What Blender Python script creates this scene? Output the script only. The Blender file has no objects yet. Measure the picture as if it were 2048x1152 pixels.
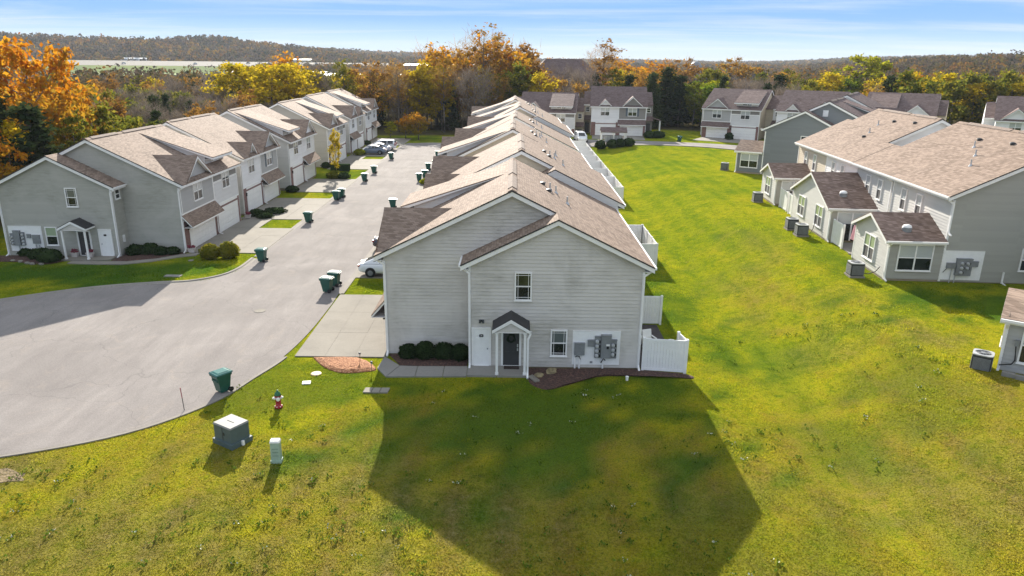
import bpy, bmesh, math, random
import numpy as np
from mathutils import Vector, Matrix
random.seed(7); RNG = np.random.default_rng(11)
SC = bpy.context.scene
COL = SC.collection
rad = math.radians

# ------------------------------------------------------------------ camera, sky, sun, exposure
CAM_H = 15.5
cd = bpy.data.cameras.new('camera'); cam = bpy.data.objects.new('camera', cd); COL.objects.link(cam)
cd.sensor_width = 36.0; cd.lens = 1450.0 / 2048.0 * 36.0
cd.clip_start = 0.5; cd.clip_end = 9000.0
_p, _r = rad(17.55), rad(0.7)
_fwd = Vector((0, math.cos(_p), -math.sin(_p))); _right = Vector((1, 0, 0)); _up = _right.cross(_fwd)
_r2 = math.cos(_r) * _right + math.sin(_r) * _up; _u2 = -math.sin(_r) * _right + math.cos(_r) * _up
cam.matrix_world = Matrix((( _r2.x, _u2.x, -_fwd.x, 0), (_r2.y, _u2.y, -_fwd.y, 0), (_r2.z, _u2.z, -_fwd.z, CAM_H), (0, 0, 0, 1)))
SC.camera = cam

SUN_EL = 23.8; SUN_AZ = -8.5          # degrees above horizon; degrees from +y towards +x
w = bpy.data.worlds.new('World'); SC.world = w; w.use_nodes = True
nt = w.node_tree; nt.nodes.clear()
def wn(t, **k):
    n = nt.nodes.new(t)
    for a, b in k.items(): setattr(n, a, b)
    return n
wo = wn('ShaderNodeOutputWorld'); bg = wn('ShaderNodeBackground')
sky = wn('ShaderNodeTexSky', sky_type='NISHITA'); sky.sun_disc = False
sky.sun_elevation = rad(SUN_EL); sky.sun_rotation = rad(SUN_AZ); sky.altitude = 0
sky.air_density = 1.0; sky.dust_density = 0.0; sky.ozone_density = 1.0
tc = wn('ShaderNodeTexCoord')
# thin streaks of high cloud, laid out on the flat layer they float in (direction divided by its height)
sep = wn('ShaderNodeSeparateXYZ'); nt.links.new(tc.outputs['Generated'], sep.inputs[0])
zc = wn('ShaderNodeMath', operation='MAXIMUM'); zc.inputs[1].default_value = 0.0; nt.links.new(sep.outputs['Z'], zc.inputs[0])
za = wn('ShaderNodeMath', operation='ADD'); za.inputs[1].default_value = 0.035; nt.links.new(zc.outputs[0], za.inputs[0])
dx = wn('ShaderNodeMath', operation='DIVIDE'); nt.links.new(sep.outputs['X'], dx.inputs[0]); nt.links.new(za.outputs[0], dx.inputs[1])
dy = wn('ShaderNodeMath', operation='DIVIDE'); nt.links.new(sep.outputs['Y'], dy.inputs[0]); nt.links.new(za.outputs[0], dy.inputs[1])
cb = wn('ShaderNodeCombineXYZ'); nt.links.new(dx.outputs[0], cb.inputs[0]); nt.links.new(dy.outputs[0], cb.inputs[1])
mp = wn('ShaderNodeMapping'); mp.inputs['Scale'].default_value = (0.16, 0.42, 1); mp.inputs['Rotation'].default_value = (0, 0, rad(12))
mp.inputs['Location'].default_value = (3.3, 1.7, 0)
nt.links.new(cb.outputs[0], mp.inputs[0])
nz = wn('ShaderNodeTexNoise'); nz.inputs['Scale'].default_value = 0.9; nz.inputs['Detail'].default_value = 7; nz.inputs['Roughness'].default_value = 0.62
nz.inputs['Distortion'].default_value = 0.6
nt.links.new(mp.outputs[0], nz.inputs['Vector'])
rp = wn('ShaderNodeValToRGB'); rp.color_ramp.elements[0].position = 0.47; rp.color_ramp.elements[1].position = 0.82
rp.color_ramp.elements[0].color = (0, 0, 0, 1); rp.color_ramp.elements[1].color = (0.85, 0.85, 0.85, 1)
nt.links.new(nz.outputs['Fac'], rp.inputs[0])
el = wn('ShaderNodeValToRGB'); e_ = el.color_ramp.elements
SKY = [(0.0, (0.70, 0.83, 0.90)), (0.022, (0.48, 0.73, 0.99)), (0.048, (0.22, 0.50, 1.0)), (0.085, (0.20, 0.47, 0.98)), (0.30, (0.72, 0.82, 0.98)), (1.0, (0.80, 0.88, 1.0))]
while len(e_) < len(SKY): e_.new(0.5)
for i_, (p_, c_) in enumerate(SKY): e_[i_].position = p_; e_[i_].color = c_ + (1,)
nt.links.new(zc.outputs[0], el.inputs[0])
sc_ = wn('ShaderNodeVectorMath', operation='SCALE'); sc_.inputs['Scale'].default_value = 3.1; nt.links.new(el.outputs[0], sc_.inputs[0])
gm = wn('ShaderNodeMix', data_type='RGBA'); gm.inputs[0].default_value = 0.975      # clear-air sky, evened out by thin high haze
nt.links.new(sky.outputs[0], gm.inputs[6]); nt.links.new(sc_.outputs[0], gm.inputs[7])
mx = wn('ShaderNodeMix', data_type='RGBA'); nt.links.new(rp.outputs[0], mx.inputs[0]); nt.links.new(gm.outputs[2], mx.inputs[6])
mx.inputs[7].default_value = (3.1, 3.15, 3.2, 1)
nt.links.new(mx.outputs[2], bg.inputs[0]); bg.inputs[1].default_value = 0.13
nt.links.new(bg.outputs[0], wo.inputs[0])

sd = bpy.data.lights.new('sun', 'SUN'); sd.energy = 4.7; sd.angle = rad(0.5); sd.color = (1.0, 0.93, 0.82)
sun = bpy.data.objects.new('sun', sd); COL.objects.link(sun)
_s = Vector((math.sin(rad(SUN_AZ)) * math.cos(rad(SUN_EL)), math.cos(rad(SUN_AZ)) * math.cos(rad(SUN_EL)), math.sin(rad(SUN_EL))))
sun.rotation_euler = _s.to_track_quat('Z', 'Y').to_euler()
SC.view_settings.view_transform = 'Standard'; SC.view_settings.look = 'None'
SC.view_settings.exposure = 1.31; SC.view_settings.gamma = 1.0; SC.view_settings.use_curve_mapping = False
SC.cycles.max_bounces = 6; SC.cycles.diffuse_bounces = 3; SC.cycles.glossy_bounces = 2; SC.cycles.transmission_bounces = 3
SC.cycles.transparent_max_bounces = 6; SC.cycles.volume_bounces = 0; SC.cycles.sample_clamp_indirect = 4.0

# ------------------------------------------------------------------ terrain
def S(t):
    t = np.clip(t, 0, 1); return t * t * (3 - 2 * t)
def vnoise(x, y, seed=0):
    xi = np.floor(x).astype(np.int64); yi = np.floor(y).astype(np.int64); fx = x - xi; fy = y - yi
    def h(a, b):
        n = (a * 374761393 + b * 668265263 + seed * 974711) & 0x7fffffff
        n = ((n ^ (n >> 13)) * 1274126177) & 0x7fffffff
        return ((n ^ (n >> 16)) & 0xffff) / 65535.0
    u, v = S(fx), S(fy)
    return (h(xi, yi) * (1 - u) + h(xi + 1, yi) * u) * (1 - v) + (h(xi, yi + 1) * (1 - u) + h(xi + 1, yi + 1) * u) * v
def ZT(x, y):
    x = np.asarray(x, float); y = np.asarray(y, float)
    a = S((x - 13) / 9.0)
    z = 2.0 * a * (1 - 0.4 * S((y - 85) / 35.0))
    z = z + 1.2 * S((y - 124) / 10.0) * S((x - 2) / 9.0) * (1 - a)
    z = z - 0.16 * np.exp(-((x - 13.4 - 0.02 * (y - 40)) / 1.7) ** 2) * S((y - 18) / 8.0) * (1 - S((y - 75) / 30.0))
    # the land falls a little behind the houses, then rises to wooded hills
    d = np.hypot(x, y); ang = np.degrees(np.arctan2(x, np.maximum(y, 1e-3)))
    z = z - 4.0 * S((d - 190) / 160.0)
    hl = np.interp(ang, [-90, -40, -33, -27, -21, -16, -11, -6, 0, 90], [35, 35, 33, 29, 33, 27, 14, 4, 0, 0])
    z = z + hl * S((d - 900) / 500.0) * (0.45 + 0.55 * vnoise(x / 260.0, y / 260.0, 5) + 0.35 * vnoise(x / 90.0, y / 90.0, 6))
    hr = np.interp(ang, [-90, 14, 20, 24, 28, 36, 90], [0, 0, 0, 6, 11, 15, 15])
    z = z + hr * S((d - 300) / 260.0) * (0.85 + 0.3 * vnoise(x / 90.0, y / 90.0, 9))
    hf = np.interp(ang, [-90, -16, -6, 2, 8, 16, 24, 90], [0, 4, 14, 5, 7, 3, 15, 12])
    z = z + hf * S((d - 1500) / 800.0) * (0.6 + 0.8 * vnoise(x / 420.0, y / 420.0, 3))
    return z
def zt(x, y): return float(ZT(x, y))

LUSH_SHADE = [(1.0, 29.5, 9.5, 6.5, .85), (-9.5, 32.5, 5.5, 4.0, .6), (14.0, 34, 1.3, 9, .4), (10.6, 48, 1.6, 8, .75), (11.6, 38, 1.6, 5, .7), (-31, 51.5, 12, 4.5, .95), (30, 40.5, 8.5, 3.6, .9), (24, 48, 2.5, 6, .4), (18, 30, 3, 5, .4), (8, 21, 5, 4, .35), (-22, 100, 6, 6, .6), (-18, 146, 14, 6, .5), (20, 118, 12, 12, .25), (-9.5, 49, 3, 2.2, .3), (30, 34, 4, 4, .5), (14, 28, 2, 4, .5)]  # greener grass; strongest patches also paint the house shade deeper and greener
DRY = [(-14, 20, 9, 4.5, .75), (-2, 22.3, 6, 2.6, .85), (6.5, 23.5, 3, 2.0, .75), (-9.0, 24.5, 5, 2.2, .6), (3, 17.2, 8, 2.0, .5), (17, 23.5, 6, 3.0, .5), (22.2, 35.5, 1.8, 2.6, .75), (16.5, 47, 2.5, 6, .45), (19.5, 56, 2.2, 7, .4), (17, 36, 2.5, 4, .4), (-19.9, 24.2, 2.6, 1.3, 1.0), (21.5, 42, 2, 3, .35)]
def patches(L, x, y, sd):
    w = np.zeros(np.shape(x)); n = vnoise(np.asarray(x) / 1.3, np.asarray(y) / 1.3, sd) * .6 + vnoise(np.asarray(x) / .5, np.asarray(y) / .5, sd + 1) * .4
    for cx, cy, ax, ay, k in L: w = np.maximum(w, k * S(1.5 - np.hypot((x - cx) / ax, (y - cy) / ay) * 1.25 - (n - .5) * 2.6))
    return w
# ------------------------------------------------------------------ materials
MATS = {}
class NT:
    def __init__(s, name):
        s.m = bpy.data.materials.new(name); s.m.use_nodes = True; s.t = s.m.node_tree; s.t.nodes.clear()
        s.out = s.n('ShaderNodeOutputMaterial'); s.b = s.n('ShaderNodeBsdfPrincipled'); s.l(s.b.outputs[0], s.out.inputs[0])
    def n(s, t, **k):
        n = s.t.nodes.new(t)
        for a, b in k.items(): setattr(n, a, b)
        return n
    def l(s, a, b): s.t.links.new(a, b)
    def pos(s, scale=(1, 1, 1), world=False, rot=(0, 0, 0)):
        if world: src = s.n('ShaderNodeNewGeometry').outputs['Position']
        else: src = s.n('ShaderNodeTexCoord').outputs['Object']
        m = s.n('ShaderNodeMapping'); m.inputs['Scale'].default_value = scale; m.inputs['Rotation'].default_value = rot
        s.l(src, m.inputs[0]); return m.outputs[0]
    def noise(s, vec, scale, detail=4, rough=0.55, dist=0.0):
        n = s.n('ShaderNodeTexNoise'); n.inputs['Scale'].default_value = scale; n.inputs['Detail'].default_value = detail
        n.inputs['Roughness'].default_value = rough; n.inputs['Distortion'].default_value = dist
        if vec is not None: s.l(vec, n.inputs['Vector'])
        return n.outputs['Fac']
    def ramp(s, fac, stops):
        r = s.n('ShaderNodeValToRGB'); e = r.color_ramp.elements
        while len(e) < len(stops): e.new(0.5)
        for i, (p, c) in enumerate(stops):
            e[i].position = p; e[i].color = (c if isinstance(c, tuple) else (c, c, c)) + (1,)
        s.l(fac, r.inputs[0]); return r.outputs[0]
    def mix(s, fac, a, b, mode='MIX'):
        m = s.n('ShaderNodeMix', data_type='RGBA', blend_type=mode)
        for i, v in ((0, fac), (6, a), (7, b)):
            if isinstance(v, (int, float)): m.inputs[i].default_value = v
            elif isinstance(v, tuple): m.inputs[i].default_value = v + (1,)
            else: s.l(v, m.inputs[i])
        return m.outputs[2]
    def math(s, op, a, b=None):
        m = s.n('ShaderNodeMath', operation=op)
        for i, v in enumerate((a, b)):
            if v is None: continue
            if isinstance(v, (int, float)): m.inputs[i].default_value = v
            else: s.l(v, m.inputs[i])
        return m.outputs[0]
    def bump(s, h, st=0.3, d=0.02):
        b = s.n('ShaderNodeBump'); b.inputs['Strength'].default_value = st; b.inputs['Distance'].default_value = d
        s.l(h, b.inputs['Height']); s.l(b.outputs[0], s.b.inputs['Normal'])
    def col(s, c):
        if isinstance(c, tuple): s.b.inputs['Base Color'].default_value = c + (1,)
        else: s.l(c, s.b.inputs['Base Color'])
    def set(s, **k):
        for a, v in k.items(): s.b.inputs[a].default_value = v
        return s.m
def plain(name, c, rough=0.6, metal=0.0, var=0.12, scale=3.0, spec=0.4):
    if name in MATS: return MATS[name]
    a = NT(name); n = a.noise(a.pos(), scale, 5, 0.6)
    lo = tuple(x * (1 - var) for x in c); hi = tuple(min(1, x * (1 + var)) for x in c)
    a.col(a.ramp(n, [(0.3, lo), (0.7, hi)])); a.set(Roughness=rough, Metallic=metal); a.b.inputs['Specular IOR Level'].default_value = spec
    MATS[name] = a.m; return a.m
def siding(name, c, grime=0.25, gcol=(0.16, 0.165, 0.13)):
    if name in MATS: return MATS[name]
    a = NT(name); p = a.pos()
    n1 = a.noise(p, 0.35, 5, 0.6, 0.4); n2 = a.noise(a.pos((1, 1, 6)), 1.4, 4, 0.65)
    sp = a.n('ShaderNodeSeparateXYZ'); a.l(p, sp.inputs[0])
    course = a.math('FLOOR', a.math('MULTIPLY', sp.outputs['Z'], 1 / 0.19))
    wn_ = a.n('ShaderNodeTexWhiteNoise', noise_dimensions='2D'); cc = a.n('ShaderNodeCombineXYZ')
    a.l(course, cc.inputs[0]); a.l(a.math('FLOOR', a.math('MULTIPLY', a.math('ADD', sp.outputs['X'], sp.outputs['Y']), 0.28)), cc.inputs[1]); a.l(cc.outputs[0], wn_.inputs['Vector'])
    board = a.ramp(wn_.outputs['Value'], [(0, tuple(x * 0.95 for x in c)), (1, tuple(min(1, x * 1.03) for x in c))])
    m = a.math('MULTIPLY', a.ramp(n1, [(0.42, 0.0), (0.68, 1.0)]), a.ramp(n2, [(0.35, 0.25), (0.65, 1.0)]))
    m = a.math('MULTIPLY', m, grime)
    a.col(a.mix(m, board, gcol)); a.set(Roughness=0.55); a.b.inputs['Specular IOR Level'].default_value = 0.3
    MATS[name] = a.m; return a.m
def shingles(name, c1, c2, c3, row=0.145):
    if name in MATS: return MATS[name]
    a = NT(name); p = a.pos(); sp = a.n('ShaderNodeSeparateXYZ'); a.l(p, sp.inputs[0])
    cc = a.n('ShaderNodeCombineXYZ'); a.l(a.math('ADD', sp.outputs['X'], sp.outputs['Y']), cc.inputs[0]); a.l(a.math('MULTIPLY', sp.outputs['Z'], 2.27), cc.inputs[1])
    br = a.n('ShaderNodeTexBrick'); a.l(cc.outputs[0], br.inputs['Vector']); br.inputs['Scale'].default_value = 1.0
    br.inputs['Brick Width'].default_value = 0.32; br.inputs['Row Height'].default_value = row; br.inputs['Mortar Size'].default_value = 0.008; br.inputs['Mortar Smooth'].default_value = 0.3
    br.inputs['Color1'].default_value = (0, 0, 0, 1); br.inputs['Color2'].default_value = (1, 1, 1, 1); br.inputs['Mortar'].default_value = (0.2, 0.2, 0.2, 1); br.inputs['Bias'].default_value = 0.0
    n0 = a.noise(cc.outputs[0], 0.5, 5, 0.6); n1 = a.noise(p, 45, 2, 0.7)
    mixf = a.math('ADD', a.math('MULTIPLY', br.outputs['Color'], 0.5), a.math('MULTIPLY', n1, 0.5))
    base = a.ramp(mixf, [(0.15, c1), (0.5, c2), (0.85, c3)])
    base = a.mix(a.math('MULTIPLY', br.outputs['Fac'], 0.55), base, tuple(x * 0.4 for x in c1))
    streak = a.noise(a.pos((0.35, 1.3, 0.35)), 1.1, 4, 0.6)
    base = a.mix(a.ramp(streak, [(0.5, 0.0), (0.8, 0.25)]), base, (0.045, 0.036, 0.034), 'MIX')
    base = a.mix(a.ramp(n0, [(0.35, 0.0), (0.7, 0.22)]), base, tuple(min(1, x * 1.35) for x in c3))
    a.col(base); a.bump(a.math('ADD', br.outputs['Color'], a.math('MULTIPLY', br.outputs['Fac'], -1.5)), 0.4, 0.010); a.set(Roughness=0.8)
    a.b.inputs['Specular IOR Level'].default_value = 0.07; a.b.inputs['Specular Tint'].default_value = (1.0, 0.86, 0.76, 1)
    MATS[name] = a.m; return a.m
def brick_mat():
    if 'brick' in MATS: return MATS['brick']
    a = NT('brick'); p = a.pos(); sp = a.n('ShaderNodeSeparateXYZ'); a.l(p, sp.inputs[0])
    cc = a.n('ShaderNodeCombineXYZ'); a.l(a.math('ADD', sp.outputs['X'], sp.outputs['Y']), cc.inputs[0]); a.l(sp.outputs['Z'], cc.inputs[1])
    br = a.n('ShaderNodeTexBrick'); a.l(cc.outputs[0], br.inputs['Vector']); br.inputs['Scale'].default_value = 1
    br.inputs['Brick Width'].default_value = 0.22; br.inputs['Row Height'].default_value = 0.075; br.inputs['Mortar Size'].default_value = 0.01
    br.inputs['Color1'].default_value = (0.16, 0.055, 0.04, 1); br.inputs['Color2'].default_value = (0.26, 0.10, 0.075, 1); br.inputs['Mortar'].default_value = (0.30, 0.26, 0.24, 1)
    n = a.noise(p, 9, 3); a.col(a.mix(a.ramp(n, [(0.4, 0.0), (0.7, 0.35)]), br.outputs['Color'], (0.07, 0.04, 0.05)))
    a.bump(a.math('MULTIPLY', br.outputs['Fac'], -1.0), 0.4, 0.01); a.set(Roughness=0.85)
    MATS['brick'] = a.m; return a.m
def glass(name, c, rough=0.06):
    if name in MATS: return MATS[name]
    a = NT(name); n = a.noise(a.pos(), 1.3, 3); a.col(a.ramp(n, [(0.35, tuple(x * 0.6 for x in c)), (0.65, tuple(x * 1.4 for x in c))]))
    a.set(Roughness=rough); a.b.inputs['Specular IOR Level'].default_value = 0.7
    MATS[name] = a.m; return a.m
def blinds(name, c, c2, pitch=0.06):
    if name in MATS: return MATS[name]
    a = NT(name); sp = a.n('ShaderNodeSeparateXYZ'); a.l(a.pos(), sp.inputs[0])
    f = a.math('FRACT', a.math('MULTIPLY', sp.outputs['Z'], 1 / pitch)); a.col(a.ramp(f, [(0.0, c2), (0.3, c), (0.9, c)]))
    a.set(Roughness=0.12, ); a.b.inputs['Coat Weight'].default_value = 0.6; a.b.inputs['Coat Roughness'].default_value = 0.05
    MATS[name] = a.m; return a.m
def concrete(name, c, world=False, stain=0.35):
    if name in MATS: return MATS[name]
    a = NT(name); p = a.pos(world=True)
    n1 = a.noise(p, 0.35, 6, 0.65, 0.3); n2 = a.noise(p, 6, 4, 0.7); n3 = a.noise(p, 40, 2)
    base = a.ramp(n1, [(0.25, tuple(x * 0.8 for x in c)), (0.5, c), (0.75, tuple(min(1, x * 1.12) for x in c))])
    base = a.mix(a.ramp(n2, [(0.5, 0.0), (0.8, stain)]), base, tuple(x * 0.62 for x in c))
    a.col(a.mix(0.12, base, a.ramp(n3, [(0.3, 0.1), (0.7, 0.9)]), 'OVERLAY')); a.bump(n3, 0.12, 0.006); a.set(Roughness=0.9); a.b.inputs['Specular IOR Level'].default_value = 0.15
    MATS[name] = a.m; return a.m
def lawn_nodes(a, tuft=False):
    P = a.pos(world=True)
    big = a.noise(P, 0.075, 4, 0.6, 0.8); mid = a.noise(P, 0.32, 6, 0.66, 0.5); fine = a.noise(P, 2.2, 6, 0.75); vf = a.noise(P, 14, 4, 0.8)
    sp = a.n('ShaderNodeSeparateXYZ'); a.l(P, sp.inputs[0])
    G, Y, B, D = (0.145, 0.24, 0.014), (0.455, 0.42, 0.018), (0.33, 0.245, 0.05), (0.44, 0.35, 0.15)
    # dry thatch spreads toward the open, trodden near lawn
    near = a.math('MULTIPLY', a.math('SUBTRACT', 36.0, sp.outputs['Y']), 0.022)
    near = a.math('MAXIMUM', a.math('MINIMUM', near, 0.2), -0.05)
    m = a.math('ADD', a.math('MULTIPLY', big, 0.36), a.math('MULTIPLY', mid, 0.40)); m = a.math('ADD', m, a.math('MULTIPLY', fine, 0.24))
    m = a.math('ADD', m, a.math('MULTIPLY', near, 0.65))
    c = a.ramp(m, [(0.36, G), (0.47, (0.29, 0.335, 0.014)), (0.535, Y), (0.60, (0.40, 0.32, 0.03)), (0.68, B), (0.80, D)])
    # mowing lanes run with the rows of houses
    wv = a.n('ShaderNodeTexWave', wave_type='BANDS', bands_direction='X'); wv.inputs['Scale'].default_value = 0.16; wv.inputs['Distortion'].default_value = 1.6; wv.inputs['Detail'].default_value = 2; wv.inputs['Detail Scale'].default_value = 0.5
    a.l(P, wv.inputs['Vector'])
    dry = a.n('ShaderNodeAttribute', attribute_name='dry').outputs['Fac']
    c = a.mix(dry, c, a.ramp(fine, [(0.35, (0.17, 0.14, 0.04)), (0.55, (0.28, 0.225, 0.07)), (0.7, (0.40, 0.32, 0.15))]))
    c = a.mix(a.math('MULTIPLY', wv.outputs['Fac'], 0.30), c, (0.46, 0.45, 0.02))
    lu = a.n('ShaderNodeAttribute', attribute_name='lush_shade').outputs['Fac']
    lush_shade = a.ramp(mid, [(0.35, (0.045, 0.125, 0.014)), (0.55, (0.075, 0.175, 0.016)), (0.7, (0.13, 0.215, 0.016))])
    c = a.mix(lu, c, lush_shade)
    bare = a.math('MULTIPLY', a.ramp(a.noise(P, 0.55, 5, 0.7, 1.2), [(0.63, 0.0), (0.74, 1.0)]), a.ramp(fine, [(0.4, 0.1), (0.62, 1.0)]))
    c = a.mix(a.math('MULTIPLY', a.math('MULTIPLY', bare, 0.75), a.math('SUBTRACT', 1.0, a.math('MULTIPLY', lu, 0.8))), c, (0.40, 0.29, 0.14))
    c = a.mix(a.ramp(vf, [(0.36, 0.75), (0.52, 0.0)]), c, (0.04, 0.06, 0.008))
    c = a.mix(a.ramp(fine, [(0.36, 0.45), (0.5, 0.0)]), c, (0.09, 0.15, 0.010))
    return c, vf, P
def lawn_mat():
    a = NT('lawn'); c, vf, P = lawn_nodes(a); c = a.mix(0.30, c, (0.016, 0.028, 0.008))
    at = a.n('ShaderNodeAttribute', attribute_name='wood')
    wf = a.noise(P, 0.12, 5, 0.65); wood = a.ramp(wf, [(0.3, (0.035, 0.032, 0.018)), (0.5, (0.075, 0.06, 0.032)), (0.62, (0.085, 0.085, 0.03)), (0.8, (0.14, 0.11, 0.05))])
    a.col(a.mix(at.outputs['Fac'], c, wood)); a.bump(vf, 0.8, 0.09); a.set(Roughness=0.95); a.b.inputs['Specular IOR Level'].default_value = 0.0
    return a.m
def tuft_mat():
    a = NT('grass_blades'); c, vf, P = lawn_nodes(a)
    g = a.n('ShaderNodeNewGeometry'); c = a.mix(a.math('MULTIPLY', g.outputs['Random Per Island'], 0.25), c, (0.42, 0.46, 0.020))
    t = a.n('ShaderNodeBsdfTranslucent'); a.l(c, t.inputs[0]); d = a.n('ShaderNodeBsdfDiffuse'); a.l(c, d.inputs[0])
    ms = a.n('ShaderNodeMixShader'); ms.inputs[0].default_value = 0.66; a.l(d.outputs[0], ms.inputs[1]); a.l(t.outputs[0], ms.inputs[2]); a.l(ms.outputs[0], a.out.inputs[0])
    return a.m
def leaf_mat(name, stops, trans=0.5, vary=0.5, low=None, tint=False):
    if name in MATS: return MATS[name]
    a = NT(name); g = a.n('ShaderNodeNewGeometry'); oi = a.n('ShaderNodeObjectInfo')
    n = a.noise(a.pos(world=True), 0.45, 3, 0.6)
    f = a.math('ADD', a.math('MULTIPLY', g.outputs['Random Per Island'], vary), a.math('MULTIPLY', n, 1 - vary))
    f = a.math('ADD', f, a.math('MULTIPLY', a.math('SUBTRACT', oi.outputs['Random'], 0.5), 0.22))
    if tint: f = a.math('ADD', a.math('MULTIPLY', a.n('ShaderNodeAttribute', attribute_name='tint').outputs['Fac'], 0.8), a.math('MULTIPLY', g.outputs['Random Per Island'], 0.2))
    c = a.ramp(f, stops)
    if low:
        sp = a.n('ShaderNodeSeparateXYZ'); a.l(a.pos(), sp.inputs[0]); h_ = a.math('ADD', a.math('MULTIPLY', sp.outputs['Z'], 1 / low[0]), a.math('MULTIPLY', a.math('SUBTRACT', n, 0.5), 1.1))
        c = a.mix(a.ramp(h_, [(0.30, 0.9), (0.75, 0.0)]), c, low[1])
    t = a.n('ShaderNodeBsdfTranslucent'); a.l(c, t.inputs[0]); d = a.n('ShaderNodeBsdfDiffuse'); a.l(c, d.inputs[0])
    ms = a.n('ShaderNodeMixShader'); ms.inputs[0].default_value = trans; a.l(d.outputs[0], ms.inputs[1]); a.l(t.outputs[0], ms.inputs[2]); a.l(ms.outputs[0], a.out.inputs[0])
    MATS[name] = a.m; return a.m
def bark_mat():
    a = NT('bark'); n = a.noise(a.pos((6, 6, 1.2)), 2.0, 5, 0.7); a.col(a.ramp(n, [(0.3, (0.06, 0.05, 0.042)), (0.7, (0.20, 0.175, 0.15))])); a.bump(n, 0.6, 0.03); a.set(Roughness=0.95)
    return a.m
def mulch_mat(name, c1, c2, c3):
    a = NT(name); p = a.pos(world=True); n = a.noise(p, 9, 5, 0.8); v = a.n('ShaderNodeTexVoronoi'); v.inputs['Scale'].default_value = 11; a.l(p, v.inputs['Vector'])
    f = a.math('ADD', a.math('MULTIPLY', n, 0.6), a.math('MULTIPLY', v.outputs['Distance'], 0.5)); a.col(a.ramp(f, [(0.3, c1), (0.55, c2), (0.8, c3)])); a.bump(f, 1.0, 0.05); a.set(Roughness=0.95)
    return a.m
def road_mat():
    a = NT('asphalt'); p = a.pos(world=True)
    n1 = a.noise(p, 0.16, 5, 0.6, 0.7); n2 = a.noise(a.pos((1.2, 0.22, 1), world=True), 0.9, 5, 0.65, 0.3); n3 = a.noise(p, 18, 4, 0.75); n4 = a.noise(p, 0.6, 6, 0.7, 1.0)
    c = a.ramp(n1, [(0.3, (0.215, 0.195, 0.182)), (0.55, (0.27, 0.245, 0.228)), (0.75, (0.32, 0.29, 0.268))])
    c = a.mix(a.ramp(n2, [(0.40, 0.0), (0.72, 0.6)]), c, (0.185, 0.165, 0.155)); c = a.mix(a.ramp(n4, [(0.55, 0.0), (0.75, 0.5)]), c, (0.34, 0.29, 0.24))
    c = a.mix(0.25, c, a.ramp(n3, [(0.3, 0.05), (0.7, 0.95)]), 'OVERLAY')
    v = a.n('ShaderNodeTexVoronoi', feature='DISTANCE_TO_EDGE'); v.inputs['Scale'].default_value = 0.11
    dv = a.n('ShaderNodeVectorMath', operation='ADD'); a.l(p, dv.inputs[0]); nn = a.n('ShaderNodeTexNoise'); nn.inputs['Scale'].default_value = 0.6; a.l(p, nn.inputs['Vector']); sc = a.n('ShaderNodeVectorMath', operation='SCALE'); sc.inputs['Scale'].default_value = 2.0; a.l(nn.outputs['Color'], sc.inputs[0]); a.l(sc.outputs[0], dv.inputs[1]); a.l(dv.outputs[0], v.inputs['Vector'])
    c = a.mix(a.ramp(v.outputs['Distance'], [(0.0, 0.3), (0.004, 0.0)]), c, (0.07, 0.065, 0.065))
    a.col(c); a.bump(n3, 0.25, 0.008); a.set(Roughness=0.95); a.b.inputs['Specular IOR Level'].default_value = 0.12; return a.m

M = {}
M['trim'] = plain('white_trim', (0.84, 0.83, 0.81), 0.5, var=0.05)
M['vinyl'] = plain('white_vinyl', (0.85, 0.85, 0.84), 0.4, var=0.05)
M['door_white'] = plain('white_door', (0.85, 0.85, 0.84), 0.45, var=0.04)
M['garage'] = plain('white_garage_door', (0.86, 0.85, 0.82), 0.5, var=0.04, scale=1)
M['shingle'] = shingles('tan_shingle', (0.145, 0.105, 0.080), (0.252, 0.186, 0.144), (0.345, 0.262, 0.208))
M['shingle_br'] = shingles('brown_shingle', (0.105, 0.070, 0.056), (0.20, 0.138, 0.110), (0.34, 0.25, 0.21))
M['shingle_shaded'] = shingles('tan_shingle_shaded', (0.095, 0.066, 0.060), (0.165, 0.120, 0.110), (0.235, 0.178, 0.165))  # tan shingle again, shade of slopes facing away from sun put into colour
M['edge'] = plain('dark_drip_edge', (0.035, 0.033, 0.035), 0.6)
M['ridge'] = plain('ridge_cap', (0.20, 0.15, 0.12), 0.9, var=0.35, scale=6)
M['sid_grey'] = siding('light_grey_siding', (0.62, 0.59, 0.55), 0.8, (0.30, 0.285, 0.24))
M['sid_green'] = siding('sage_grey_siding', (0.43, 0.42, 0.375), 0.6, (0.2, 0.205, 0.15))
M['sid_rgrey'] = siding('green_grey_siding', (0.38, 0.375, 0.335), 0.12)
M['sid_slate'] = siding('slate_grey_siding', (0.19, 0.205, 0.21), 0.08)
M['sid_white'] = siding('white_siding', (0.82, 0.81, 0.80), 0.06)
M['sid_pale'] = siding('pale_grey_siding', (0.68, 0.67, 0.66), 0.08)
M['sid_mid'] = siding('mid_grey_siding', (0.43, 0.425, 0.415), 0.06)
M['sid_cream'] = siding('cream_siding', (0.62, 0.54, 0.42), 0.08)
M['sid_beige'] = siding('beige_siding', (0.47, 0.44, 0.39), 0.10)
M['sid_offw'] = siding('off_white_siding', (0.60, 0.585, 0.55), 0.08)
M['taupe'] = siding('taupe_siding', (0.26, 0.245, 0.225), 0.05)
M['brick'] = brick_mat()
M['glass'] = glass('dark_glass', (0.02, 0.024, 0.026))
M['glass_grn'] = glass('green_glass', (0.05, 0.055, 0.028))
M['screen'] = plain('insect_screen', (0.10, 0.095, 0.095), 0.7, var=0.2)
M['blind'] = blinds('pale_blinds', (0.50, 0.53, 0.53), (0.28, 0.30, 0.31))
M['refl_grn'] = blinds('green_reflection', (0.36, 0.44, 0.30), (0.24, 0.31, 0.2))  # pale green reflection painted into the pane colour, ruled like slats
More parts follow.
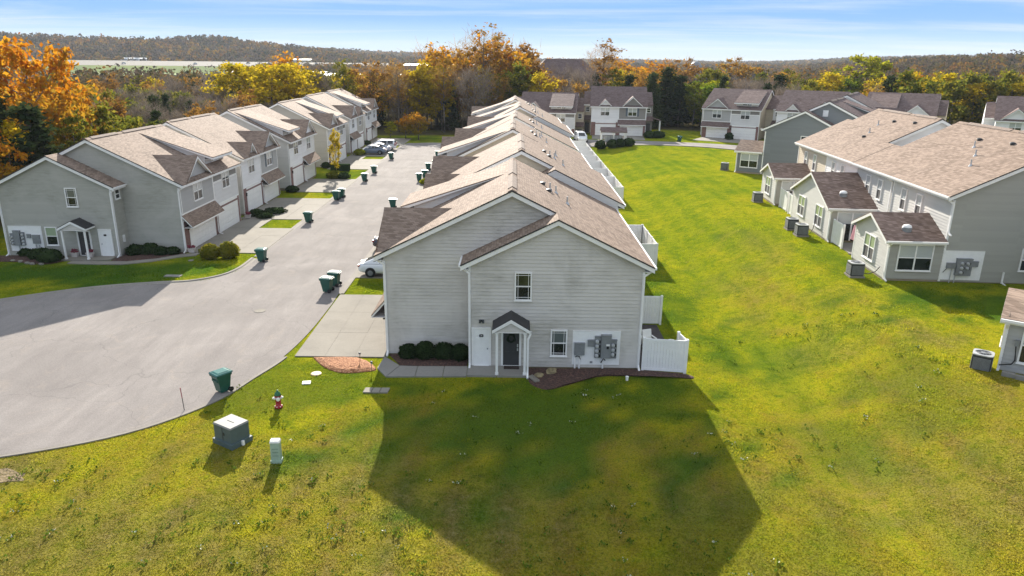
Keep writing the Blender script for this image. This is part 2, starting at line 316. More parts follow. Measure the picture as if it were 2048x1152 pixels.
M['blind_dk'] = blinds('dim_blinds', (0.13, 0.15, 0.15), (0.05, 0.06, 0.06))
M['shutter'] = plain('slate_shutter', (0.10, 0.125, 0.15), 0.6)
M['concrete'] = concrete('pale_concrete', (0.265, 0.242, 0.205))
M['concrete_dk'] = concrete('weathered_concrete', (0.27, 0.255, 0.23))
M['kerb'] = concrete('kerb_concrete', (0.27, 0.245, 0.215))
M['found'] = concrete('foundation', (0.33, 0.27, 0.20))
M['road'] = road_mat()
M['lawn'] = lawn_mat()
M['tuft'] = tuft_mat()
M['bark'] = bark_mat()
M['mulch'] = mulch_mat('dark_mulch', (0.02, 0.012, 0.010), (0.07, 0.035, 0.027), (0.15, 0.08, 0.055))
M['dirt'] = mulch_mat('dry_dirt', (0.12, 0.085, 0.035), (0.20, 0.145, 0.07), (0.28, 0.21, 0.12))
M['mulch_or'] = mulch_mat('orange_mulch', (0.09, 0.032, 0.014), (0.33, 0.135, 0.055), (0.50, 0.26, 0.13))
M['bin'] = plain('green_plastic', (0.012, 0.085, 0.065), 0.4, var=0.15)
M['bin_lid'] = plain('green_lid', (0.02, 0.13, 0.11), 0.25, var=0.15, spec=0.6)
M['black'] = plain('black_rubber', (0.012, 0.012, 0.013), 0.6)
M['metal'] = plain('grey_metal', (0.24, 0.25, 0.26), 0.5, 0.2, var=0.15)
M['metal_lt'] = plain('light_metal', (0.5, 0.51, 0.52), 0.4, 0.3, var=0.1)
M['metal_dk'] = plain('dark_metal', (0.05, 0.053, 0.056), 0.5, 0.3)
M['char'] = plain('charcoal_door', (0.055, 0.055, 0.058), 0.4)
M['red'] = plain('hydrant_red', (0.32, 0.012, 0.016), 0.4)
M['green'] = plain('bonnet_green', (0.015, 0.12, 0.05), 0.4)
M['pink'] = plain('marker_pink', (0.42, 0.14, 0.16), 0.5)
M['ped'] = plain('pedestal_green', (0.34, 0.45, 0.36), 0.5)
M['trans'] = plain('transformer_green', (0.085, 0.12, 0.125), 0.45)
M['stone'] = plain('tan_stone', (0.25, 0.20, 0.11), 0.9, var=0.4)
M['wood'] = plain('tan_wood', (0.42, 0.30, 0.16), 0.6)
M['parasol'] = plain('pink_cloth', (0.62, 0.30, 0.36), 0.8)
M['redpaint'] = plain('red_paint', (0.45, 0.06, 0.04), 0.5)
M['blue'] = plain('blue_cover', (0.10, 0.16, 0.33), 0.6)
M['terrac'] = plain('pot_white', (0.55, 0.5, 0.47), 0.6)
M['flower'] = plain('red_flowers', (0.20, 0.03, 0.05), 0.8, var=0.5, scale=20)
M['louver'] = plain('louver_vent', (0.66, 0.67, 0.68), 0.5)

# ------------------------------------------------------------------ mesh helpers
class MB:
    def __init__(s): s.v = []; s.f = []
    def add(s, vs, fs):
        o = len(s.v); s.v += [tuple(v) for v in vs]; s.f += [tuple(i + o for i in f) for f in fs]; return s
    def box(s, x0, x1, y0, y1, z0, z1):
        return s.add([(x0, y0, z0), (x1, y0, z0), (x1, y1, z0), (x0, y1, z0), (x0, y0, z1), (x1, y0, z1), (x1, y1, z1), (x0, y1, z1)],
              [(0, 3, 2, 1), (4, 5, 6, 7), (0, 1, 5, 4), (1, 2, 6, 5), (2, 3, 7, 6), (3, 0, 4, 7)])
    def frustum(s, x0, x1, y0, y1, z0, X0, X1, Y0, Y1, z1):
        return s.add([(x0, y0, z0), (x1, y0, z0), (x1, y1, z0), (x0, y1, z0), (X0, Y0, z1), (X1, Y0, z1), (X1, Y1, z1), (X0, Y1, z1)],
              [(0, 3, 2, 1), (4, 5, 6, 7), (0, 1, 5, 4), (1, 2, 6, 5), (2, 3, 7, 6), (3, 0, 4, 7)])
    def slab(s, pts, d):
        """closed plate: polygon pts (3D, top) and the same polygon moved by d"""
        n = len(pts); d = Vector(d); top = [Vector(p) for p in pts]; bot = [p + d for p in top]
        return s.add(top + bot, [tuple(range(n)), tuple(range(2 * n - 1, n - 1, -1))] + [(i, i + n, (i + 1) % n + n, (i + 1) % n) for i in range(n)])
    def bar(s, a, b, wd, ht, up=(0, 0, 1)):
        """rectangular bar from a to b"""
        a, b = Vector(a), Vector(b); t = (b - a).normalized(); u = Vector(up); sd = t.cross(u)
        if sd.length < 1e-4: sd = t.cross(Vector((1, 0, 0)))
        sd.normalize(); u = sd.cross(t).normalized()
        c = [(-wd / 2, -ht / 2), (wd / 2, -ht / 2), (wd / 2, ht / 2), (-wd / 2, ht / 2)]
        return s.add([a + sd * x + u * y for x, y in c] + [b + sd * x + u * y for x, y in c], [(0, 1, 2, 3), (7, 6, 5, 4), (0, 4, 5, 1), (1, 5, 6, 2), (2, 6, 7, 3), (3, 7, 4, 0)])
    def tube(s, pts, r, n=8, caps=True):
        pts = [Vector(p) for p in pts]; rs = r if isinstance(r, (list, tuple)) else [r] * len(pts); o = len(s.v); k = len(pts)
        for i, p in enumerate(pts):
            t = (pts[min(i + 1, k - 1)] - pts[max(i - 1, 0)]).normalized()
            u = t.cross(Vector((0, 0, 1)));
            if u.length < 1e-3: u = Vector((1, 0, 0))
            u.normalize(); q = u.cross(t)
            for j in range(n):
                a = 2 * math.pi * j / n; s.v.append(tuple(p + (u * math.cos(a) + q * math.sin(a)) * rs[i]))
        for i in range(k - 1):
            for j in range(n): s.f.append((o + i * n + j, o + i * n + (j + 1) % n, o + (i + 1) * n + (j + 1) % n, o + (i + 1) * n + j))
        if caps: s.f.append(tuple(o + j for j in range(n - 1, -1, -1))); s.f.append(tuple(o + (k - 1) * n + j for j in range(n)))
        return s
    def lathe(s, prof, c=(0, 0, 0), n=16, sx=1, sy=1):
        o = len(s.v); k = len(prof)
        for r, z in prof:
            for j in range(n):
                a = 2 * math.pi * j / n; s.v.append((c[0] + r * sx * math.cos(a), c[1] + r * sy * math.sin(a), c[2] + z))
        for i in range(k - 1):
            for j in range(n): s.f.append((o + i * n + j, o + i * n + (j + 1) % n, o + (i + 1) * n + (j + 1) % n, o + (i + 1) * n + j))
        s.f.append(tuple(o + j for j in range(n - 1, -1, -1))); s.f.append(tuple(o + (k - 1) * n + j for j in range(n)))
        return s
def clipz(poly, z, keep_above):
    out = []; n = len(poly)
    for i in range(n):
        a, b = poly[i], poly[(i + 1) % n]; ia = (a[1] >= z) if keep_above else (a[1] <= z); ib = (b[1] >= z) if keep_above else (b[1] <= z)
        if ia: out.append(a)
        if ia != ib:
            t = (z - a[1]) / (b[1] - a[1]); out.append((a[0] + t * (b[0] - a[0]), z))
    return out
def lap(mb, poly, P0, U, N, h=0.19, lip=0.029, base=0.0):
    """lapped siding courses over a convex wall outline poly [(u, z)]"""
    P0, U, N = Vector(P0), Vector(U), Vector(N); zs = [p[1] for p in poly]; k0 = math.floor((min(zs) - base) / h); k1 = math.ceil((max(zs) - base) / h)
    for k in range(k0, k1):
        z0, z1 = base + k * h, base + (k + 1) * h
        q = clipz(clipz(poly, z0, True), z1, False)
        if len(q) < 3: continue
        us = [p[0] for p in q]
        if max(us) - min(us) < 1e-3: continue
        def P(u, z, off): return P0 + U * u + Vector((0, 0, z)) + N * off
        mb.add([P(u, z, lip * (1 - (z - z0) / h)) for u, z in q], [tuple(range(len(q)))])
        zb = min(p[1] for p in q); bot = [p[0] for p in q if abs(p[1] - zb) < 1e-6]
        if len(bot) >= 2:
            a, b = min(bot), max(bot); mb.add([P(a, zb, lip * (1 - (zb - z0) / h)), P(b, zb, lip * (1 - (zb - z0) / h)), P(b, zb, 0), P(a, zb, 0)], [(0, 1, 2, 3)])
    return mb
MIRROR = [False]
def build(name, mb, mat, parent=None, smooth=False, loc=None, rot=None, props=None, recalc=True):
    me = bpy.data.meshes.new(name); vs = mb.v
    if parent is not None and parent.get('_mx'): vs = [(-x, y, z) for x, y, z in vs]
    me.from_pydata(vs, [], mb.f)
    if recalc:
        b = bmesh.new(); b.from_mesh(me); bmesh.ops.recalc_face_normals(b, faces=b.faces); b.to_mesh(me); b.free()
    if smooth: me.polygons.foreach_set('use_smooth', [True] * len(me.polygons))
    me.materials.append(mat if not isinstance(mat, str) else M[mat])
    o = bpy.data.objects.new(name, me); COL.objects.link(o)
    if parent is not None:
        o.parent = parent
        if parent.get('_mx'): o['_mx'] = 1
    if loc is not None: o.location = loc
    if rot is not None: o.rotation_euler[2] = rot
    if props:
        for k, v in props.items(): o[k] = v
    return o
def thing(name, label, cat, loc=(0, 0, 0), rz=0.0, group=None, mx=False):
    o = bpy.data.objects.new(name, None); COL.objects.link(o); o.location = loc; o.rotation_euler[2] = rz; o.empty_display_size = 0.3
    o['label'] = label; o['category'] = cat
    if group: o['group'] = group
    if mx: o['_mx'] = 1
    return o
def tag(o, label, cat, group=None, kind=None):
    if label: o['label'] = label
    if cat: o['category'] = cat
    if group: o['group'] = group
    if kind: o['kind'] = kind
    return o
KIDS = {}
def copy_thing(r, loc, rz, label=None, group=None):
    c = r.copy(); COL.objects.link(c); c.location = loc; c.rotation_euler[2] = rz
    if label: c['label'] = label
    if group: c['group'] = group
    if r.name not in KIDS: KIDS[r.name] = [(k, [g for g in bpy.data.objects if g.parent == k]) for k in bpy.data.objects if k.parent == r]
    for k, gs in KIDS[r.name]:
        q = k.copy(); COL.objects.link(q); q.parent = c
        for g in gs:
            h = g.copy(); COL.objects.link(h); h.parent = q
    return c

# ------------------------------------------------------------------ house pieces (local: X depth from the street, Y along the row, Z up)
def frame3(P, U, N):
    P, U, N = Vector(P), Vector(U), Vector(N)
    return lambda u, z, d: tuple(P + U * u + Vector((0, 0, z)) + N * d)
def fbox(mb, F, u0, u1, z0, z1, d0, d1):
    c = [F(u0, z0, d0), F(u1, z0, d0), F(u1, z0, d1), F(u0, z0, d1), F(u0, z1, d0), F(u1, z1, d0), F(u1, z1, d1), F(u0, z1, d1)]
    return mb.add(c, [(0, 1, 2, 3), (4, 7, 6, 5), (0, 4, 5, 1), (1, 5, 6, 2), (2, 6, 7, 3), (3, 7, 4, 0)])
def window(root, P, U, N, w, h, n=1, up='blind', lo='glass', prairie=False, cross=False, trim=0.075, name='window', shutters=False):
    """double-hung window(s): P is bottom centre on the wall face"""
    F = frame3(P, U, N); mb = MB(); W = w / 2; b = trim; d1 = 0.085
    fbox(mb, F, -W, W, 0, b, 0, d1); fbox(mb, F, -W, W, h - b, h, 0, d1); fbox(mb, F, -W, -W + b, b, h - b, 0, d1); fbox(mb, F, W - b, W, b, h - b, 0, d1)
    fbox(mb, F, -W - 0.03, W + 0.03, -0.035, -0.002, 0, d1 + 0.03)
    iw = (2 * W - 2 * b) / n
    for i in range(n):
        a0 = -W + b + i * iw; a1 = a0 + iw
        if i: fbox(mb, F, a0 - 0.045, a0 + 0.045, b, h - b, 0, d1 - 0.012)
        m = h * 0.5; l0 = a0 + (0.045 if i else 0); l1 = a1 - (0.045 if i < n - 1 else 0)
        fbox(mb, F, l0, l1, m - 0.03, m + 0.03, 0, d1 - 0.02)
        t = 0.011
        if prairie:
            for z0, z1, zz in ((b, m - 0.03, b + 0.10), (m + 0.03, h - b, h - b - 0.10)):
                for uu in (l0 + 0.10, l1 - 0.10): fbox(mb, F, uu - t, uu + t, z0, z1, 0.03, 0.056)
                fbox(mb, F, l0, l1, zz - t, zz + t, 0.03, 0.055)
        if cross:
            uu = (l0 + l1) / 2
            fbox(mb, F, uu - t, uu + t, b, m - 0.03, 0.03, 0.056); fbox(mb, F, uu - t, uu + t, m + 0.03, h - b, 0.03, 0.056)
    fr = build(name, mb, 'trim', root)
    for i in range(n):
        a0 = -W + b + i * iw; a1 = a0 + iw; m = h * 0.5
        p = MB(); fbox(p, F, a0, a1, m, h - b, 0.024, 0.040); build('pane', p, up, fr)
        p = MB(); fbox(p, F, a0, a1, b, m, 0.024, 0.034); build('pane', p, lo, fr)
    if shutters:
        for sg in (-1, 1):
            p = MB(); u0 = sg * (W + 0.22)
            fbox(p, F, u0 - 0.19, u0 + 0.19, -0.02, h + 0.02, 0, 0.03)
            for k in range(2): fbox(p, F, u0 - 0.14, u0 + 0.14, 0.06 + k * h / 2, h / 2 - 0.05 + k * h / 2, 0.03, 0.042)
            build('shutter', p, 'shutter', root)
    return fr
def garage_door(root, y0, y1, z1=2.08):
    F = frame3((0, 0, 0), (0, 1, 0), (-1, 0, 0)); mb = MB(); nr = 4; hh = z1 / nr
    for r in range(nr):
        fbox(mb, F, y0, y1, r * hh + 0.008, (r + 1) * hh - 0.008, 0.0, 0.03)
        k = 8; pw = (y1 - y0) / k
        for c in range(k): fbox(mb, F, y0 + c * pw + 0.07, y0 + (c + 1) * pw - 0.07, r * hh + 0.10, (r + 1) * hh - 0.10, 0.03, 0.042)
    g = build('garage_door', mb, 'garage', root)
    t = MB(); fbox(t, F, y0 - 0.10, y0, 0, z1 + 0.1, 0, 0.05); fbox(t, F, y1, y1 + 0.10, 0, z1 + 0.1, 0, 0.05); fbox(t, F, y0, y1, z1, z1 + 0.1, 0, 0.05)
    build('door_frame', t, 'trim', g)
def downspout(root, P, z0, z1, N, side=(0, 0, 0), off=0.4):
    """white downspout: from the gutter outlet back to the wall, down, and a kick-out at the foot"""
    P, N, sd = Vector(P), Vector(N), Vector(side); mb = MB(); w_, h_ = 0.10, 0.075
    pts = [P + sd * off + Vector((0, 0, z1)), P + sd * off + Vector((0, 0, z1 - 0.14)), P + N * 0.06 + Vector((0, 0, z1 - 0.42)), P + N * 0.06 + Vector((0, 0, z0 + 0.25)), P + N * 0.12 + Vector((0, 0, z0 + 0.14)), P + N * 0.40 + Vector((0, 0, z0 + 0.06))]
    for a, b in zip(pts, pts[1:]): mb.bar(a, b + (b - a).normalized() * 0.03, w_, h_, up=N if abs((b - a).normalized().dot(N)) < 0.9 else (0, 0, 1))
    return build('downspout', mb, 'trim', root)
KK = 0.49; EX = 0.45; D = 13.5; RX = D / 2; ZE = 5.62
def zroof(X): return ZE + KK * (min(X, D - X) + EX)
RZ = zroof(RX); W0 = 4.6; WRX = (W0 + D) / 2; WRZ = ZE + KK * (D - WRX + EX)
UPV = (0, 0, -0.075)
def rake(mb, a, b, ny, dep=0.235, th=0.035, drop=0.075):
    """white rake board under a roof edge from a to b (lying in plane y const), outward direction ny"""
    a, b = Vector(a), Vector(b); n = Vector(ny)
    q = [a + Vector((0, 0, -drop)), b + Vector((0, 0, -drop)), b + Vector((0, 0, -drop - dep)), a + Vector((0, 0, -drop - dep))]
    mb.slab([p - n * 0.004 for p in q], -n * th)
    # soffit back to the wall
    return mb
def module(label, x, y, z, rz=0.0, mx=True, L=11.4, nearwall='sid_white', wingwall=None, wing=1.6, wing_oh=0.0, back=1.6, units=(), roofmat='shingle', ridge=True,
           near_full=True, front='sid_white', scale=1.0, rear=None, group=None, cat='townhouse', farwall=None, slope_vents=(), rearwall='sid_offw', oh=0.3, w0=None, w0b=None):
    W0 = w0 or 4.6; WRX = (W0 + D) / 2; WRZ = ZE + KK * (D - WRX + EX); W0b = w0b or W0; WRXb = (W0b + D) / 2; WRZb = ZE + KK * (D - WRXb + EX); zlb = WRZb - KK * (WRXb - W0b); xjb = WRXb
    r = thing('townhouse', label, cat, (x, y, z), rz, group, mx); r.scale = (scale,) * 3
    wingwall = wingwall or nearwall; farwall = farwall or nearwall
    # walls -------------------------------------------------------
    mb = MB(); zt_ = lambda X: zroof(X) - 0.10
    lap(mb, [(0, 0.05), (D, 0.05), (D, zt_(D)), (RX, zt_(RX)), (0, zt_(0))], (0, 0, 0), (1, 0, 0), (0, -1, 0))
    build('wall', mb, nearwall, r)
    mb = MB(); lap(mb, [(0, 0.05), (D, 0.05), (D, zt_(D)), (RX, zt_(RX)), (0, zt_(0))], (0, L, 0), (1, 0, 0), (0, 1, 0)); build('wall', mb, farwall, r)
    # rear wall
    y0, y1 = -wing, L + back
    if rear is None:
        mb = MB(); mb.box(D - 0.04, D - 0.005, y0, y1, 0.05, zt_(D)); build('wall', mb, rearwall, r)
    # foundation line
    mb = MB(); mb.box(0.03, D - 0.03, 0.03, L - 0.03, -1.2, 0.05); mb.box(W0 + 0.03, D - 0.03, y0 + 0.03, 0.03, -1.2, 0.05); mb.box(W0 + 0.03, D - 0.03, L - 0.03, y1 - 0.03, -1.2, 0.05); build('foundation', mb, 'found', r)
    # wings
    zl = WRZ - KK * (WRX - W0)
    mb = MB()
    lap(mb, [(W0, 0.05), (D, 0.05), (D, zt_(D)), (WRX, WRZ - 0.10), (W0, zl - 0.10)], (0, y0, 0), (1, 0, 0), (0, -1, 0))
    lap(mb, [(0, 0.05), (wing, 0.05), (wing, zl - 0.1), (0, zl - 0.1)], (W0, 0, 0), (0, -1, 0), (-1, 0, 0))
    build('wall', mb, wingwall, r)
    mb = MB(); mb.box(W0b, D, L, y1, 0.05, zlb - 0.1); mb.slab([(W0b, y1, zlb - 0.1), (D, y1, zlb - 0.1), (WRXb, y1, WRZb - 0.1)], (0, -(back - .01), 0)); build('wall', mb, farwall, r)
    # roof --------------------------------------------------------
    yn, yf = -oh, L + oh; wn0, wf1 = y0 - wing_oh, y1
    mb = MB()
    mb.slab([(-EX, yn, ZE), (RX, yn, RZ), (RX, yf, RZ), (-EX, yf, ZE)], UPV)
    roof = build('roof', mb, roofmat, r)
    mb = MB(); xj = WRX
    mb.slab([(RX, yn, RZ), (xj, yn, zroof(xj)), (xj, wn0, zroof(xj)), (D + EX, wn0, ZE), (D + EX, wf1, ZE), (xjb, wf1, zroof(xjb)), (xjb, yf, zroof(xjb)), (RX, yf, RZ)], UPV)
    build('roof', mb, roofmat, r)
    zle = WRZ - KK * (WRX - W0 + 0.4)
    mb = MB(); mb.slab([(W0 - 0.4, wn0, zle), (WRX, wn0, WRZ), (WRX, -0.01, WRZ), (W0 - 0.4, -0.01, zle)], UPV)
    build('wing_roof', mb, roofmat, r)
    zleb = WRZb - KK * (WRXb - W0b + 0.4); mb = MB(); mb.slab([(W0b - 0.4, wf1, zleb), (WRXb, wf1, WRZb), (WRXb, L + 0.01, WRZb), (W0b - 0.4, L + 0.01, zleb)], UPV)
    build('wing_roof', mb, roofmat, r)
    # rake boards, eave gutters, soffits
    mb = MB(); n = (0, -1, 0)
    rake(mb, (-EX, yn, ZE), (RX, yn, RZ), n); rake(mb, (RX, yn, RZ), (xj, yn, zroof(xj)), n)
    rake(mb, (W0 - 0.4, wn0, zle), (WRX, wn0, WRZ), n); rake(mb, (WRX, wn0, WRZ), (D + EX, wn0, ZE), n)
    n = (0, 1, 0)
    rake(mb, (-EX, yf, ZE), (RX, yf, RZ), n); rake(mb, (RX, yf, RZ), (xjb, yf, zroof(xjb)), n)
    # soffit planks under the near overhang
    def soff(a, b, ya, yb): mb.slab([(a[0], ya, a[1] - 0.10), (b[0], ya, b[1] - 0.10), (b[0], yb, b[1] - 0.10), (a[0], yb, a[1] - 0.10)], (0, 0, -0.02))
    soff((-EX, ZE), (RX, RZ), yn + 0.04, 0.0); soff((RX, RZ), (xj, zroof(xj)), yn + 0.04, 0.0)
    if wing_oh > 0.1: soff((W0 - 0.4, zle), (WRX, WRZ), wn0 + 0.04, y0); soff((WRX, WRZ), (D + EX, ZE), wn0 + 0.04, y0)
    # eave fascia + soffit front
    mb.box(-EX + 0.02, -EX + 0.045, yn + 0.04, yf - 0.04, ZE - 0.27, ZE - 0.08); mb.box(-EX + 0.05, 0, yn + 0.04, yf - 0.04, ZE - 0.27, ZE - 0.25)
    mb.box(D + EX - 0.045, D + EX - 0.02, wn0 + 0.04, wf1, ZE - 0.27, ZE - 0.08); mb.box(D, D + EX - 0.05, wn0 + 0.04, wf1, ZE - 0.27, ZE - 0.25)
    mb.box(W0 - 0.38, W0 - 0.355, wn0 + 0.04, 0, zle - 0.27, zle - 0.08); mb.box(W0 - 0.35, W0, wn0 + 0.04, 0, zle - 0.27, zle - 0.25)
    # corner boards
    for X_, Y_, Z_ in ((0, 0, 5.3), (D, y0, 5.3), (W0, y0, zl - 0.2), (0, L, 5.3)):
        mb.box(X_ - 0.03, X_ + 0.10, Y_ - 0.03, Y_ + 0.07, 0.03, Z_) if X_ < 1 or X_ == W0 else mb.box(X_ - 0.10, X_ + 0.03, Y_ - 0.03, Y_ + 0.07, 0.03, Z_)
    build('trim', mb, 'trim', r)
    g = MB(); g.box(D + EX - 0.015, D + EX + 0.10, wn0, wf1, ZE - 0.13, ZE - 0.02); build('gutter', g, 'trim', r)
    g = MB(); g.box(W0 - 0.50, W0 - 0.385, wn0, -0.05, zle - 0.13, zle - 0.02); build('gutter', g, 'trim', r)
    e = MB()
    for a, b in (((-EX, yn, ZE), (RX, yn, RZ)), ((RX, yn, RZ), (xj, yn, zroof(xj))), ((W0 - .4, wn0, zle), (WRX, wn0, WRZ)), ((WRX, wn0, WRZ), (D + EX, wn0, ZE))):
        e.bar(Vector(a) + Vector((0, -0.012, -0.042)), Vector(b) + Vector((0, -0.012, -0.042)), 0.022, 0.062)
    build('drip_edge', e, 'edge', r)
    if ridge:
        segs = [(yn + 0.05, yn + 0.75, 0.03), (yn + 0.75, yn + 4.6, 0.075), (yn + 4.6, yn + 5.6, 0.03), (yn + 5.6, yf - 1.6, 0.075), (yf - 1.6, yf - 0.05, 0.03)]
        for a, b, hgt in segs:
            q = MB(); wv = 0.24
            q.slab([(RX - wv, a, RZ - KK * wv + hgt), (RX, a, RZ + hgt + 0.02), (RX + wv, a, RZ - KK * wv + hgt), (RX + wv, a, RZ - KK * wv - 0.05), (RX, a, RZ - 0.06), (RX - wv, a, RZ - KK * wv - 0.05)], (0, b - a, 0))
            build('ridge_vent' if hgt > .05 else 'ridge_cap', q, 'ridge' if hgt > .05 else roofmat, r)
    # street front -----------------------------------------------
    for u in units: unit_front(r, roofmat, L, **u)
    for X_, Y_, kind in slope_vents: roof_vent(roof, X_, Y_, kind)
    return r
def roof_vent(roof, X, Y, kind):
    z = zroof(X); mb = MB()
    if kind == 'pipe':
        mb.lathe([(0.05, -0.1), (0.05, 0.42), (0.035, 0.42), (0.035, 0.3)], (X, Y, z), 8); mb.lathe([(0.15, -0.06), (0.06, 0.10)], (X, Y, z), 8); build('vent_pipe', mb, 'metal_lt', roof)
    else:
        mb.lathe([(0.14, -0.1), (0.14, 0.05), (0.19, 0.07), (0.16, 0.13), (0.05, 0.16)], (X, Y, z), 10); build('roof_vent', mb, 'metal_dk', roof)
def unit_front(r, roofmat, L, y0=0, y1=6, kind='gable', wall='sid_mid', top=None, garage=True, awning=False, band=None, win=True, wup='blind', wlo='glass', shutters=False, louver=False, visible=True, dwall='sid_pale', gw=None):
    F = frame3((0, 0, 0), (0, 1, 0), (-1, 0, 0)); yc = (y0 + y1) / 2
    gt = 2.08
    if visible:
        mb = MB(); zlow = 2.55
        zsplit = 4.55 if top else ZE - 0.12
        lap(mb, [(y0, zlow), (y1, zlow), (y1, zsplit), (y0, zsplit)], (0, 0, 0), (0, 1, 0), (-1, 0, 0)); build('wall', mb, wall, r)
        if top:
            mb = MB(); lap(mb, [(y0, zsplit + 0.16), (y1, zsplit + 0.16), (y1, ZE - 0.12), (y0, ZE - 0.12)], (0, 0, 0), (0, 1, 0), (-1, 0, 0)); build('wall', mb, top, r)
            mb = MB(); fbox(mb, F, y0, y1, zsplit, zsplit + 0.16, 0, 0.04); build('band_board', mb, 'trim', r)
        # garage and brick surround
        ga, gb = y0 + (0.95 if y0 < 1 else 0.45), y1 - 0.55
        mb = MB(); fbox(mb, F, y0, ga - 0.10, 0, 2.55, 0, 0.035); fbox(mb, F, gb + 0.10, y1, 0, 2.55, 0, 0.035); fbox(mb, F, ga - 0.10, gb + 0.10, gt + 0.10, 2.36, 0, 0.035)
        build('brick_surround', mb, 'brick', r)
        garage_door(r, ga, gb, gt)
        mb = MB(); fbox(mb, F, ga - 0.10, gb + 0.10, 2.36, 2.55, 0, 0.045); fbox(mb, F, y0, y1, 2.55, 2.66, 0, 0.06); fbox(mb, F, y0 - 0.03, y0 + 0.09, 2.66, ZE - 0.3, 0, 0.045); fbox(mb, F, y1 - 0.09, y1 - 0.001, 2.66, ZE - 0.3, 0, 0.04)
        build('trim', mb, 'trim', r)
        # coach lamp on the pier
        mb = MB(); mb.box(-0.14, -0.035, ga - 0.33, ga - 0.23, 1.75, 2.0); mb.frustum(-0.17, -0.03, ga - 0.36, ga - 0.20, 2.0, -0.11, -0.07, ga - 0.30, ga - 0.26, 2.1); build('coach_lamp', mb, 'black', r)
        if win:
            window(r, (0, yc, 3.78), (0, 1, 0), (-1, 0, 0), 1.75, 1.55, 2, wup, wlo, shutters=shutters)
    if awning:
        mb = MB(); xa = -0.78; a0, a1 = y0 - 0.12, y1 + 0.05
        mb.slab([(0, a0, 3.12), (0, a1, 3.12), (xa, a1, 2.22), (xa, a0, 2.22)], (0, 0, -0.06)); aw = build('awning', mb, roofmat, r)
        mb = MB(); mb.box(xa + 0.0, xa + 0.03, a0 + 0.02, a1 - 0.02, 2.04, 2.16)
        for yy in (a0 + 0.03, a1 - 0.07): mb.slab([(0, yy, 3.05), (xa, yy, 2.15), (xa, yy, 2.02), (0, yy, 2.90)], (0, 0.04, 0))
        mb.box(xa + 0.03, -0.04, a0 + 0.08, a1 - 0.08, 2.04, 2.06); mb.box(-0.04, 0.0, a0, a1, 3.10, 3.22)
        build('fascia', mb, 'trim', aw)
    # dormers
    zr_at = lambda z: (z - ZE) / KK - EX
    if kind in ('gable', 'small'):
        hw, zp = (2.62, 7.52) if kind == 'gable' else (1.25, 6.95)
        if gw: hw = gw
        k = (zp - ZE + 0.02) / (hw + 0.2); yg = yc
        X0 = -0.38
        zb = zp - k * (hw + 0.2)
        for s in (-1, 1):
            mb = MB(); xb = zr_at(zb + 0.0) - 0.02
            mb.slab([(X0, yg, zp), (zr_at(zp), yg, zp), (xb + 0.02, yg + s * (hw + 0.2), zb), (X0, yg + s * (hw + 0.2), zb)], UPV)
            build('dormer_roof', mb, roofmat, r)
        mb = MB(); lap(mb, [(yg - hw, zb - 0.05), (yg + hw, zb - 0.05), (yg, zp - 0.12)], (-0.01, 0, 0), (0, 1, 0), (-1, 0, 0)); gwl = build('dormer_wall', mb, wall if kind == 'small' else (top or wall), r)
        mb = MB()
        for s in (-1, 1):
            a = Vector((X0 - 0.002, yg, zp)); b = Vector((X0 - 0.002, yg + s * (hw + 0.2), zb)); q = [a + Vector((0, 0, -0.07)), b + Vector((0, 0, -0.07)), b + Vector((0, 0, -0.28)), a + Vector((0, 0, -0.28))]
            mb.slab(q, (0.03, 0, 0))
            q = [a + Vector((0.03, 0, -0.12)), b + Vector((0.03, 0, -0.12)), b + Vector((0.36, 0, -0.12)), a + Vector((0.36, 0, -0.12))]; mb.slab(q, (0, 0, -0.02))
        if kind == 'gable': fbox(mb, F, yg - hw, yg + hw, zb - 0.2, zb + 0.02, 0.0, 0.06)
        build('rake_board', mb, 'trim', r)
        if louver:
            mb = MB(); fbox(mb, F, yg - 0.24, yg + 0.24, zb + 0.55, zb + 1.15, 0.01, 0.05)
            for q in range(4): fbox(mb, F, yg - 0.19, yg + 0.19, zb + 0.60 + q * 0.13, zb + 0.67 + q * 0.13, 0.05, 0.065)
            build('louver_vent', mb, 'louver', r)
    if kind == 'shed':
        s0, s1 = max(yc - 2.05, y0), min(yc + 2.05, y1); X0, z0 = -0.05, 6.86; Xb = 6.25; zb = zroof(Xb) + 0.01; Xw = 0.75
        sl = (zb - z0) / (Xb - X0); zs = lambda X: z0 + sl * (X - X0)
        mb = MB(); mb.slab([(X0, s0 - 0.25, z0), (Xb, s0 - 0.25, zb), (Xb, s1 + 0.25, zb), (X0, s1 + 0.25, z0)], UPV); sr = build('dormer_roof', mb, roofmat, r)
        for yy, sg in ((s0, -1), (s1, 1)):
            mb = MB(); lap(mb, [(Xw, zroof(Xw) - 0.15), (Xb - 0.1, zroof(Xb) - 0.12), (Xw, zs(Xw) - 0.12)], (0, yy, 0), (1, 0, 0), (0, sg, 0), h=0.16)
            build('dormer_cheek', mb, dwall, r)
        mb = MB(); lap(mb, [(s0, zroof(Xw) - 0.1), (s1, zroof(Xw) - 0.1), (s1, zs(Xw) - 0.1), (s0, zs(Xw) - 0.1)], (Xw, 0, 0), (0, 1, 0), (-1, 0, 0), h=0.16); build('dormer_wall', mb, dwall, r)
        mb = MB()
        for yy, dd in ((s0 - 0.25, 0.03), (s1 + 0.22, 0.03)):
            mb.slab([(X0, yy, z0 - 0.07), (Xb, yy, zb - 0.07), (Xb, yy, zb - 0.09), (X0, yy, z0 - 0.25)], (0, dd, 0))
        mb.box(X0 - 0.01, X0 + 0.02, s0 - 0.22, s1 + 0.22, z0 - 0.25, z0 - 0.07); mb.slab([(X0 + .02, s0 - .2, z0 - .2), (Xw, s0 - .2, z0 - .2), (Xw, s1 + .2, z0 - .2), (X0 + .02, s1 + .2, z0 - .2)], (0, 0, -0.02))
        build('rake_board', mb, 'trim', sr)
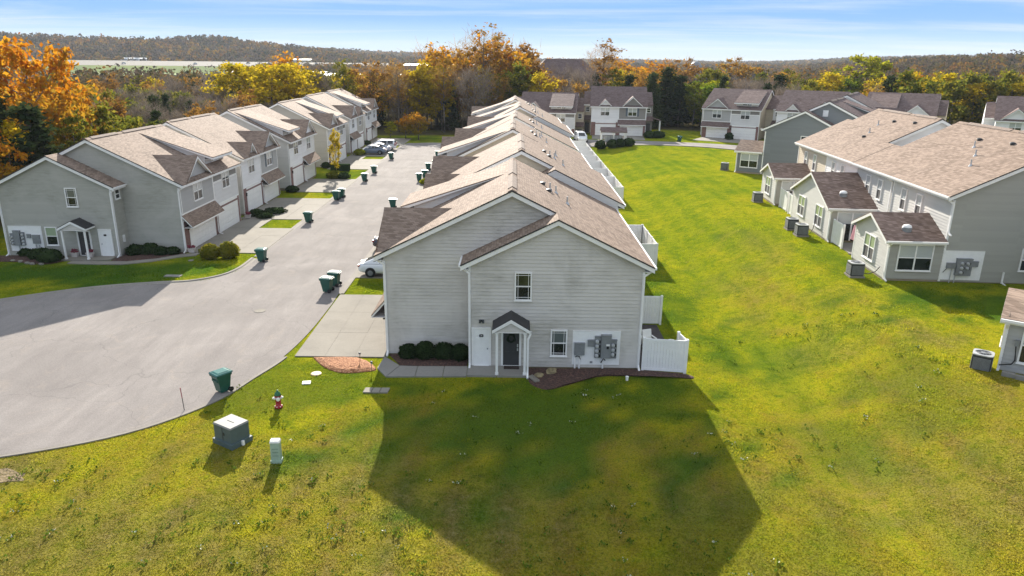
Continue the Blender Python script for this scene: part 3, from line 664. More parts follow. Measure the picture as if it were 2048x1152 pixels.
        window(r, (Xw, (s0 + s1) / 2, zroof(Xw) + 0.07), (0, 1, 0), (-1, 0, 0), 1.7, 0.78, 2, 'glass', 'glass', cross=True, trim=0.06)

# ------------------------------------------------------------------ ground
def axis(lo, hi, n0, n1, step, grow=1.13):
    mid = list(np.arange(n0, n1 + 1e-6, step)); a = mid[0]; d = step; left = []
    while a > lo: d = min(d * grow, 90); a -= d; left.append(a)
    a = mid[-1]; d = step; right = []
    while a < hi: d = min(d * grow, 90); a += d; right.append(a)
    return np.array(left[::-1] + mid + right)
gx = axis(-3600, 3600, -46, 62, 1.0); gy = axis(-400, 4200, 12, 150, 1.0)
GX, GY = np.meshgrid(gx, gy); gz = ZT(GX, GY) - 0.02
nx_, ny_ = len(gx), len(gy)
verts = np.stack([GX, GY, gz], -1).reshape(-1, 3)
ii = np.arange(nx_ * ny_).reshape(ny_, nx_); quads = np.stack([ii[:-1, :-1], ii[:-1, 1:], ii[1:, 1:], ii[1:, :-1]], -1).reshape(-1, 4)
def np_mesh(name, v, q, mat, smooth=False):
    me = bpy.data.meshes.new(name); me.vertices.add(len(v)); me.vertices.foreach_set('co', np.asarray(v, np.float32).ravel())
    k = q.shape[1]; me.loops.add(q.size); me.polygons.add(len(q)); me.loops.foreach_set('vertex_index', q.astype(np.int32).ravel())
    me.polygons.foreach_set('loop_start', np.arange(0, q.size, k, dtype=np.int32)); me.polygons.foreach_set('loop_total', np.full(len(q), k, np.int32))
    if smooth: me.polygons.foreach_set('use_smooth', np.ones(len(q), bool))
    me.materials.append(mat); me.update(); me.validate()
    o = bpy.data.objects.new(name, me); COL.objects.link(o); return o
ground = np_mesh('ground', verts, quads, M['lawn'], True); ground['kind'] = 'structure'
def woodmask(x, y):
    d = np.hypot(x, y - 60); edge = 4 * (vnoise(x / 9, y / 9, 2) - 0.5)
    left = S((-44.5 - x + edge) / 3.0) * (y > 44)
    far = np.maximum(S((y - 152 + 0.02 * x + edge) / 5.0) * (x < 14), S((y - 163 + 0.45 * np.maximum(x - 20, 0) + edge) / 5.0))
    right = S((x - 84 + edge) / 6.0)
    wv = np.maximum(np.maximum(left, far), right)
    return wv
at = ground.data.attributes.new('wood', 'FLOAT', 'POINT'); at.data.foreach_set('value', woodmask(GX, GY).astype(np.float32).ravel())

for nm_, L_ in (('lush_shade', LUSH_SHADE), ('dry', DRY)):
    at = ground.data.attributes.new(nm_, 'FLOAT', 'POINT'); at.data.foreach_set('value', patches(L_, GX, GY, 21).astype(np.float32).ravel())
HZ = MB(); HZ.box(-3900, 3900, -700, 4500, -40, 82)
hz = NT('haze'); hz.t.nodes.remove(hz.b); pv = hz.n('ShaderNodeVolumePrincipled'); pv.inputs['Color'].default_value = (0.80, 0.88, 1.0, 1); pv.inputs['Density'].default_value = 0.00011; pv.inputs['Anisotropy'].default_value = 0.0; hz.l(pv.outputs[0], hz.out.inputs['Volume'])
HAZE = True
if HAZE:
    ho = build('haze', HZ, hz.m); ho['kind'] = 'stuff'
def ribbon(name, A, B, z, mat, cols=4, side=0.0, props=None):
    """sheet between polylines A and B (lists of (x, y)), lying z above the terrain"""
    A = np.array(A, float); B = np.array(B, float); mb = MB(); n = len(A)
    for i in range(n):
        for c in range(cols + 1):
            p = A[i] + (B[i] - A[i]) * c / cols; mb.v.append((p[0], p[1], zt(p[0], p[1]) + z))
    for i in range(n - 1):
        for c in range(cols):
            a = i * (cols + 1) + c; mb.f.append((a, a + 1, a + cols + 2, a + cols + 1))
    if side:
        o = len(mb.v); ring = [i * (cols + 1) for i in range(n)] + [(n - 1) * (cols + 1) + c for c in range(1, cols + 1)] + [i * (cols + 1) + cols for i in range(n - 2, -1, -1)] + [c for c in range(cols - 1, 0, -1)]
        for r in ring: v = mb.v[r]; mb.v.append((v[0], v[1], v[2] - side))
        for k in range(len(ring)): k2 = (k + 1) % len(ring); mb.f.append((ring[k], ring[k2], o + k2, o + k))
    o = build(name, mb, mat); o['kind'] = 'structure'; return o
def resample(pts, step):
    out = [pts[0]]
    for a, b in zip(pts, pts[1:]):
        d = math.hypot(b[0] - a[0], b[1] - a[1]); n = max(1, int(d / step))
        for k in range(1, n + 1): out.append((a[0] + (b[0] - a[0]) * k / n, a[1] + (b[1] - a[1]) * k / n))
    return out
def spline(pts, n=6):
    P = [pts[0]] + list(pts) + [pts[-1]]; out = []
    for i in range(1, len(P) - 2):
        p0, p1, p2, p3 = [np.array(P[j], float) for j in (i - 1, i, i + 1, i + 2)]
        for k in range(n):
            t = k / n; out.append(tuple(0.5 * ((2 * p1) + (-p0 + p2) * t + (2 * p0 - 5 * p1 + 4 * p2 - p3) * t * t + (-p0 + 3 * p1 - 3 * p2 + p3) * t ** 3)))
    out.append(tuple(pts[-1])); return out
KL = spline([(-30, 24.4), (-35.5, 26.5), (-38.5, 31), (-38.4, 37), (-36.3, 42), (-33.0, 44.9), (-29.2, 47.4), (-25.5, 48.75), (-23.0, 49.35), (-21.2, 50.9), (-20.5, 53), (-20.45, 56)], 6) + [(-20.5, y) for y in np.arange(58, 137, 2.0)] + spline([(-20.4, 137), (-20.0, 139.5), (-18.3, 140.6)], 4)
KR = spline([(-29, 24.2), (-25, 24.7), (-20.6, 25.8), (-16.6, 27.8), (-14.1, 30.7), (-13.1, 33.5), (-12.3, 36.2), (-11.9, 40), (-11.8, 45)], 6) + [(-11.9, y) for y in np.arange(48, 128, 2.0)] + spline([(-11.9, 128), (-11.0, 130.5), (-9.2, 131.4)], 4)
def interp_poly(P, n):
    P = np.array(P); d = np.r_[0, np.cumsum(np.hypot(*np.diff(P, axis=0).T))]; t = np.linspace(0, d[-1], n); return np.stack([np.interp(t, d, P[:, 0]), np.interp(t, d, P[:, 1])], 1)
# the street with its turning circle: rows of equal y
mb = MB(); ys = np.concatenate([np.linspace(24.3, 56, 70), np.arange(57, 141, 1.5)])
def xl(y): P = np.array(KL); k = np.argsort(P[3:, 1]); return np.interp(y, P[3:, 1][k], P[3:, 0][k])
def xr(y): P = np.array(KR); k = np.argsort(P[:, 1]); return np.interp(y, P[:, 1][k], P[:, 0][k])
A = [(min(xl(y) if y > 27 else -30 - 5 * (y - 24.3) / 2.7, xr(y) - .2), y) for y in ys]; B = [(xr(y), y) for y in ys]
street = ribbon('street', A, B, 0.012, 'road', 6)
cross_front = spline([(-11.95, 128.0), (-11.0, 130.5), (-8, 131.4), (0, 131.6), (8, 131.2), (14, 130.4), (20, 130.0), (26, 130.2), (33, 128.0), (40, 122.5), (50, 115), (62, 106), (74, 97)], 5)
cross_back = spline([(-20.0, 138.5), (-15.8, 140.6), (-8, 139.6), (0, 139.2), (8, 138.8), (14, 138.2), (20, 137.6), (27, 136.4), (36, 133.5), (44, 128.2), (54, 120.8), (66, 111.6), (78, 102)], 5)
ribbon('street', cross_front, cross_back, 0.016, 'road', 6)
def kerb(pts, wd, hgt, inward, z0=0.0):
    P = np.array(pts, float); T = np.gradient(P, axis=0); T /= np.linalg.norm(T, axis=1)[:, None]; Nn = np.stack([-T[:, 1], T[:, 0]], 1) * inward
    prof = [(0.0, 0.014), (wd * 0.45, hgt * 0.25), (wd * 0.62, hgt), (wd, hgt), (wd, -0.1), (0.0, -0.1)]
    mb = MB(); k = len(prof)
    for p, n in zip(P, Nn):
        for o, h in prof: q = p - n * o; mb.v.append((q[0], q[1], zt(q[0], q[1]) + h + z0))
    for i in range(len(P) - 1):
        for j in range(k): mb.f.append((i * k + j, i * k + (j + 1) % k, (i + 1) * k + (j + 1) % k, (i + 1) * k + j))
    o = build('kerb', mb, 'kerb'); o['kind'] = 'structure'; return o
iL = [i for i, p in enumerate(KL) if p[1] < 56.3]
kerb([KL[i] for i in iL], 0.46, 0.09, -1)
iR = [i for i, p in enumerate(KR) if p[1] < 36.3]
kerb([KR[i] for i in iR], 0.22, 0.03, 1)
kerb([(-20.47, y) for y in np.arange(56.5, 137, 2.0)], 0.42, 0.035, -1)
kerb([(-11.93, y) for y in np.arange(47.2, 128, 2.0)], 0.42, 0.035, 1)
kerb(cross_front[5:], 0.40, 0.09, 1)

# concrete drives: every slab between two joints is a piece of its own
def slab_mesh(mb, quad, z, th=0.12, gap=0.011):
    q = [Vector((x, y, 0)) for x, y in quad]; c = sum(q, Vector()) / len(q); n = len(q)
    top = []
    for p in q:
        d = (c - p); p2 = p + d.normalized() * gap; top.append((p2.x, p2.y, zt(p2.x, p2.y) + z))
    mb.slab(top, (0, 0, -th)); return mb
def drive(label, name, quads, z, mat='concrete', cat=None):
    r = bpy.data.objects.new(name, None); COL.objects.link(r); r['kind'] = 'structure'; r['label'] = label
    bed = MB()
    for q in quads:
        mb = slab_mesh(MB(), q, z + random.uniform(-0.004, 0.004)); build('slab', mb, mat, r)
        bed.add([(x, y, zt(x, y) + z - 0.02) for x, y in q], [tuple(range(len(q)))])
    build('joint_bed', bed, 'concrete_dk', r)
    return r
def grid(x0, x1, y0, y1, nx, ny): 
    xs = np.linspace(x0, x1, nx + 1); ys = np.linspace(y0, y1, ny + 1)
    return [[(xs[i], ys[j]), (xs[i + 1], ys[j]), (xs[i + 1], ys[j + 1]), (xs[i], ys[j + 1])] for j in range(ny) for i in range(nx)]
drive('concrete drive beside the nearest central house', 'driveway', grid(-11.72, -6.85, 36.25, 47.0, 3, 3), 0.035)
for k, (a, b, c) in enumerate([(51.0, 61.6, 2), (65.4, 76.2, 2), (85.0, 96, 2), (99.5, 110, 2), (114, 125, 2)]):
    drive('concrete drive of the central row', 'driveway', grid(-11.72, -6.85 + .1 * k, a, b, 2, 3), 0.035)
drive('concrete drives before the near left townhouse', 'driveway', grid(-26.7, -20.6, 57.6, 66.7, 3, 3) + grid(-26.7, -23.9, 66.72, 70.6, 1, 1), 0.035)
drive('concrete drives before the second left townhouse', 'driveway', grid(-27.1, -20.6, 70.65, 82.0, 3, 3), 0.035)
drive('concrete drives before the third left townhouse', 'driveway', grid(-26.7, -20.6, 86.0, 95.9, 3, 3), 0.035)
drive('concrete drives before the fourth left townhouse', 'driveway', grid(-26.9, -20.6, 104.9, 115.9, 3, 3) + grid(-26.9, -24.1, 115.95, 119.4, 1, 1), 0.035)
drive('concrete drives before the fifth left townhouse', 'driveway', grid(-26.9, -20.6, 119.45, 130.9, 3, 3) + grid(-26.9, -24, 130.95, 135.1, 1, 1), 0.035)
drive('concrete drives before the last left townhouse', 'driveway', grid(-27.5, -20.5, 135.15, 147.5, 3, 3), 0.035)

# ------------------------------------------------------------------ the left row
U = lambda **k: k
roots = {}
roots['M1'] = module('grey townhouse at the near left with white porch and meters on its shaded end', -26.75, 57.6, 0, L=12.3, nearwall='sid_green', wing_oh=0.3, back=0.95,
    units=[U(y0=0, y1=6.6, kind='gable', wall='sid_mid', awning=True), U(y0=6.6, y1=12.3, kind='shed', wall='sid_pale', top='taupe')], farwall='sid_cream', group='townhouses of the left row')
roots['M2'] = module('white townhouse with slate shutters, second along the left row', -27.2, 72.45, 0.10, L=11.4, nearwall='sid_offw', back=1.5,
    units=[U(y0=0, y1=5.7, kind='small', wall='sid_white'), U(y0=5.7, y1=11.4, kind='gable', wall='sid_mid', awning=True, shutters=True)], group='townhouses of the left row')
roots['M3'] = module('white townhouse with cream end wall, third along the left row', -26.75, 87.0, 0.22, L=11.3, nearwall='sid_offw', back=0.2,
    units=[U(y0=0, y1=5.6, kind='shed', wall='sid_white', top='taupe'), U(y0=5.6, y1=11.3, kind='gable', wall='sid_white', awning=True)], group='townhouses of the left row')
roots['M4'] = module('beige grey townhouse behind the thin yellow young tree, fourth in the left row', -27.0, 106.7, 0.0, L=11.4, nearwall='sid_beige', back=1.6, wing_oh=.02,
    units=[U(y0=0, y1=5.8, kind='gable', wall='sid_pale', awning=True), U(y0=5.8, y1=11.4, kind='shed', wall='sid_pale', top='taupe')], group='townhouses of the left row')
roots['M5'] = module('white and grey townhouse above the three parked cars, fifth in the left row', -27.1, 121.6, 0.25, L=11.4, nearwall='sid_offw', back=1.6,
    units=[U(y0=0, y1=5.8, kind='gable', wall='sid_white', awning=True), U(y0=5.8, y1=11.4, kind='small', wall='sid_beige')], group='townhouses of the left row')
roots['M6'] = module('white townhouse at the far end of the left row by the wood', -27.6, 137.6, 0.3, L=11.4, nearwall='sid_offw', back=0.2,
    units=[U(y0=0, y1=5.8, kind='shed', wall='sid_white', top='taupe'), U(y0=5.8, y1=11.4, kind='gable', wall='sid_white', awning=True)], group='townhouses of the left row')
# ------------------------------------------------------------------ the central row
g_ = 'townhouses of the central row'; cu = dict(visible=False)
vents = lambda a: [(9.0, a + 6.4, 'pipe'), (9.35, a + 6.3, 'pipe'), (8.6, a + 7.2, 'hood'), (8.9, a + 5.6, 'hood'), (9.9, a + 4.3, 'pipe')]
roots['C1'] = module('light grey townhouse nearest the viewer, with dark gabled porch and meters on its end', -6.8, 36.78, 0, mx=False, L=12.0, nearwall='sid_grey', wing_oh=0.3, back=1.0,
    units=[U(y0=0.2, y1=6.0, kind='gable', awning=True, visible=False), U(y0=6.0, y1=12.0, kind='shed', dwall='sid_pale', visible=False)], group=g_, slope_vents=vents(0))
roots['C2'] = module('townhouse with cream gable end, second in the central row', -6.2, 51.35, 0.30, mx=False, L=11.4, nearwall='sid_cream', wingwall='sid_pale', back=1.5,
    units=[U(y0=0, y1=5.7, kind='small', **cu), U(y0=5.7, y1=11.4, kind='gable', **cu)], group=g_, slope_vents=vents(-1) + [(9.6, 7.9, 'pipe')])
roots['C3'] = module('townhouse with cream gable and long shed dormer, third in the central row', -6.85, 65.9, 0.42, mx=False, L=11.3, nearwall='sid_cream', back=0.3,
    units=[U(y0=0, y1=5.6, kind='shed', dwall='sid_pale', **cu), U(y0=5.6, y1=11.3, kind='gable', **cu)], group=g_, slope_vents=vents(-1) + [(9.6, 7.9, 'pipe')])
roots['C4'] = module('townhouse with pale grey gable, fourth in the central row past the gap', -6.6, 85.4, 0.0, mx=False, L=11.4, nearwall='sid_pale', back=1.5, wing_oh=.02,
    units=[U(y0=0, y1=5.7, kind='gable', **cu), U(y0=5.7, y1=11.4, kind='shed', dwall='sid_pale', **cu)], group=g_, slope_vents=vents(-1))
roots['C5'] = module('townhouse with cream band under its roof, fifth in the central row', -6.0, 99.9, 0.3, mx=False, L=11.4, nearwall='sid_cream', wingwall='sid_pale', back=1.5,
    units=[U(y0=0, y1=5.7, kind='gable', **cu), U(y0=5.7, y1=11.4, kind='shed', dwall='sid_pale', **cu)], group=g_, slope_vents=vents(-1))
roots['C6'] = module('last townhouse of the central row, nearest the far cross street', -6.6, 114.6, 0.45, mx=False, L=11.0, nearwall='sid_cream', back=0.3,
    units=[U(y0=0, y1=5.5, kind='shed', dwall='sid_pale', **cu), U(y0=5.5, y1=11.0, kind='gable', **cu)], group=g_, slope_vents=vents(-1))
# ------------------------------------------------------------------ the right row (its back gardens face the lawn)
def root_at(local, world, rz):
    c, s = math.cos(rz), math.sin(rz); x, y = -local[0], local[1]; return world[0] - (c * x - s * y), world[1] - (s * x + c * y)
rzR = rad(-3.4); LR_ = 12.2
x_, y_ = root_at((D, -1.6), (27.70, 45.2), rzR)
gR = 'townhouses of the right row'
roots['R1'] = module('green grey townhouse at right with meters on a white board', x_, y_, 2.0, rzR, L=LR_, w0b=8.2, nearwall='sid_rgrey', wing_oh=0.3, back=1.6, rear=1, group=gR, slope_vents=[(9.2, 5.2, 'pipe'), (10.0, 3.4, 'pipe'), (11.0, 1.9, 'pipe'), (8.4, 6.2, 'hood'), (8.2, 2.6, 'hood')])
x_, y_ = root_at((D, -17.0), (27.70, 45.2), rzR)
c_, s_ = math.cos(rzR), math.sin(rzR)
bx, by = roots['R1'].location.x - s_ * 15.42, roots['R1'].location.y + c_ * 15.42
roots['R1b'] = module('white and beige townhouse joined on behind the green grey one by a white roof step', bx, by, 2.02, rzR, L=LR_, w0=8.2, w0b=4.6, nearwall='sid_white', wingwall='sid_white', back=1.6, rear=1, group=gR, slope_vents=[(9.0, 6.5, 'pipe'), (10.2, 5.2, 'pipe'), (10.9, 4.6, 'hood'), (8.2, 5.2, 'hood'), (7.9, 1.9, 'hood')])
rz2 = rad(-31)
x_, y_ = root_at((D, -1.6), (31.3, 92.0), rz2)
roots['R2'] = module('slate grey townhouse with a louvre in its gable, beyond the long tan roof', x_, y_, 1.95, rz2, L=11.4, nearwall='sid_slate', wing_oh=0.3, roofmat='shingle_shaded', back=1.5, group=gR, units=[U(y0=5.7, y1=11.4, kind='shed', dwall='sid_slate', **cu)])
bx, by = roots['R2'].location.x - math.sin(rz2) * 14.6, roots['R2'].location.y + math.cos(rz2) * 14.6
roots['R3'] = module('shaded roof townhouse joined behind the slate grey one', bx, by, 2.2, rz2, L=11.4, nearwall='sid_pale', roofmat='shingle_shaded', back=1.5, group=gR, units=[U(y0=0, y1=5.7, kind='gable', gw=1.8, **cu)])
rz0 = rad(-36)
x_, y_ = root_at((D + 3.5, -1.6), (22.65, 31.15), rz0)
roots['R0'] = module('grey house cut off by the picture edge at lower right', x_, y_, 1.82, rz0, L=12, nearwall='sid_mid', wing_oh=0.3, back=1.5, rear=None, group=gR, rearwall='sid_mid')
# ------------------------------------------------------------------ the far row
gF = 'townhouses of the far row'
def far(key, label, x, y, th, units, nearwall='sid_beige', L=10.8, wing=1.6, back=1.6, dz=0.0, farwall='sid_cream', **k):
    roots[key] = module(label, x, y, zt(x + 4 * math.cos(th), y - 4 * math.sin(th)) + dz, rad(-90) - rad(th), L=L, nearwall=nearwall, farwall=farwall, roofmat='shingle_shaded', wing=wing, back=back, units=units, group=gF, ridge=False, **k)
far('F1', 'far grey townhouse behind the central roofs with a louvre in its gable', 1.1, 146.2, 8, [U(y0=0, y1=5.4, kind='gable', wall='sid_slate', louver=True, awning=True, gw=2.0), U(y0=5.4, y1=10.8, kind='shed', wall='sid_pale', top='taupe')])
far('F2', 'far townhouse with a white gable and a shuttered taupe gable, behind the mailbox shelter', 15.2, 146.3, 6, [U(y0=0, y1=5.3, kind='small', wall='sid_white'), U(y0=5.3, y1=10.6, kind='gable', wall='taupe', awning=True, shutters=True, gw=2.0)], L=10.6, dz=0.06)
far('F3', 'far grey townhouse with a tan end wall, right of the open lawn', 37.0, 145.6, 31, [U(y0=0, y1=5.4, kind='gable', wall='sid_mid', awning=True, gw=2.2), U(y0=5.4, y1=10.8, kind='shed', wall='sid_pale', top='taupe')])
far('F4', 'far townhouse with a white gable showing above the slate grey gable', 48.6, 137.7, 31, [U(y0=0, y1=5.4, kind='small', wall='sid_white'), U(y0=5.4, y1=10.8, kind='gable', wall='sid_mid', gw=2.2, shutters=True)], dz=0.1)
far('F5', 'far shaded roof townhouse with a cream end, by the edge of the wood', 60.9, 129.9, 31, [U(y0=0, y1=5.4, kind='shed', wall='sid_pale'), U(y0=5.4, y1=10.8, kind='gable', wall='sid_white', gw=2.2)], dz=0.2)
far('F6', 'pale townhouse cut off by the picture edge at upper right', 77.5, 119.5, 31, [U(y0=0, y1=5.4, kind='gable', wall='sid_white', awning=True, gw=2.2), U(y0=5.4, y1=10.8, kind='shed', wall='sid_pale')], nearwall='sid_white', dz=0.2)
for k, (x, y, th, L) in dict(F1=(1.1, 146.2, 8, 10.8), F2=(15.2, 146.3, 6, 10.6), F3=(37.0, 145.6, 31, 10.8), F4=(48.6, 137.7, 31, 10.8), F5=(60.9, 129.9, 31, 10.8)).items():
    c, s = math.cos(rad(th)), math.sin(rad(th)); qs = []
    for i in range(3):
        for j in range(2):
            q = []
            for a, b in ((i, j), (i + 1, j), (i + 1, j + 1), (i, j + 1)):
                u, v = 0.3 + a * (L - 0.6) / 3, -0.05 - b * 3.4; q.append((x + u * c + v * s, y - u * s + v * c))
            qs.append(q)
    drive('concrete drive before a far townhouse', 'driveway', qs, 0.04)

# ------------------------------------------------------------------ end-wall fittings
def porch(r, xc, y0, w=2.0, dep=1.15, roofmat='edge', zt_=2.66, slabz=0.08, side=-1):
    """small gabled porch on two white posts: centre xc along X, wall face at y0, projecting to -Y"""
    hw = w / 2 + 0.12; zp = zt_ + 0.52; yf = y0 - dep - 0.18
    for s in (-1, 1):
        mb = MB(); mb.slab([(xc, yf, zp), (xc, y0, zp), (xc + s * hw, y0, zt_ - 0.06), (xc + s * hw, yf, zt_ - 0.06)], (0, 0, -0.05)); pr = build('porch_roof', mb, roofmat, r)
    mb = MB()
    for s in (-1, 1):
        mb.slab([(xc, yf - 0.005, zp - 0.05), (xc + s * hw, yf - 0.005, zt_ - 0.11), (xc + s * hw, yf - 0.005, zt_ - 0.28), (xc, yf - 0.005, zp - 0.24)], (0, 0.04, 0))
        mb.box(xc + s * (hw - 0.06) - 0.05, xc + s * (hw - 0.06) + 0.05, yf + 0.04, y0, zt_ - 0.24, zt_ - 0.10)
    mb.box(xc - hw + 0.1, xc + hw - 0.1, yf + 0.06, y0 - 0.02, zt_ - 0.26, zt_ - 0.24)
    build('porch_trim', mb, 'trim', r)
    mb = MB(); lap(mb, [(xc - hw + 0.2, zt_ - 0.24), (xc + hw - 0.2, zt_ - 0.24), (xc, zp - 0.2)], (0, yf + 0.1, 0), (1, 0, 0), (0, -1, 0), h=0.12); build('porch_gable', mb, 'sid_grey', r)
    for s in (-1, 1):
        mb = MB(); px = xc + s * (w / 2 - 0.12); py = y0 - dep
        mb.box(px - 0.06, px + 0.06, py - 0.06, py + 0.06, slabz, zt_ - 0.22); mb.box(px - 0.085, px + 0.085, py - 0.085, py + 0.085, slabz, slabz + 0.12); mb.box(px - 0.085, px + 0.085, py - 0.085, py + 0.085, zt_ - 0.34, zt_ - 0.23)
        build('post', mb, 'trim', r)
def front_door(r, xc, y, w, h, z0, mat, panels=6, number=False, wreath=False, name='door', knob=1, smart=False):
    F = frame3((xc, y, z0), (1, 0, 0), (0, -1, 0)); mb = MB(); fbox(mb, F, -w / 2, w / 2, 0.02, h, 0.02, 0.055)
    pw = w / 2
    for i in (0, 1):
        for a, b in ((0.12, 0.80), (0.92, 1.55), (1.66, 1.94)):
            u0 = -w / 2 + 0.10 + i * (pw - 0.03); fbox(mb, F, u0, u0 + pw - 0.17, a, min(b, h - 0.08), 0.055, 0.068)
    d = build(name, mb, mat, r)
    t = MB(); fbox(t, F, -w / 2 - 0.11, -w / 2, 0, h + 0.10, 0, 0.09); fbox(t, F, w / 2, w / 2 + 0.11, 0, h + 0.10, 0, 0.09); fbox(t, F, -w / 2, w / 2, h, h + 0.10, 0, 0.09); fbox(t, F, -w / 2, w / 2, -0.05, 0.02, 0, 0.10); build('door_frame', t, 'trim', d)
    k = MB(); kx = knob * (w / 2 - 0.08); cpt = F(kx, 0.95, 0.07)
    if smart: fbox(k, F, kx - 0.035, kx + 0.035, 1.05, 1.22, 0.05, 0.09); fbox(k, F, kx - 0.035, kx + 0.035, 0.84, 0.98, 0.05, 0.085); build('door_lock', k, 'metal_lt', d)
    else: fbox(k, F, kx - 0.03, kx + 0.03, 0.92, 0.98, 0.05, 0.11); build('door_knob', k, 'metal', d)
    if number:
        k = MB(); pts = []
        for j in range(16):
            a = 2 * math.pi * j / 16; pts.append(F(0.11 * max(-1, min(1, 1.25 * math.cos(a))), 1.67 + 0.075 * max(-1, min(1, 1.25 * math.sin(a))), 0.085))
        k.slab(pts, (0, 0.02, 0)); pl = build('number_plate', k, 'black', d)
    if wreath:
        k = MB(); R0, r0 = 0.20, 0.055; n1, n2 = 20, 8; o = len(k.v); c0 = Vector(F(0, 1.55, 0.10))
        for i in range(n1):
            a = 2 * math.pi * i / n1
            for j in range(n2):
                b = 2 * math.pi * j / n2; rr = r0 * random.uniform(0.75, 1.3); k.v.append(tuple(c0 + Vector(((R0 + rr * math.cos(b)) * math.cos(a), -rr * math.sin(b), (R0 + rr * math.cos(b)) * math.sin(a)))))
        for i in range(n1):
            for j in range(n2): k.f.append((i * n2 + j, ((i + 1) % n1) * n2 + j, ((i + 1) % n1) * n2 + (j + 1) % n2, i * n2 + (j + 1) % n2))
        build('wreath', k, MATS.get('leaf_dark') or plain('wreath_green', (0.015, 0.025, 0.015), 0.9, var=0.5, scale=30), d)
    return d
def text_mesh(name, s, size, loc, rx, parent, mat, rz=0.0):
    cu_ = bpy.data.curves.new(name, 'FONT'); cu_.body = s; cu_.size = size; cu_.align_x = 'CENTER'; cu_.align_y = 'CENTER'; cu_.extrude = 0.002
    t = bpy.data.objects.new(name, cu_); dg = bpy.context.evaluated_depsgraph_get(); COL.objects.link(t); dg.update()
    me = bpy.data.meshes.new_from_object(t.evaluated_get(dg)); bpy.data.objects.remove(t)
    o = bpy.data.objects.new(name, me); me.materials.append(M[mat]); COL.objects.link(o); o.parent = parent; o.location = loc; o.rotation_euler = (rx, 0, rz); return o
def round_meter(mb, F, u, z, r=0.085, d=0.13):
    n = 10; o = len(mb.v)
    for k, (rr, dd) in enumerate(((r * 1.15, 0.0), (r * 1.15, d * 0.45), (r, d * 0.5), (r * 0.92, d), (r * 0.3, d * 1.08))):
        for j in range(n):
            a = 2 * math.pi * j / n; mb.v.append(F(u + rr * math.cos(a), z + rr * math.sin(a), 0.2 + dd))
    for k in range(4):
        for j in range(n): mb.f.append((o + k * n + j, o + k * n + (j + 1) % n, o + (k + 1) * n + (j + 1) % n, o + (k + 1) * n + j))
    mb.f.append(tuple(o + 4 * n + j for j in range(n)))
def meters(r, F, layout, board, mast=None, flip=1):
    """white backing board with meter cabinets; layout list of (u0,u1,z0,z1,depth,mat,[(mu,mz)..])"""
    mb = MB(); u0, u1, z0, z1 = board; fbox(mb, F, u0, u1, z0, z1, 0.01, 0.045); b = build('meter_board', mb, 'vinyl', r)
    t = MB()
    for a in ((u0 - 0.04, u0, z0 - 0.04, z1 + 0.04), (u1, u1 + 0.04, z0 - 0.04, z1 + 0.04), (u0, u1, z1, z1 + 0.04), (u0, u1, z0 - 0.04, z0)): fbox(t, F, *a, 0.01, 0.055)
    build('board_trim', t, 'trim', b)
    for (a0, a1, c0, c1, dp, mat, ms) in layout:
        mb = MB(); fbox(mb, F, a0, a1, c0, c1, 0.046, dp); fbox(mb, F, a0 - 0.012, a1 + 0.012, c1 - 0.03, c1 + 0.012, 0.046, dp + 0.012)
        cb_ = build('meter_cabinet', mb, mat, r)
        for mu, mz in ms:
            q = MB(); G = lambda u, z, d, F=F, dp=dp: F(u, z, d - 0.2 + dp); round_meter(q, G, mu, mz); build('meter', q, 'metal_lt', cb_)
            q = MB(); fbox(q, F, mu + 0.10, mu + 0.17, mz - 0.08, mz + 0.06, dp, dp + 0.05); build('breaker', q, 'black', cb_)
    return b
# C1: local X = world x + 6.8, wall face at Y = -1.6
C1 = roots['C1']; Yw = -1.6
window(C1, (7.37, Yw - 0.01, 3.72), (1, 0, 0), (0, -1, 0), 0.88, 1.52, 1, 'glass_grn', 'glass', prairie=True)
window(C1, (9.27, Yw - 0.01, 0.68), (1, 0, 0), (0, -1, 0), 0.87, 1.47, 1, 'blind_dk', 'glass', prairie=True)
dw = front_door(C1, 5.24, Yw - 0.012, 0.80, 2.02, 0.12, 'door_white', number=True, name='utility_door', knob=1)
text_mesh('number', '36', 0.11, (5.24, Yw - 0.102, 1.79), rad(90), dw, 'trim')
front_door(C1, 6.79, Yw - 0.012, 0.84, 1.86, 0.12, 'char', wreath=True, smart=True)
porch(C1, 6.78, Yw, 1.66, 1.15)
mb = MB()
for dx_ in (-0.08, 0.08): mb.frustum(5.25 + dx_ - 0.06, 5.25 + dx_ + 0.06, Yw - 0.17, Yw - 0.05, 2.50, 5.25 + dx_ - 0.04, 5.25 + dx_ + 0.04, Yw - 0.14, Yw - 0.06, 2.66)
mb.box(5.12, 5.38, Yw - 0.05, Yw - 0.02, 2.54, 2.66); build('wall_lamp', mb, 'metal_dk', C1)
F_ = frame3((0, Yw, 0), (1, 0, 0), (0, -1, 0))
meters(C1, F_, [(10.08, 10.62, 0.80, 1.46, 0.20, 'metal', []), (10.77, 11.12, 1.28, 1.63, 0.16, 'metal', []), (11.14, 11.45, 0.66, 1.84, 0.18, 'metal', [(11.25, 0.80 + 0.26 * k) for k in range(4)]),
    (11.46, 11.98, 0.66, 1.93, 0.26, 'metal', []), (11.99, 12.28, 0.64, 1.66, 0.18, 'metal', [(12.08, 0.86 + 0.26 * k) for k in range(3)])], (10.02, 12.43, 0.26, 2.08))
q = MB(); fbox(q, F_, 11.74, 11.86, 1.20, 1.34, 0.26, 0.275); build('display', q, 'black', C1)
q = MB(); fbox(q, F_, 11.72, 11.90, 1.36, 1.46, 0.26, 0.27); build('sticker', q, 'trim', C1)
for ux in (10.14, 10.37, 11.60):
    q = MB(); q.tube([F_(ux, -0.05, 0.10), F_(ux, 0.70, 0.10)], 0.045, 8); build('conduit', q, 'trim', C1)
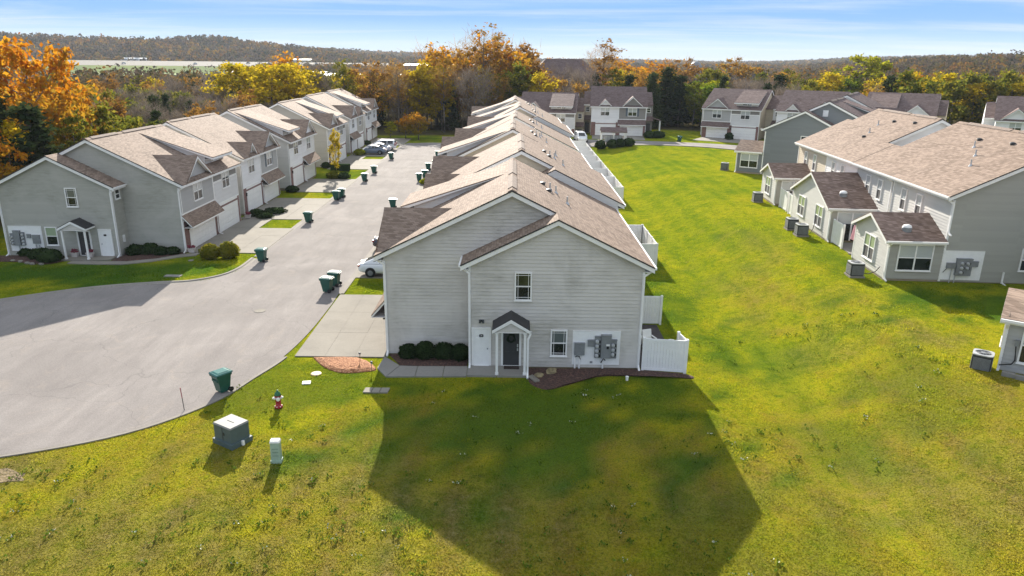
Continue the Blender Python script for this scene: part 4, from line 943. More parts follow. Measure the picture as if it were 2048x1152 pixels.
q = MB(); q.tube([F_(10.14, 0.66, 0.12), F_(10.22, 0.75, 0.16), F_(10.35, 0.72, 0.14), F_(10.42, 0.55, 0.12)], 0.025, 6); q.tube([F_(11.5, 0.35, 0.10), F_(11.62, 0.62, 0.16), F_(11.72, 0.5, 0.12)], 0.03, 6); build('cable', q, 'metal_dk', C1)
q = MB(); fbox(q, F_, 10.93, 11.06, 0.32, 0.42, 0.046, 0.09); build('outlet_box', q, 'metal', C1)
zl_ = WRZ - KK * (WRX - W0)
downspout(C1, (W0 + 0.03, Yw - 0.03, 0), 0, zl_ - 0.25, (0, -1, 0), (-1, 0, 0), 0.42)
downspout(C1, (D - 0.02, Yw - 0.01, 0), 0, ZE - 0.10, (0, -1, 0), (1, 0, 0), 0.42)
downspout(C1, (0.06, 0, 0), 0.0, ZE - 0.10, (0, -1, 0), (-1, 0, 0), 0.46)
downspout(C1, (6.78 + 0.86, Yw - 1.08, 0), 0.0, 2.45, (0, -1, 0), (1, 0, 0), 0.12)
mb = MB(); mb.tube([(-0.02, 0.9, 1.95), (-0.22, 0.9, 2.0)], 0.02, 6); mb.frustum(-0.30, -0.14, 0.82, 0.98, 1.7, -0.28, -0.16, 0.84, 0.96, 1.95); mb.frustum(-0.32, -0.12, 0.80, 1.0, 1.95, -0.24, -0.2, 0.88, 0.92, 2.07); build('coach_lamp', mb, 'black', C1)
mb = MB(); mb.box(-0.035, -0.004, 0.05, 5.9, 0, 2.5); build('brick_surround', mb, 'brick', C1)
# M1 mirrored: local X = -26.75 - world x
M1 = roots['M1']; Yw = -1.6
window(M1, (7.72, Yw - 0.01, 4.02), (1, 0, 0), (0, -1, 0), 0.92, 1.5, 1, 'blind_dk', 'glass', prairie=True)
window(M1, (9.80, Yw - 0.01, 0.90), (1, 0, 0), (0, -1, 0), 0.95, 1.5, 1, 'refl_grn', 'glass')
dw = front_door(M1, 5.55, Yw - 0.012, 0.84, 2.05, 0.12, 'door_white', number=True, name='utility_door', knob=1)
front_door(M1, 7.25, Yw - 0.012, 0.86, 1.92, 0.12, 'char', knob=-1)
porch(M1, 7.38, Yw, 2.0, 1.15)
F_ = frame3((0, Yw, 0), (1, 0, 0), (0, -1, 0))
meters(M1, F_, [(12.25, 12.75, 0.90, 2.1, 0.26, 'metal', []), (12.76, 13.05, 0.9, 1.85, 0.18, 'metal', [(12.88, 1.05 + 0.26 * k) for k in range(3)]), (11.95, 12.24, 0.9, 1.95, 0.18, 'metal', [(12.05, 1.0 + 0.26 * k) for k in range(4)]), (11.45, 11.75, 1.5, 1.8, 0.16, 'metal', []), (10.75, 11.3, 1.05, 1.75, 0.2, 'metal', [])], (10.6, 13.15, 0.45, 2.42))
for ux in (12.5, 10.9, 11.15):
    q = MB(); q.tube([F_(ux, -0.05, 0.10), F_(ux, 0.95, 0.10)], 0.045, 8); build('conduit', q, 'metal_lt', M1)
window(M1, (W0 - 0.012, -0.85, 4.55), (0, 1, 0), (-1, 0, 0), 0.72, 0.82, 1, 'glass', 'glass')
mb = MB()
for z_ in (1.35, 1.05): mb.box(W0 - 0.12, W0 - 0.02, -0.95, -0.72, z_, z_ + 0.28)
build('meter_cabinet', mb, 'trim', M1)
downspout(M1, (W0 + 0.03, Yw - 0.03, 0), 0, zl_ - 0.25, (0, -1, 0), (-1, 0, 0), 0.42)
downspout(M1, (0.06, 0, 0), 0.0, ZE - 0.10, (0, -1, 0), (-1, 0, 0), 0.46)
downspout(M1, (D - 0.02, Yw - 0.01, 0), 0, ZE - 0.10, (0, -1, 0), (1, 0, 0), 0.42)
for rk, yy in (('M1', 6.55), ('M2', 5.65), ('M3', 5.55), ('M4', 5.75), ('M5', 5.75)): downspout(roots[rk], (-0.04, yy, 0), 0, 2.35, (-1, 0, 0), (0, 0, 0), 0.1)
# far row: entry wing between the first two, with its porch and door
def wing_entry(r, Yc, wall):
    mb = MB(); lap(mb, [(Yc - 0.78, 0.05), (Yc + 0.78, 0.05), (Yc + 0.78, WRZ - KK * (WRX - W0) - 0.1), (Yc - 0.78, WRZ - KK * (WRX - W0) - 0.1)], (W0 - 0.025, 0, 0), (0, 1, 0), (-1, 0, 0)); build('wall', mb, wall, r)
    window(r, (W0 - 0.05, Yc, 4.2), (0, 1, 0), (-1, 0, 0), 0.8, 0.95, 1, 'glass', 'glass')
    mb = MB(); mb.slab([(W0 - 0.05, Yc - 0.9, 3.5), (W0 - 0.05, Yc + 0.9, 3.5), (W0 - 1.3, Yc + 0.9, 2.75), (W0 - 1.3, Yc - 0.9, 2.75)], (0, 0, -0.1)); build('awning', mb, 'shingle_shaded', r)
    mb = MB(); mb.box(W0 - 0.09, W0 - 0.05, Yc - 0.45, Yc + 0.45, 0.1, 2.1); build('door', mb, 'char', r)
wing_entry(roots['F2'], -0.8, 'sid_cream'); wing_entry(roots['F1'], 10.8 + 0.8, 'sid_cream'); wing_entry(roots['F2'], 10.6 + 0.8, 'taupe'); wing_entry(roots['F4'], -0.8, 'sid_white')
mb = MB()
F2 = roots['F2']
mb.slab([(3.6, 12.2, 3.3), (5.6, 12.2, 3.3), (5.6, 14.0, 2.75), (3.6, 14.0, 2.75)], (0, 0, -0.12)); build('porch_roof', mb, 'shingle_shaded', F2)
for X_ in (3.8, 5.4):
    mb = MB(); mb.box(X_ - 0.07, X_ + 0.07, 13.7, 13.85, -0.2, 2.75); build('post', mb, 'trim', F2)
# ------------------------------------------------------------------ right row fittings
def sunroom(r, Y0, Y1, dep, wall_end, wall_near, zbase=0.0, end_wins=(0.5,), near='window', skylight=True, roofmat='shingle_br', slide=None, pitch=0.43):
    X1 = D + dep; ym = (Y0 + Y1) / 2; hw = (Y1 - Y0) / 2; ze = 2.72; zp = ze + pitch * (hw + 0.3); ohx = 0.3
    mb = MB(); zw = zp - pitch * hw
    lap(mb, [(Y0, 0.12), (Y1, 0.12), (Y1, ze + 0.06), (ym, zp - 0.08), (Y0, ze + 0.06)], (X1, 0, 0), (0, 1, 0), (1, 0, 0)); build('sunroom_wall', mb, wall_end, r)
    mb = MB(); lap(mb, [(D, 0.12), (X1, 0.12), (X1, ze), (D, ze)], (0, Y0 - .004, 0), (1, 0, 0), (0, -1, 0)); build('sunroom_wall', mb, wall_near, r)
    mb = MB(); mb.box(D, X1, Y1 - 0.05, Y1, 0, ze); build('sunroom_wall', mb, wall_near, r)
    mb = MB(); mb.box(D, X1 - 0.02, Y0 + 0.02, Y1 - 0.02, -1.2, 0.12); build('foundation', mb, 'found', r)
    rf = None
    for s, ye in ((-1, Y0 - 0.3), (1, Y1 + 0.3)):
        mb = MB(); mb.slab([(D + 0.005, ym, zp), (X1 + ohx, ym, zp), (X1 + ohx, ye, ze), (D + 0.005, ye, ze)], (0, 0, -0.07)); o = build('sunroom_roof', mb, roofmat, r); rf = o if s == -1 else rf
    mb = MB()
    for ye in (Y0 - 0.3, Y1 + 0.3):
        mb.slab([(X1 + ohx + .003, ym, zp - 0.06), (X1 + ohx + .003, ye, ze - 0.06), (X1 + ohx + .003, ye, ze - 0.25), (X1 + ohx + .003, ym, zp - 0.25)], (-0.035, 0, 0))
        mb.slab([(X1 + ohx - .04, ym, zp - .09), (X1 + ohx - .04, ye, ze - .09), (X1, ye, ze - .09), (X1, ym, zp - .09)], (0, 0, -.02))
        mb.box(D + 0.05, X1 + ohx - .04, ye - 0.02, ye + 0.02, ze - 0.22, ze - 0.07); mb.box(D + 0.05, X1 + ohx - 0.05, min(ye, ym) if ye < ym else Y1, Y0 if ye < ym else ye, ze - 0.24, ze - 0.222)
    for Y_ in (Y0, Y1): mb.box(X1 - 0.09, X1 + 0.03, Y_ - 0.03, Y_ + 0.06, 0.1, ze - 0.1)
    build('sunroom_trim', mb, 'trim', r)
    mb = MB(); mb.box(D + 0.02, X1 + ohx - 0.02, Y0 - 0.43, Y0 - 0.325, ze - 0.14, ze - 0.02); build('gutter', mb, 'trim', r)
    for f in end_wins: window(r, (X1 + 0.015, Y0 + f * (Y1 - Y0), 0.72), (0, 1, 0), (1, 0, 0), 1.75, 1.72, 2, 'refl_grn', 'screen')
    xm = D + dep * 0.5
    if near == 'window': window(r, (xm, Y0 - 0.02, 0.68), (1, 0, 0), (0, -1, 0), 2.2, 1.76, 2, 'blind', 'glass', name='window')
    if near == 'slider':
        F = frame3((xm, Y0 - 0.01, 0.1), (1, 0, 0), (0, -1, 0)); mb = MB()
        for a in ((-1.2, -1.1, 0, 2.3), (1.1, 1.2, 0, 2.3), (-1.1, 1.1, 2.2, 2.3), (-0.06, 0.06, 0, 2.2)): fbox(mb, F, *a, 0.0, 0.06)
        sl = build('patio_door', mb, 'trim', r)
        for a, b in ((-1.1, -0.06), (0.06, 1.1)):
            p = MB(); fbox(p, F, a, b, 1.35, 2.2, 0.0, 0.03); build('pane', p, 'blind', sl)
            p = MB(); fbox(p, F, a, b, 0, 1.35, 0.0, 0.03); build('pane', p, 'glass', sl)
    if skylight:
        X_, Y_ = D + dep * 0.62, Y0 + 0.3 * (ym - Y0); z_ = ze + 0.43 * (Y_ - Y0 + 0.3)
        mb = MB(); mb.lathe([(0.30, -0.1), (0.30, 0.16), (0.27, 0.20)], (X_, Y_, z_), 16); sk = build('sky_tube', mb, 'metal', rf)
        mb = MB(); mb.lathe([(0.29, 0.20), (0.25, 0.30), (0.13, 0.36), (0.03, 0.37)], (X_, Y_, z_), 16); build('sky_tube_dome', mb, 'trim', sk)
    downspout(r, (X1 - 0.02, Y0 - 0.03, 0), 0.0, ze - 0.08, (0, -1, 0), (0, -1, 0), 0.3)
R1 = roots['R1']; R1b = roots['R1b']
# rear wall of the right row in house colours
def rear_wall(r, y0, y1, wall, wins=()):
    mb = MB(); lap(mb, [(y0, 0.05), (y1, 0.05), (y1, ZE - 0.14), (y0, ZE - 0.14)], (D, 0, 0), (0, 1, 0), (1, 0, 0)); build('wall', mb, wall, r)
    mb = MB(); mb.box(D - 0.02, D + 0.045, y1 - 0.12, y1 - 0.002, 0.05, ZE - 0.26); build('trim', mb, 'trim', r)
    for yy in wins: window(r, (D + 0.012, yy, 3.42), (0, 1, 0), (1, 0, 0), 0.86, 1.56, 1, 'blind', 'screen')
rear_wall(R1, -1.6, 6.8, 'sid_offw', (2.6, 4.9)); rear_wall(R1, 6.8, 13.8, 'sid_offw', (9.0, 11.2))
rear_wall(R1b, -1.6, 5.6, 'sid_white', (1.4, 3.6)); rear_wall(R1b, 5.6, 13.8, 'sid_cream', (8.6, 11.2))
downspout(R1, (D - 0.02, -1.62, 0), 3.1, ZE - 0.10, (0, -1, 0), (1, 0, 0), 0.42)
downspout(R1, (D + 0.03, 6.95, 0), 0.3, ZE - 0.10, (1, 0, 0), (1, 0, 0), 0.42)
sunroom(R1, -1.6, 3.7, 3.5, 'sid_offw', 'sid_rgrey', end_wins=(0.5,), near='window')
sunroom(R1, 9.0, 18.2, 3.5, 'sid_offw', 'sid_beige', end_wins=(0.24, 0.72), near='slider')
sunroom(R1b, 8.6, 13.2, 3.5, 'sid_offw', 'sid_beige', end_wins=(0.5,), near='slider', skylight=False)
F_ = frame3((0, -1.6, 0), (-1, 0, 0), (0, -1, 0))
def Fm(u, z, d): return (D - u, -1.6 - d, z)
meters(R1, Fm, [(0.85, 1.80, 0.5, 1.62, 0.26, 'metal', [(1.15, 0.72), (1.15, 1.02), (1.15, 1.32), (1.5, 1.02), (1.5, 1.32)]), (1.82, 2.2, 1.1, 1.45, 0.2, 'metal', []), (0.28, 0.80, 0.95, 1.3, 0.22, 'metal', [])], (0.02, 2.50, 0.2, 2.06))
for u_ in (0.62, 0.92):
    q = MB(); q.tube([Fm(u_, -0.15, 0.10), Fm(u_ + 0.03, 0.95, 0.10)], 0.035, 8); build('conduit', q, 'metal_lt', R1)
q = MB(); q.tube([Fm(0.35, 0.95, 0.1), Fm(0.2, 0.75, 0.1), Fm(0.12, 0.66, 0.12)], 0.02, 6); build('cable', q, 'metal_dk', R1)
window(R1, (D - 5.25, -1.615, 0.85), (1, 0, 0), (0, -1, 0), 0.9, 1.5, 1, 'blind', 'glass')
q = MB(); q.tube([Fm(3.95, 0.0, 0.06), Fm(3.95, 0.75, 0.06)], 0.06, 8); q.tube([Fm(3.95, 0.06, 0.06), Fm(4.05, -0.1, 0.55)], 0.05, 8); build('drain_pipe', q, 'trim', R1)
R2 = roots['R2']
sunroom(R2, -1.6, 3.2, 3.2, 'sid_slate', 'sid_slate', end_wins=(0.5,), near='window', skylight=False, roofmat='shingle')
window(R2, (D - 4.7, -1.615, 3.5), (1, 0, 0), (0, -1, 0), 0.92, 1.5, 1, 'glass', 'glass')
mb = MB(); lf = frame3((RX + 0.3, -0.03, 7.3), (1, 0, 0), (0, -1, 0)); fbox(mb, lf, -0.3, 0.3, 0, 0.75, 0.0, 0.05)
for q_ in range(5): fbox(mb, lf, -0.24, 0.24, 0.08 + q_ * 0.13, 0.15 + q_ * 0.13, 0.05, 0.068)
build('louver_vent', mb, 'louver', R2)
R0 = roots['R0']
sunroom(R0, -1.6, 3.6, 3.5, 'sid_mid', 'sid_mid', end_wins=(0.5,), near='window', skylight=False, roofmat='shingle', pitch=0.09)

# ------------------------------------------------------------------ walks, beds and stoops
def walk(label, quads, z=0.055, mat='concrete_dk'): return drive(label, 'walkway', quads, z, mat)
walk('concrete walk to the nearest porch', [[(-6.85, 36.3), (-6.98, 34.75), (-6.35, 33.72), (-5.85, 35.1)], [(-5.83, 35.1), (-6.33, 33.72), (-4.9, 33.78), (-4.9, 35.06)], [(-4.88, 35.06), (-4.88, 33.78), (-3.5, 33.82), (-3.5, 35.08)], [(-3.48, 35.08), (-3.48, 33.82), (-2.28, 33.86), (-2.28, 35.1)]])
st = drive('concrete stoop under the nearest porch', 'stoop', [[(-2.26, 35.13), (-2.26, 33.9), (-0.75, 33.9), (-0.75, 35.13)], [(-0.73, 35.13), (-0.73, 33.9), (0.78, 33.9), (0.78, 35.13)]], 0.10, 'concrete_dk')
walk('narrow concrete walk along the shaded bed of the left house', [[(-34.4, 54.55), (-34.4, 53.85), (-32.3, 53.7), (-32.3, 54.5)], [(-32.28, 54.5), (-32.28, 53.7), (-30.2, 53.72), (-30.2, 54.6)], [(-30.18, 54.6), (-30.18, 53.72), (-28.3, 54.6), (-28.3, 55.5)], [(-28.28, 55.5), (-28.28, 54.6), (-26.7, 56.1), (-26.7, 57.1)], [(-26.68, 57.1), (-26.68, 56.1), (-25.6, 56.6), (-25.6, 57.5)]], 0.05, 'concrete')
drive('concrete stoop under the left porch', 'stoop', [[(-35.3, 55.95), (-35.3, 54.6), (-33.2, 54.6), (-33.2, 55.95)], [(-33.18, 55.95), (-33.18, 54.6), (-31.6, 54.9), (-31.6, 55.95)]], 0.09, 'concrete')
drive('three pale pavers set in the grass at the edge of the house shadow', 'paver', [[(-7.12, 32.42), (-7.16, 31.88), (-6.78, 31.88), (-6.74, 32.42)], [(-6.72, 32.42), (-6.76, 31.88), (-6.38, 31.88), (-6.34, 32.42)], [(-6.32, 32.42), (-6.36, 31.88), (-5.96, 31.88), (-5.92, 32.42)]], 0.045, 'concrete')
drive('brownish pavers in the shaded grass by the kerb', 'paver', [[(-25.5, 51.2), (-25.5, 50.7), (-24.95, 50.7), (-24.95, 51.2)], [(-24.93, 51.2), (-24.93, 50.7), (-24.3, 50.7), (-24.3, 51.2)]], 0.03, 'concrete_dk')
def blob_sheet(name, pts, z, mat, kind='structure', n=5, dome=0.05, label=None):
    P = spline(list(pts) + [pts[0]], n)[:-1]; cx = sum(p[0] for p in P) / len(P); cy = sum(p[1] for p in P) / len(P); mb = MB(); k = len(P)
    rings = [(1.0, -0.03), (0.97, z), (0.75, z + dome), (0.4, z + dome * 1.2)]
    for s, h in rings:
        for i, p in enumerate(P):
            j = random.uniform(-0.012, 0.012); x, y = cx + (p[0] - cx) * s, cy + (p[1] - cy) * s; mb.v.append((x, y, zt(x, y) + h + (j if s < 1 else 0)))
    for r in range(len(rings) - 1):
        for i in range(k): mb.f.append((r * k + i, r * k + (i + 1) % k, (r + 1) * k + (i + 1) % k, (r + 1) * k + i))
    mb.f.append(tuple((len(rings) - 1) * k + i for i in range(k)))
    o = build(name, mb, mat, recalc=True); o['kind'] = kind
    if label: o['label'] = label
    return o
blob_sheet('mulch_bed', [(-6.7, 36.7), (-5.85, 35.2), (-4.0, 35.12), (-2.3, 35.14), (-2.3, 36.7), (-4.5, 36.72)], 0.03, 'mulch', n=1)
blob_sheet('mulch_bed', [(0.82, 35.1), (0.82, 33.8), (1.1, 32.95), (1.8, 32.5), (2.7, 33.0), (4.4, 34.1), (6.0, 34.25), (8.0, 34.25), (9.3, 34.0), (9.2, 34.5), (6.9, 35.0), (6.5, 35.12), (3.5, 35.12)], 0.03, 'mulch', n=3)
blob_sheet('mulch_bed', [(-10.7, 36.15), (-8.3, 36.2), (-7.0, 34.75), (-7.6, 34.35), (-8.7, 34.2), (-9.8, 34.9)], 0.03, 'mulch_or', n=3, dome=0.08)
blob_sheet('mulch_bed', [(-41.5, 55.9), (-41.5, 54.3), (-38.5, 54.2), (-36.8, 53.6), (-35.4, 54.0), (-35.4, 55.9)], 0.03, 'mulch', n=3)
blob_sheet('mulch_bed', [(-31.6, 57.4), (-31.5, 54.75), (-30.2, 54.75), (-28.3, 55.6), (-26.6, 57.3), (-28, 57.5)], 0.03, 'mulch', n=2)
blob_sheet('mulch_bed', [(26.6, 31.6), (24.6, 32.0), (23.9, 31.4), (25.0, 29.8), (26.9, 28.5)], 0.03, 'mulch', n=3)
_rd = random.Random(3)
for cx_, cy_, ax_, ay_ in ((-19.7, 24.25, 1.5, .62), (-21.0, 23.5, 1.0, .4)):
    blob_sheet('bare_patch', [(cx_ + ax_ * _rd.uniform(.55, 1.1) * math.cos(k * .524), cy_ + ay_ * _rd.uniform(.55, 1.1) * math.sin(k * .524)) for k in range(12)], 0.0, 'dirt', n=2, dome=-0.004)
# landscape edging stones of the left bed
for i, (x, y) in enumerate([(-38.9, 54.35), (-38.2, 54.2), (-37.4, 53.75), (-36.9, 53.55), (-36.2, 53.55)]):
    mb = MB(); mb.lathe([(0.16, -0.05), (0.17, 0.08), (0.10, 0.14)], (x, y, 0), 7, 1.2, 0.8); o = build('edging_stone', mb, 'concrete', smooth=False); tag(o, 'pale edging stone along the dark bed of the left house', 'stone', 'edging stones of the left bed')

# ------------------------------------------------------------------ wheeled bins
def bin_thing(label, x, y, rz, dz=0.0):
    r = thing('wheeled_bin', label, 'bin', (x, y, zt(x, y) + 0.02 + dz), rz, 'green wheeled bins along the street')
    mb = MB(); mb.frustum(-0.24, 0.24, -0.20, 0.26, 0.05, -0.31, 0.31, -0.36, 0.36, 0.95); mb.frustum(-0.34, 0.34, -0.39, 0.38, 0.86, -0.345, 0.345, -0.395, 0.385, 0.97)
    mb.box(-0.22, 0.22, -0.36, -0.30, 0.62, 0.70); build('body', mb, 'bin', r)
    mb = MB(); mb.frustum(-0.36, 0.36, -0.42, 0.42, 0.975, -0.33, 0.33, -0.38, 0.40, 1.04); mb.frustum(-0.30, 0.30, -0.34, 0.36, 1.04, -0.22, 0.22, -0.26, 0.28, 1.075); build('lid', mb, 'bin_lid', r)
    mb = MB(); mb.tube([(-0.26, 0.38, 0.90), (-0.26, 0.48, 0.98), (0.26, 0.48, 0.98), (0.26, 0.38, 0.90)], 0.022, 6); build('handle', mb, 'bin', r)
    mb = MB(); mb.tube([(-0.30, 0.28, 0.13), (0.30, 0.28, 0.13)], 0.018, 6); build('axle', mb, 'metal_dk', r)
    for s in (-1, 1):
        mb = MB(); mb.tube([(s * 0.27, 0.28, 0.13), (s * 0.34, 0.28, 0.13)], 0.13, 14); build('wheel', mb, 'black', r)
    mb = MB(); mb.add([(-0.10, -0.335, 0.80), (0.10, -0.335, 0.80), (0.10, -0.347, 0.84), (-0.10, -0.347, 0.84)], [(0, 1, 2, 3)]); build('label_sticker', mb, 'trim', r)
    return r
b0 = bin_thing('green wheeled bin on the turning circle kerb, nearest the viewer', -13.92, 31.85, rad(-38))
BINS = [(-12.75, 47.6, -100, 'front one of the pair of green bins beside the white saloon'), (-12.55, 49.0, -100, 'rear one of the pair of green bins beside the white saloon'),
 (-19.75, 55.1, -95, 'green bin on the drive corner below the two round bushes'), (-19.95, 69.4, -95, 'green bin beside the first grass square of the left row'),
 (-20.0, 81.2, -95, 'front one of two green bins at the second left grass square'), (-19.75, 82.7, -95, 'rear one of two green bins at the second left grass square'),
 (-19.4, 94.3, -92, 'green bin at the lawn with the thin yellow tree'), (-19.45, 101.3, -92, 'green bin past the lawn with the thin yellow tree'), (-19.5, 116.2, -95, 'green bin in front of the three parked cars'),
 (-12.9, 76.8, -85, 'green bin standing alone at the central row kerb, above the dark dormer'), (-12.35, 94.9, -88, 'front one of two green bins by the dark dormer of the third central house'), (-12.0, 97.9, -88, 'rear one of two green bins by the dark dormer of the third central house'),
 (-12.3, 104.8, -90, 'front green bin beside the dark car bonnet'), (-11.6, 107.6, -90, 'rear green bin beside the dark car bonnet'), (-12.4, 119.0, -90, 'green bin on the inside of the far bend'),
 (-10.2, 137.3, -10, 'green bin against the far verge of the street end'), (30.6, 136.0, 10, 'green bin on the far lawn right of the mailbox shelter')]
for x, y, a, lb in BINS: copy_thing(b0, (x, y, zt(x, y) + 0.025), rad(a), lb)
for x, y, lb in [(47.2, 141.0, 'dark green bin lying low before the far garage'), ]: copy_thing(b0, (47.0, 136.6, zt(47.0, 136.6) + .03), rad(30), 'green bin by the far right garage corner')

# ------------------------------------------------------------------ cars (x forward)
def car(label, x, y, z, rz, paint, kind='saloon', cat='car'):
    r = thing('parked_car', label, cat, (x, y, z), rz, 'cars parked on the drives')
    if kind == 'van':
        S_ = [(-2.45, .70, .35, .95), (-2.38, .88, .28, 1.02), (-1.6, .97, .24, 1.05), (0, .98, .22, 1.04), (1.3, .97, .24, 1.02), (1.95, .90, .28, .93), (2.35, .76, .32, .80), (2.48, .6, .38, .70)]
        Cb = [(-2.33, .80, 1.03, 1.06), (-2.22, .86, 1.03, 1.60), (-1.95, .87, 1.03, 1.73), (0.2, .87, 1.03, 1.74), (0.65, .86, 1.02, 1.64), (1.55, .82, 1.0, 1.02)]; gl = [(-2.0, -1.05), (-0.95, 0.0), (0.08, 0.72)]; wb = (-1.5, 1.55)
    else:
        S_ = [(-2.38, .60, .42, .80), (-2.30, .80, .30, .98), (-1.75, .90, .22, 1.02), (-0.6, .92, .20, .98), (0.6, .92, .20, .94), (1.4, .90, .22, .90), (2.05, .82, .26, .78), (2.38, .58, .34, .62)]
        Cb = [(-1.95, .70, .99, 1.02), (-1.15, .72, .98, 1.36), (-0.55, .71, .96, 1.45), (0.15, .71, .95, 1.43), (0.45, .71, .94, 1.36), (1.25, .74, .91, .93)]; gl = [(-1.45, -0.55), (-0.47, 0.42)]; wb = (-1.42, 1.42)
    def loft(st, top_in=0.06):
        mb = MB(); n = 10
        for (xx, hw, z0, z1) in st:
            zm = z0 + (z1 - z0) * 0.55
            ring = [(-hw * .86, z0), (-hw, z0 + .12), (-hw * 1.0, zm), (-hw * .95, z1 - .05), (-hw * .80, z1), (hw * .80, z1), (hw * .95, z1 - .05), (hw, zm), (hw, z0 + .12), (hw * .86, z0)]
            for yy, zz in ring: mb.v.append((xx, yy, zz))
        for i in range(len(st) - 1):
            for j in range(n): mb.f.append((i * n + j, i * n + (j + 1) % n, (i + 1) * n + (j + 1) % n, (i + 1) * n + j))
        mb.f.append(tuple(range(n - 1, -1, -1))); mb.f.append(tuple((len(st) - 1) * n + j for j in range(n))); return mb
    o = build('body', loft(S_), paint, r, smooth=True); md = o.modifiers.new('s', 'SUBSURF'); md.levels = md.render_levels = 1
    mb = MB(); n = 6
    for (xx, hw, z0, z1) in Cb:
        tp = hw * (0.80 if z1 - z0 > .15 else 0.97)
        for yy, zz in ((-hw * 1.12, z0), (-tp, z1 - .04), (-tp * .8, z1), (tp * .8, z1), (tp, z1 - .04), (hw * 1.12, z0)): mb.v.append((xx, yy, zz))
    for i in range(len(Cb) - 1):
        for j in range(n - 1): mb.f.append((i * n + j, i * n + j + 1, (i + 1) * n + j + 1, (i + 1) * n + j))
    mb.f.append(tuple(range(n - 1, -1, -1))); mb.f.append(tuple((len(Cb) - 1) * n + j for j in range(n))); mb.f += [(i * n, (i + 1) * n, (i + 1) * n + n - 1, i * n + n - 1) for i in range(len(Cb) - 1)]
    build('cabin', mb, paint, r, smooth=False)
    def cab(xx):
        for a, b in zip(Cb, Cb[1:]):
            if a[0] <= xx <= b[0]:
                t = (xx - a[0]) / (b[0] - a[0]); return [a[i] + t * (b[i] - a[i]) for i in range(4)]
        return Cb[-1]
    for sg in (-1, 1):
        for a, b in gl:
            mb = MB(); P = []
            for xx, lo in ((a, 1), (b, 1), (b, 0), (a, 0)):
                c = cab(xx); hh = c[3] - .07 if not lo else c[2] + .05
                hh = max(hh, c[2] + .06); t = (hh - c[2]) / max(.05, (c[3] - .04 - c[2])); tp = c[1] * (0.80 if c[3] - c[2] > .15 else 0.97); yy = c[1] * 1.12 + (tp - c[1] * 1.12) * min(1, t); P.append((xx, sg * (yy + .012), hh))
            mb.slab(P, (0, -sg * .02, 0)); build('side_window', mb, 'glass', r)
    def screen(i0, i1, nm):
        a, b = Cb[i0], Cb[i1]; mb = MB(); P = []
        for c, t in ((a, .12), (b, .92)):
            pass
        ha = (a[0] + (b[0] - a[0]) * .12, a[3] + (b[3] - a[3]) * .12, (a[1] + (b[1] - a[1]) * .12)); hb = (a[0] + (b[0] - a[0]) * .92, a[3] + (b[3] - a[3]) * .92, a[1] + (b[1] - a[1]) * .92)
        P = [(ha[0], -ha[2] * .74, ha[1] + .012), (ha[0], ha[2] * .74, ha[1] + .012), (hb[0], hb[2] * .62, hb[1] + .012), (hb[0], -hb[2] * .62, hb[1] + .012)]
        mb.slab(P, (0, 0, -.02)); build(nm, mb, 'glass', r)
    screen(0, 1, 'rear_window'); screen(len(Cb) - 1, len(Cb) - 2, 'windscreen')
    for wx in wb:
        for sg in (-1, 1):
            mb = MB(); mb.tube([(wx, sg * .72, .33), (wx, sg * .945, .33)], .335, 18); wh = build('wheel', mb, 'black', r)
            mb = MB(); mb.tube([(wx, sg * .93, .33), (wx, sg * .955, .33)], .20, 14)
            for k in range(5):
                a = 2 * math.pi * k / 5; mb.bar((wx, sg * .955, .33), (wx + .2 * math.cos(a), sg * .955, .33 + .2 * math.sin(a)), .05, .02, up=(0, 1, 0))
            build('rim', mb, 'metal', wh)
            mb = MB(); mb.tube([(wx, sg * .90, .35), (wx, sg * .93, .35)], .385, 18); build('wheel_arch', mb, 'black', r)
    zt1 = S_[1][3] - .16; zf = S_[-2][3] - .10
    for sg in (-1, 1):
        mb = MB(); mb.box(S_[1][0] - .06, S_[1][0] + .22, sg * .56 - .2, sg * .56 + .2, zt1 - .07, zt1 + .06) if kind == 'saloon' else mb.box(S_[1][0] - .06, S_[1][0] + .1, sg * .78 - .09, sg * .78 + .09, .80, 1.25); build('tail_lamp', mb, plain('lamp_red', (0.30, 0.02, 0.02), 0.2), r)
        mb = MB(); mb.box(S_[-2][0] - .15, S_[-2][0] + .17, sg * .55 - .16, sg * .55 + .16, zf - .08, zf + .02); build('headlamp', mb, plain('lamp_clear', (0.6, 0.62, 0.62), 0.15), r)
        mb = MB(); mb.box(cab(.7 if kind == 'van' else .45)[0] - .05, cab(.7 if kind == 'van' else .45)[0] + .13, sg * .98 - .07, sg * .98 + .07, 1.0, 1.13); build('mirror', mb, paint, r)
    mb = MB(); mb.box(S_[0][0] - .03, S_[0][0] + .03, -.16, .16, .62, .74); build('number_plate', mb, 'trim', r)
    return r
def paint(name, c):
    if name in MATS: return MATS[name]
    a = NT(name); a.col(c); a.set(Roughness=0.3); a.b.inputs['Coat Weight'].default_value = 0.8; a.b.inputs['Coat Roughness'].default_value = 0.05; MATS[name] = a.m; return a.m
PW, PB, PBL, PS = paint('paint_white', (0.72, 0.74, 0.76)), paint('paint_dark', (0.02, 0.014, 0.02)), paint('paint_blue', (0.12, 0.16, 0.23)), paint('paint_silver', (0.42, 0.46, 0.52))
car('white saloon parked nose in beside the nearest central house', -9.0, 51.95, 0.05, 0, PW)
car('dark saloon parked nose in past the white saloon, half hidden by the dark dormer roof', -9.35, 59.5, 0.05, 0, PB)
car('dark car on a central drive, only its tail showing past the dormer roofs', -9.2, 104.3, 0.05, 0, PB)
car('blue grey saloon, nearest of the three cars on the left drive', -23.6, 122.2, 0.05, rad(180), PBL)
car('silver saloon between the blue grey saloon and the white van', -23.3, 125.2, 0.05, rad(180), PS)
car('white people carrier, farthest of the three cars on the left drive', -23.0, 128.4, 0.05, rad(180), PW, 'van', 'van')
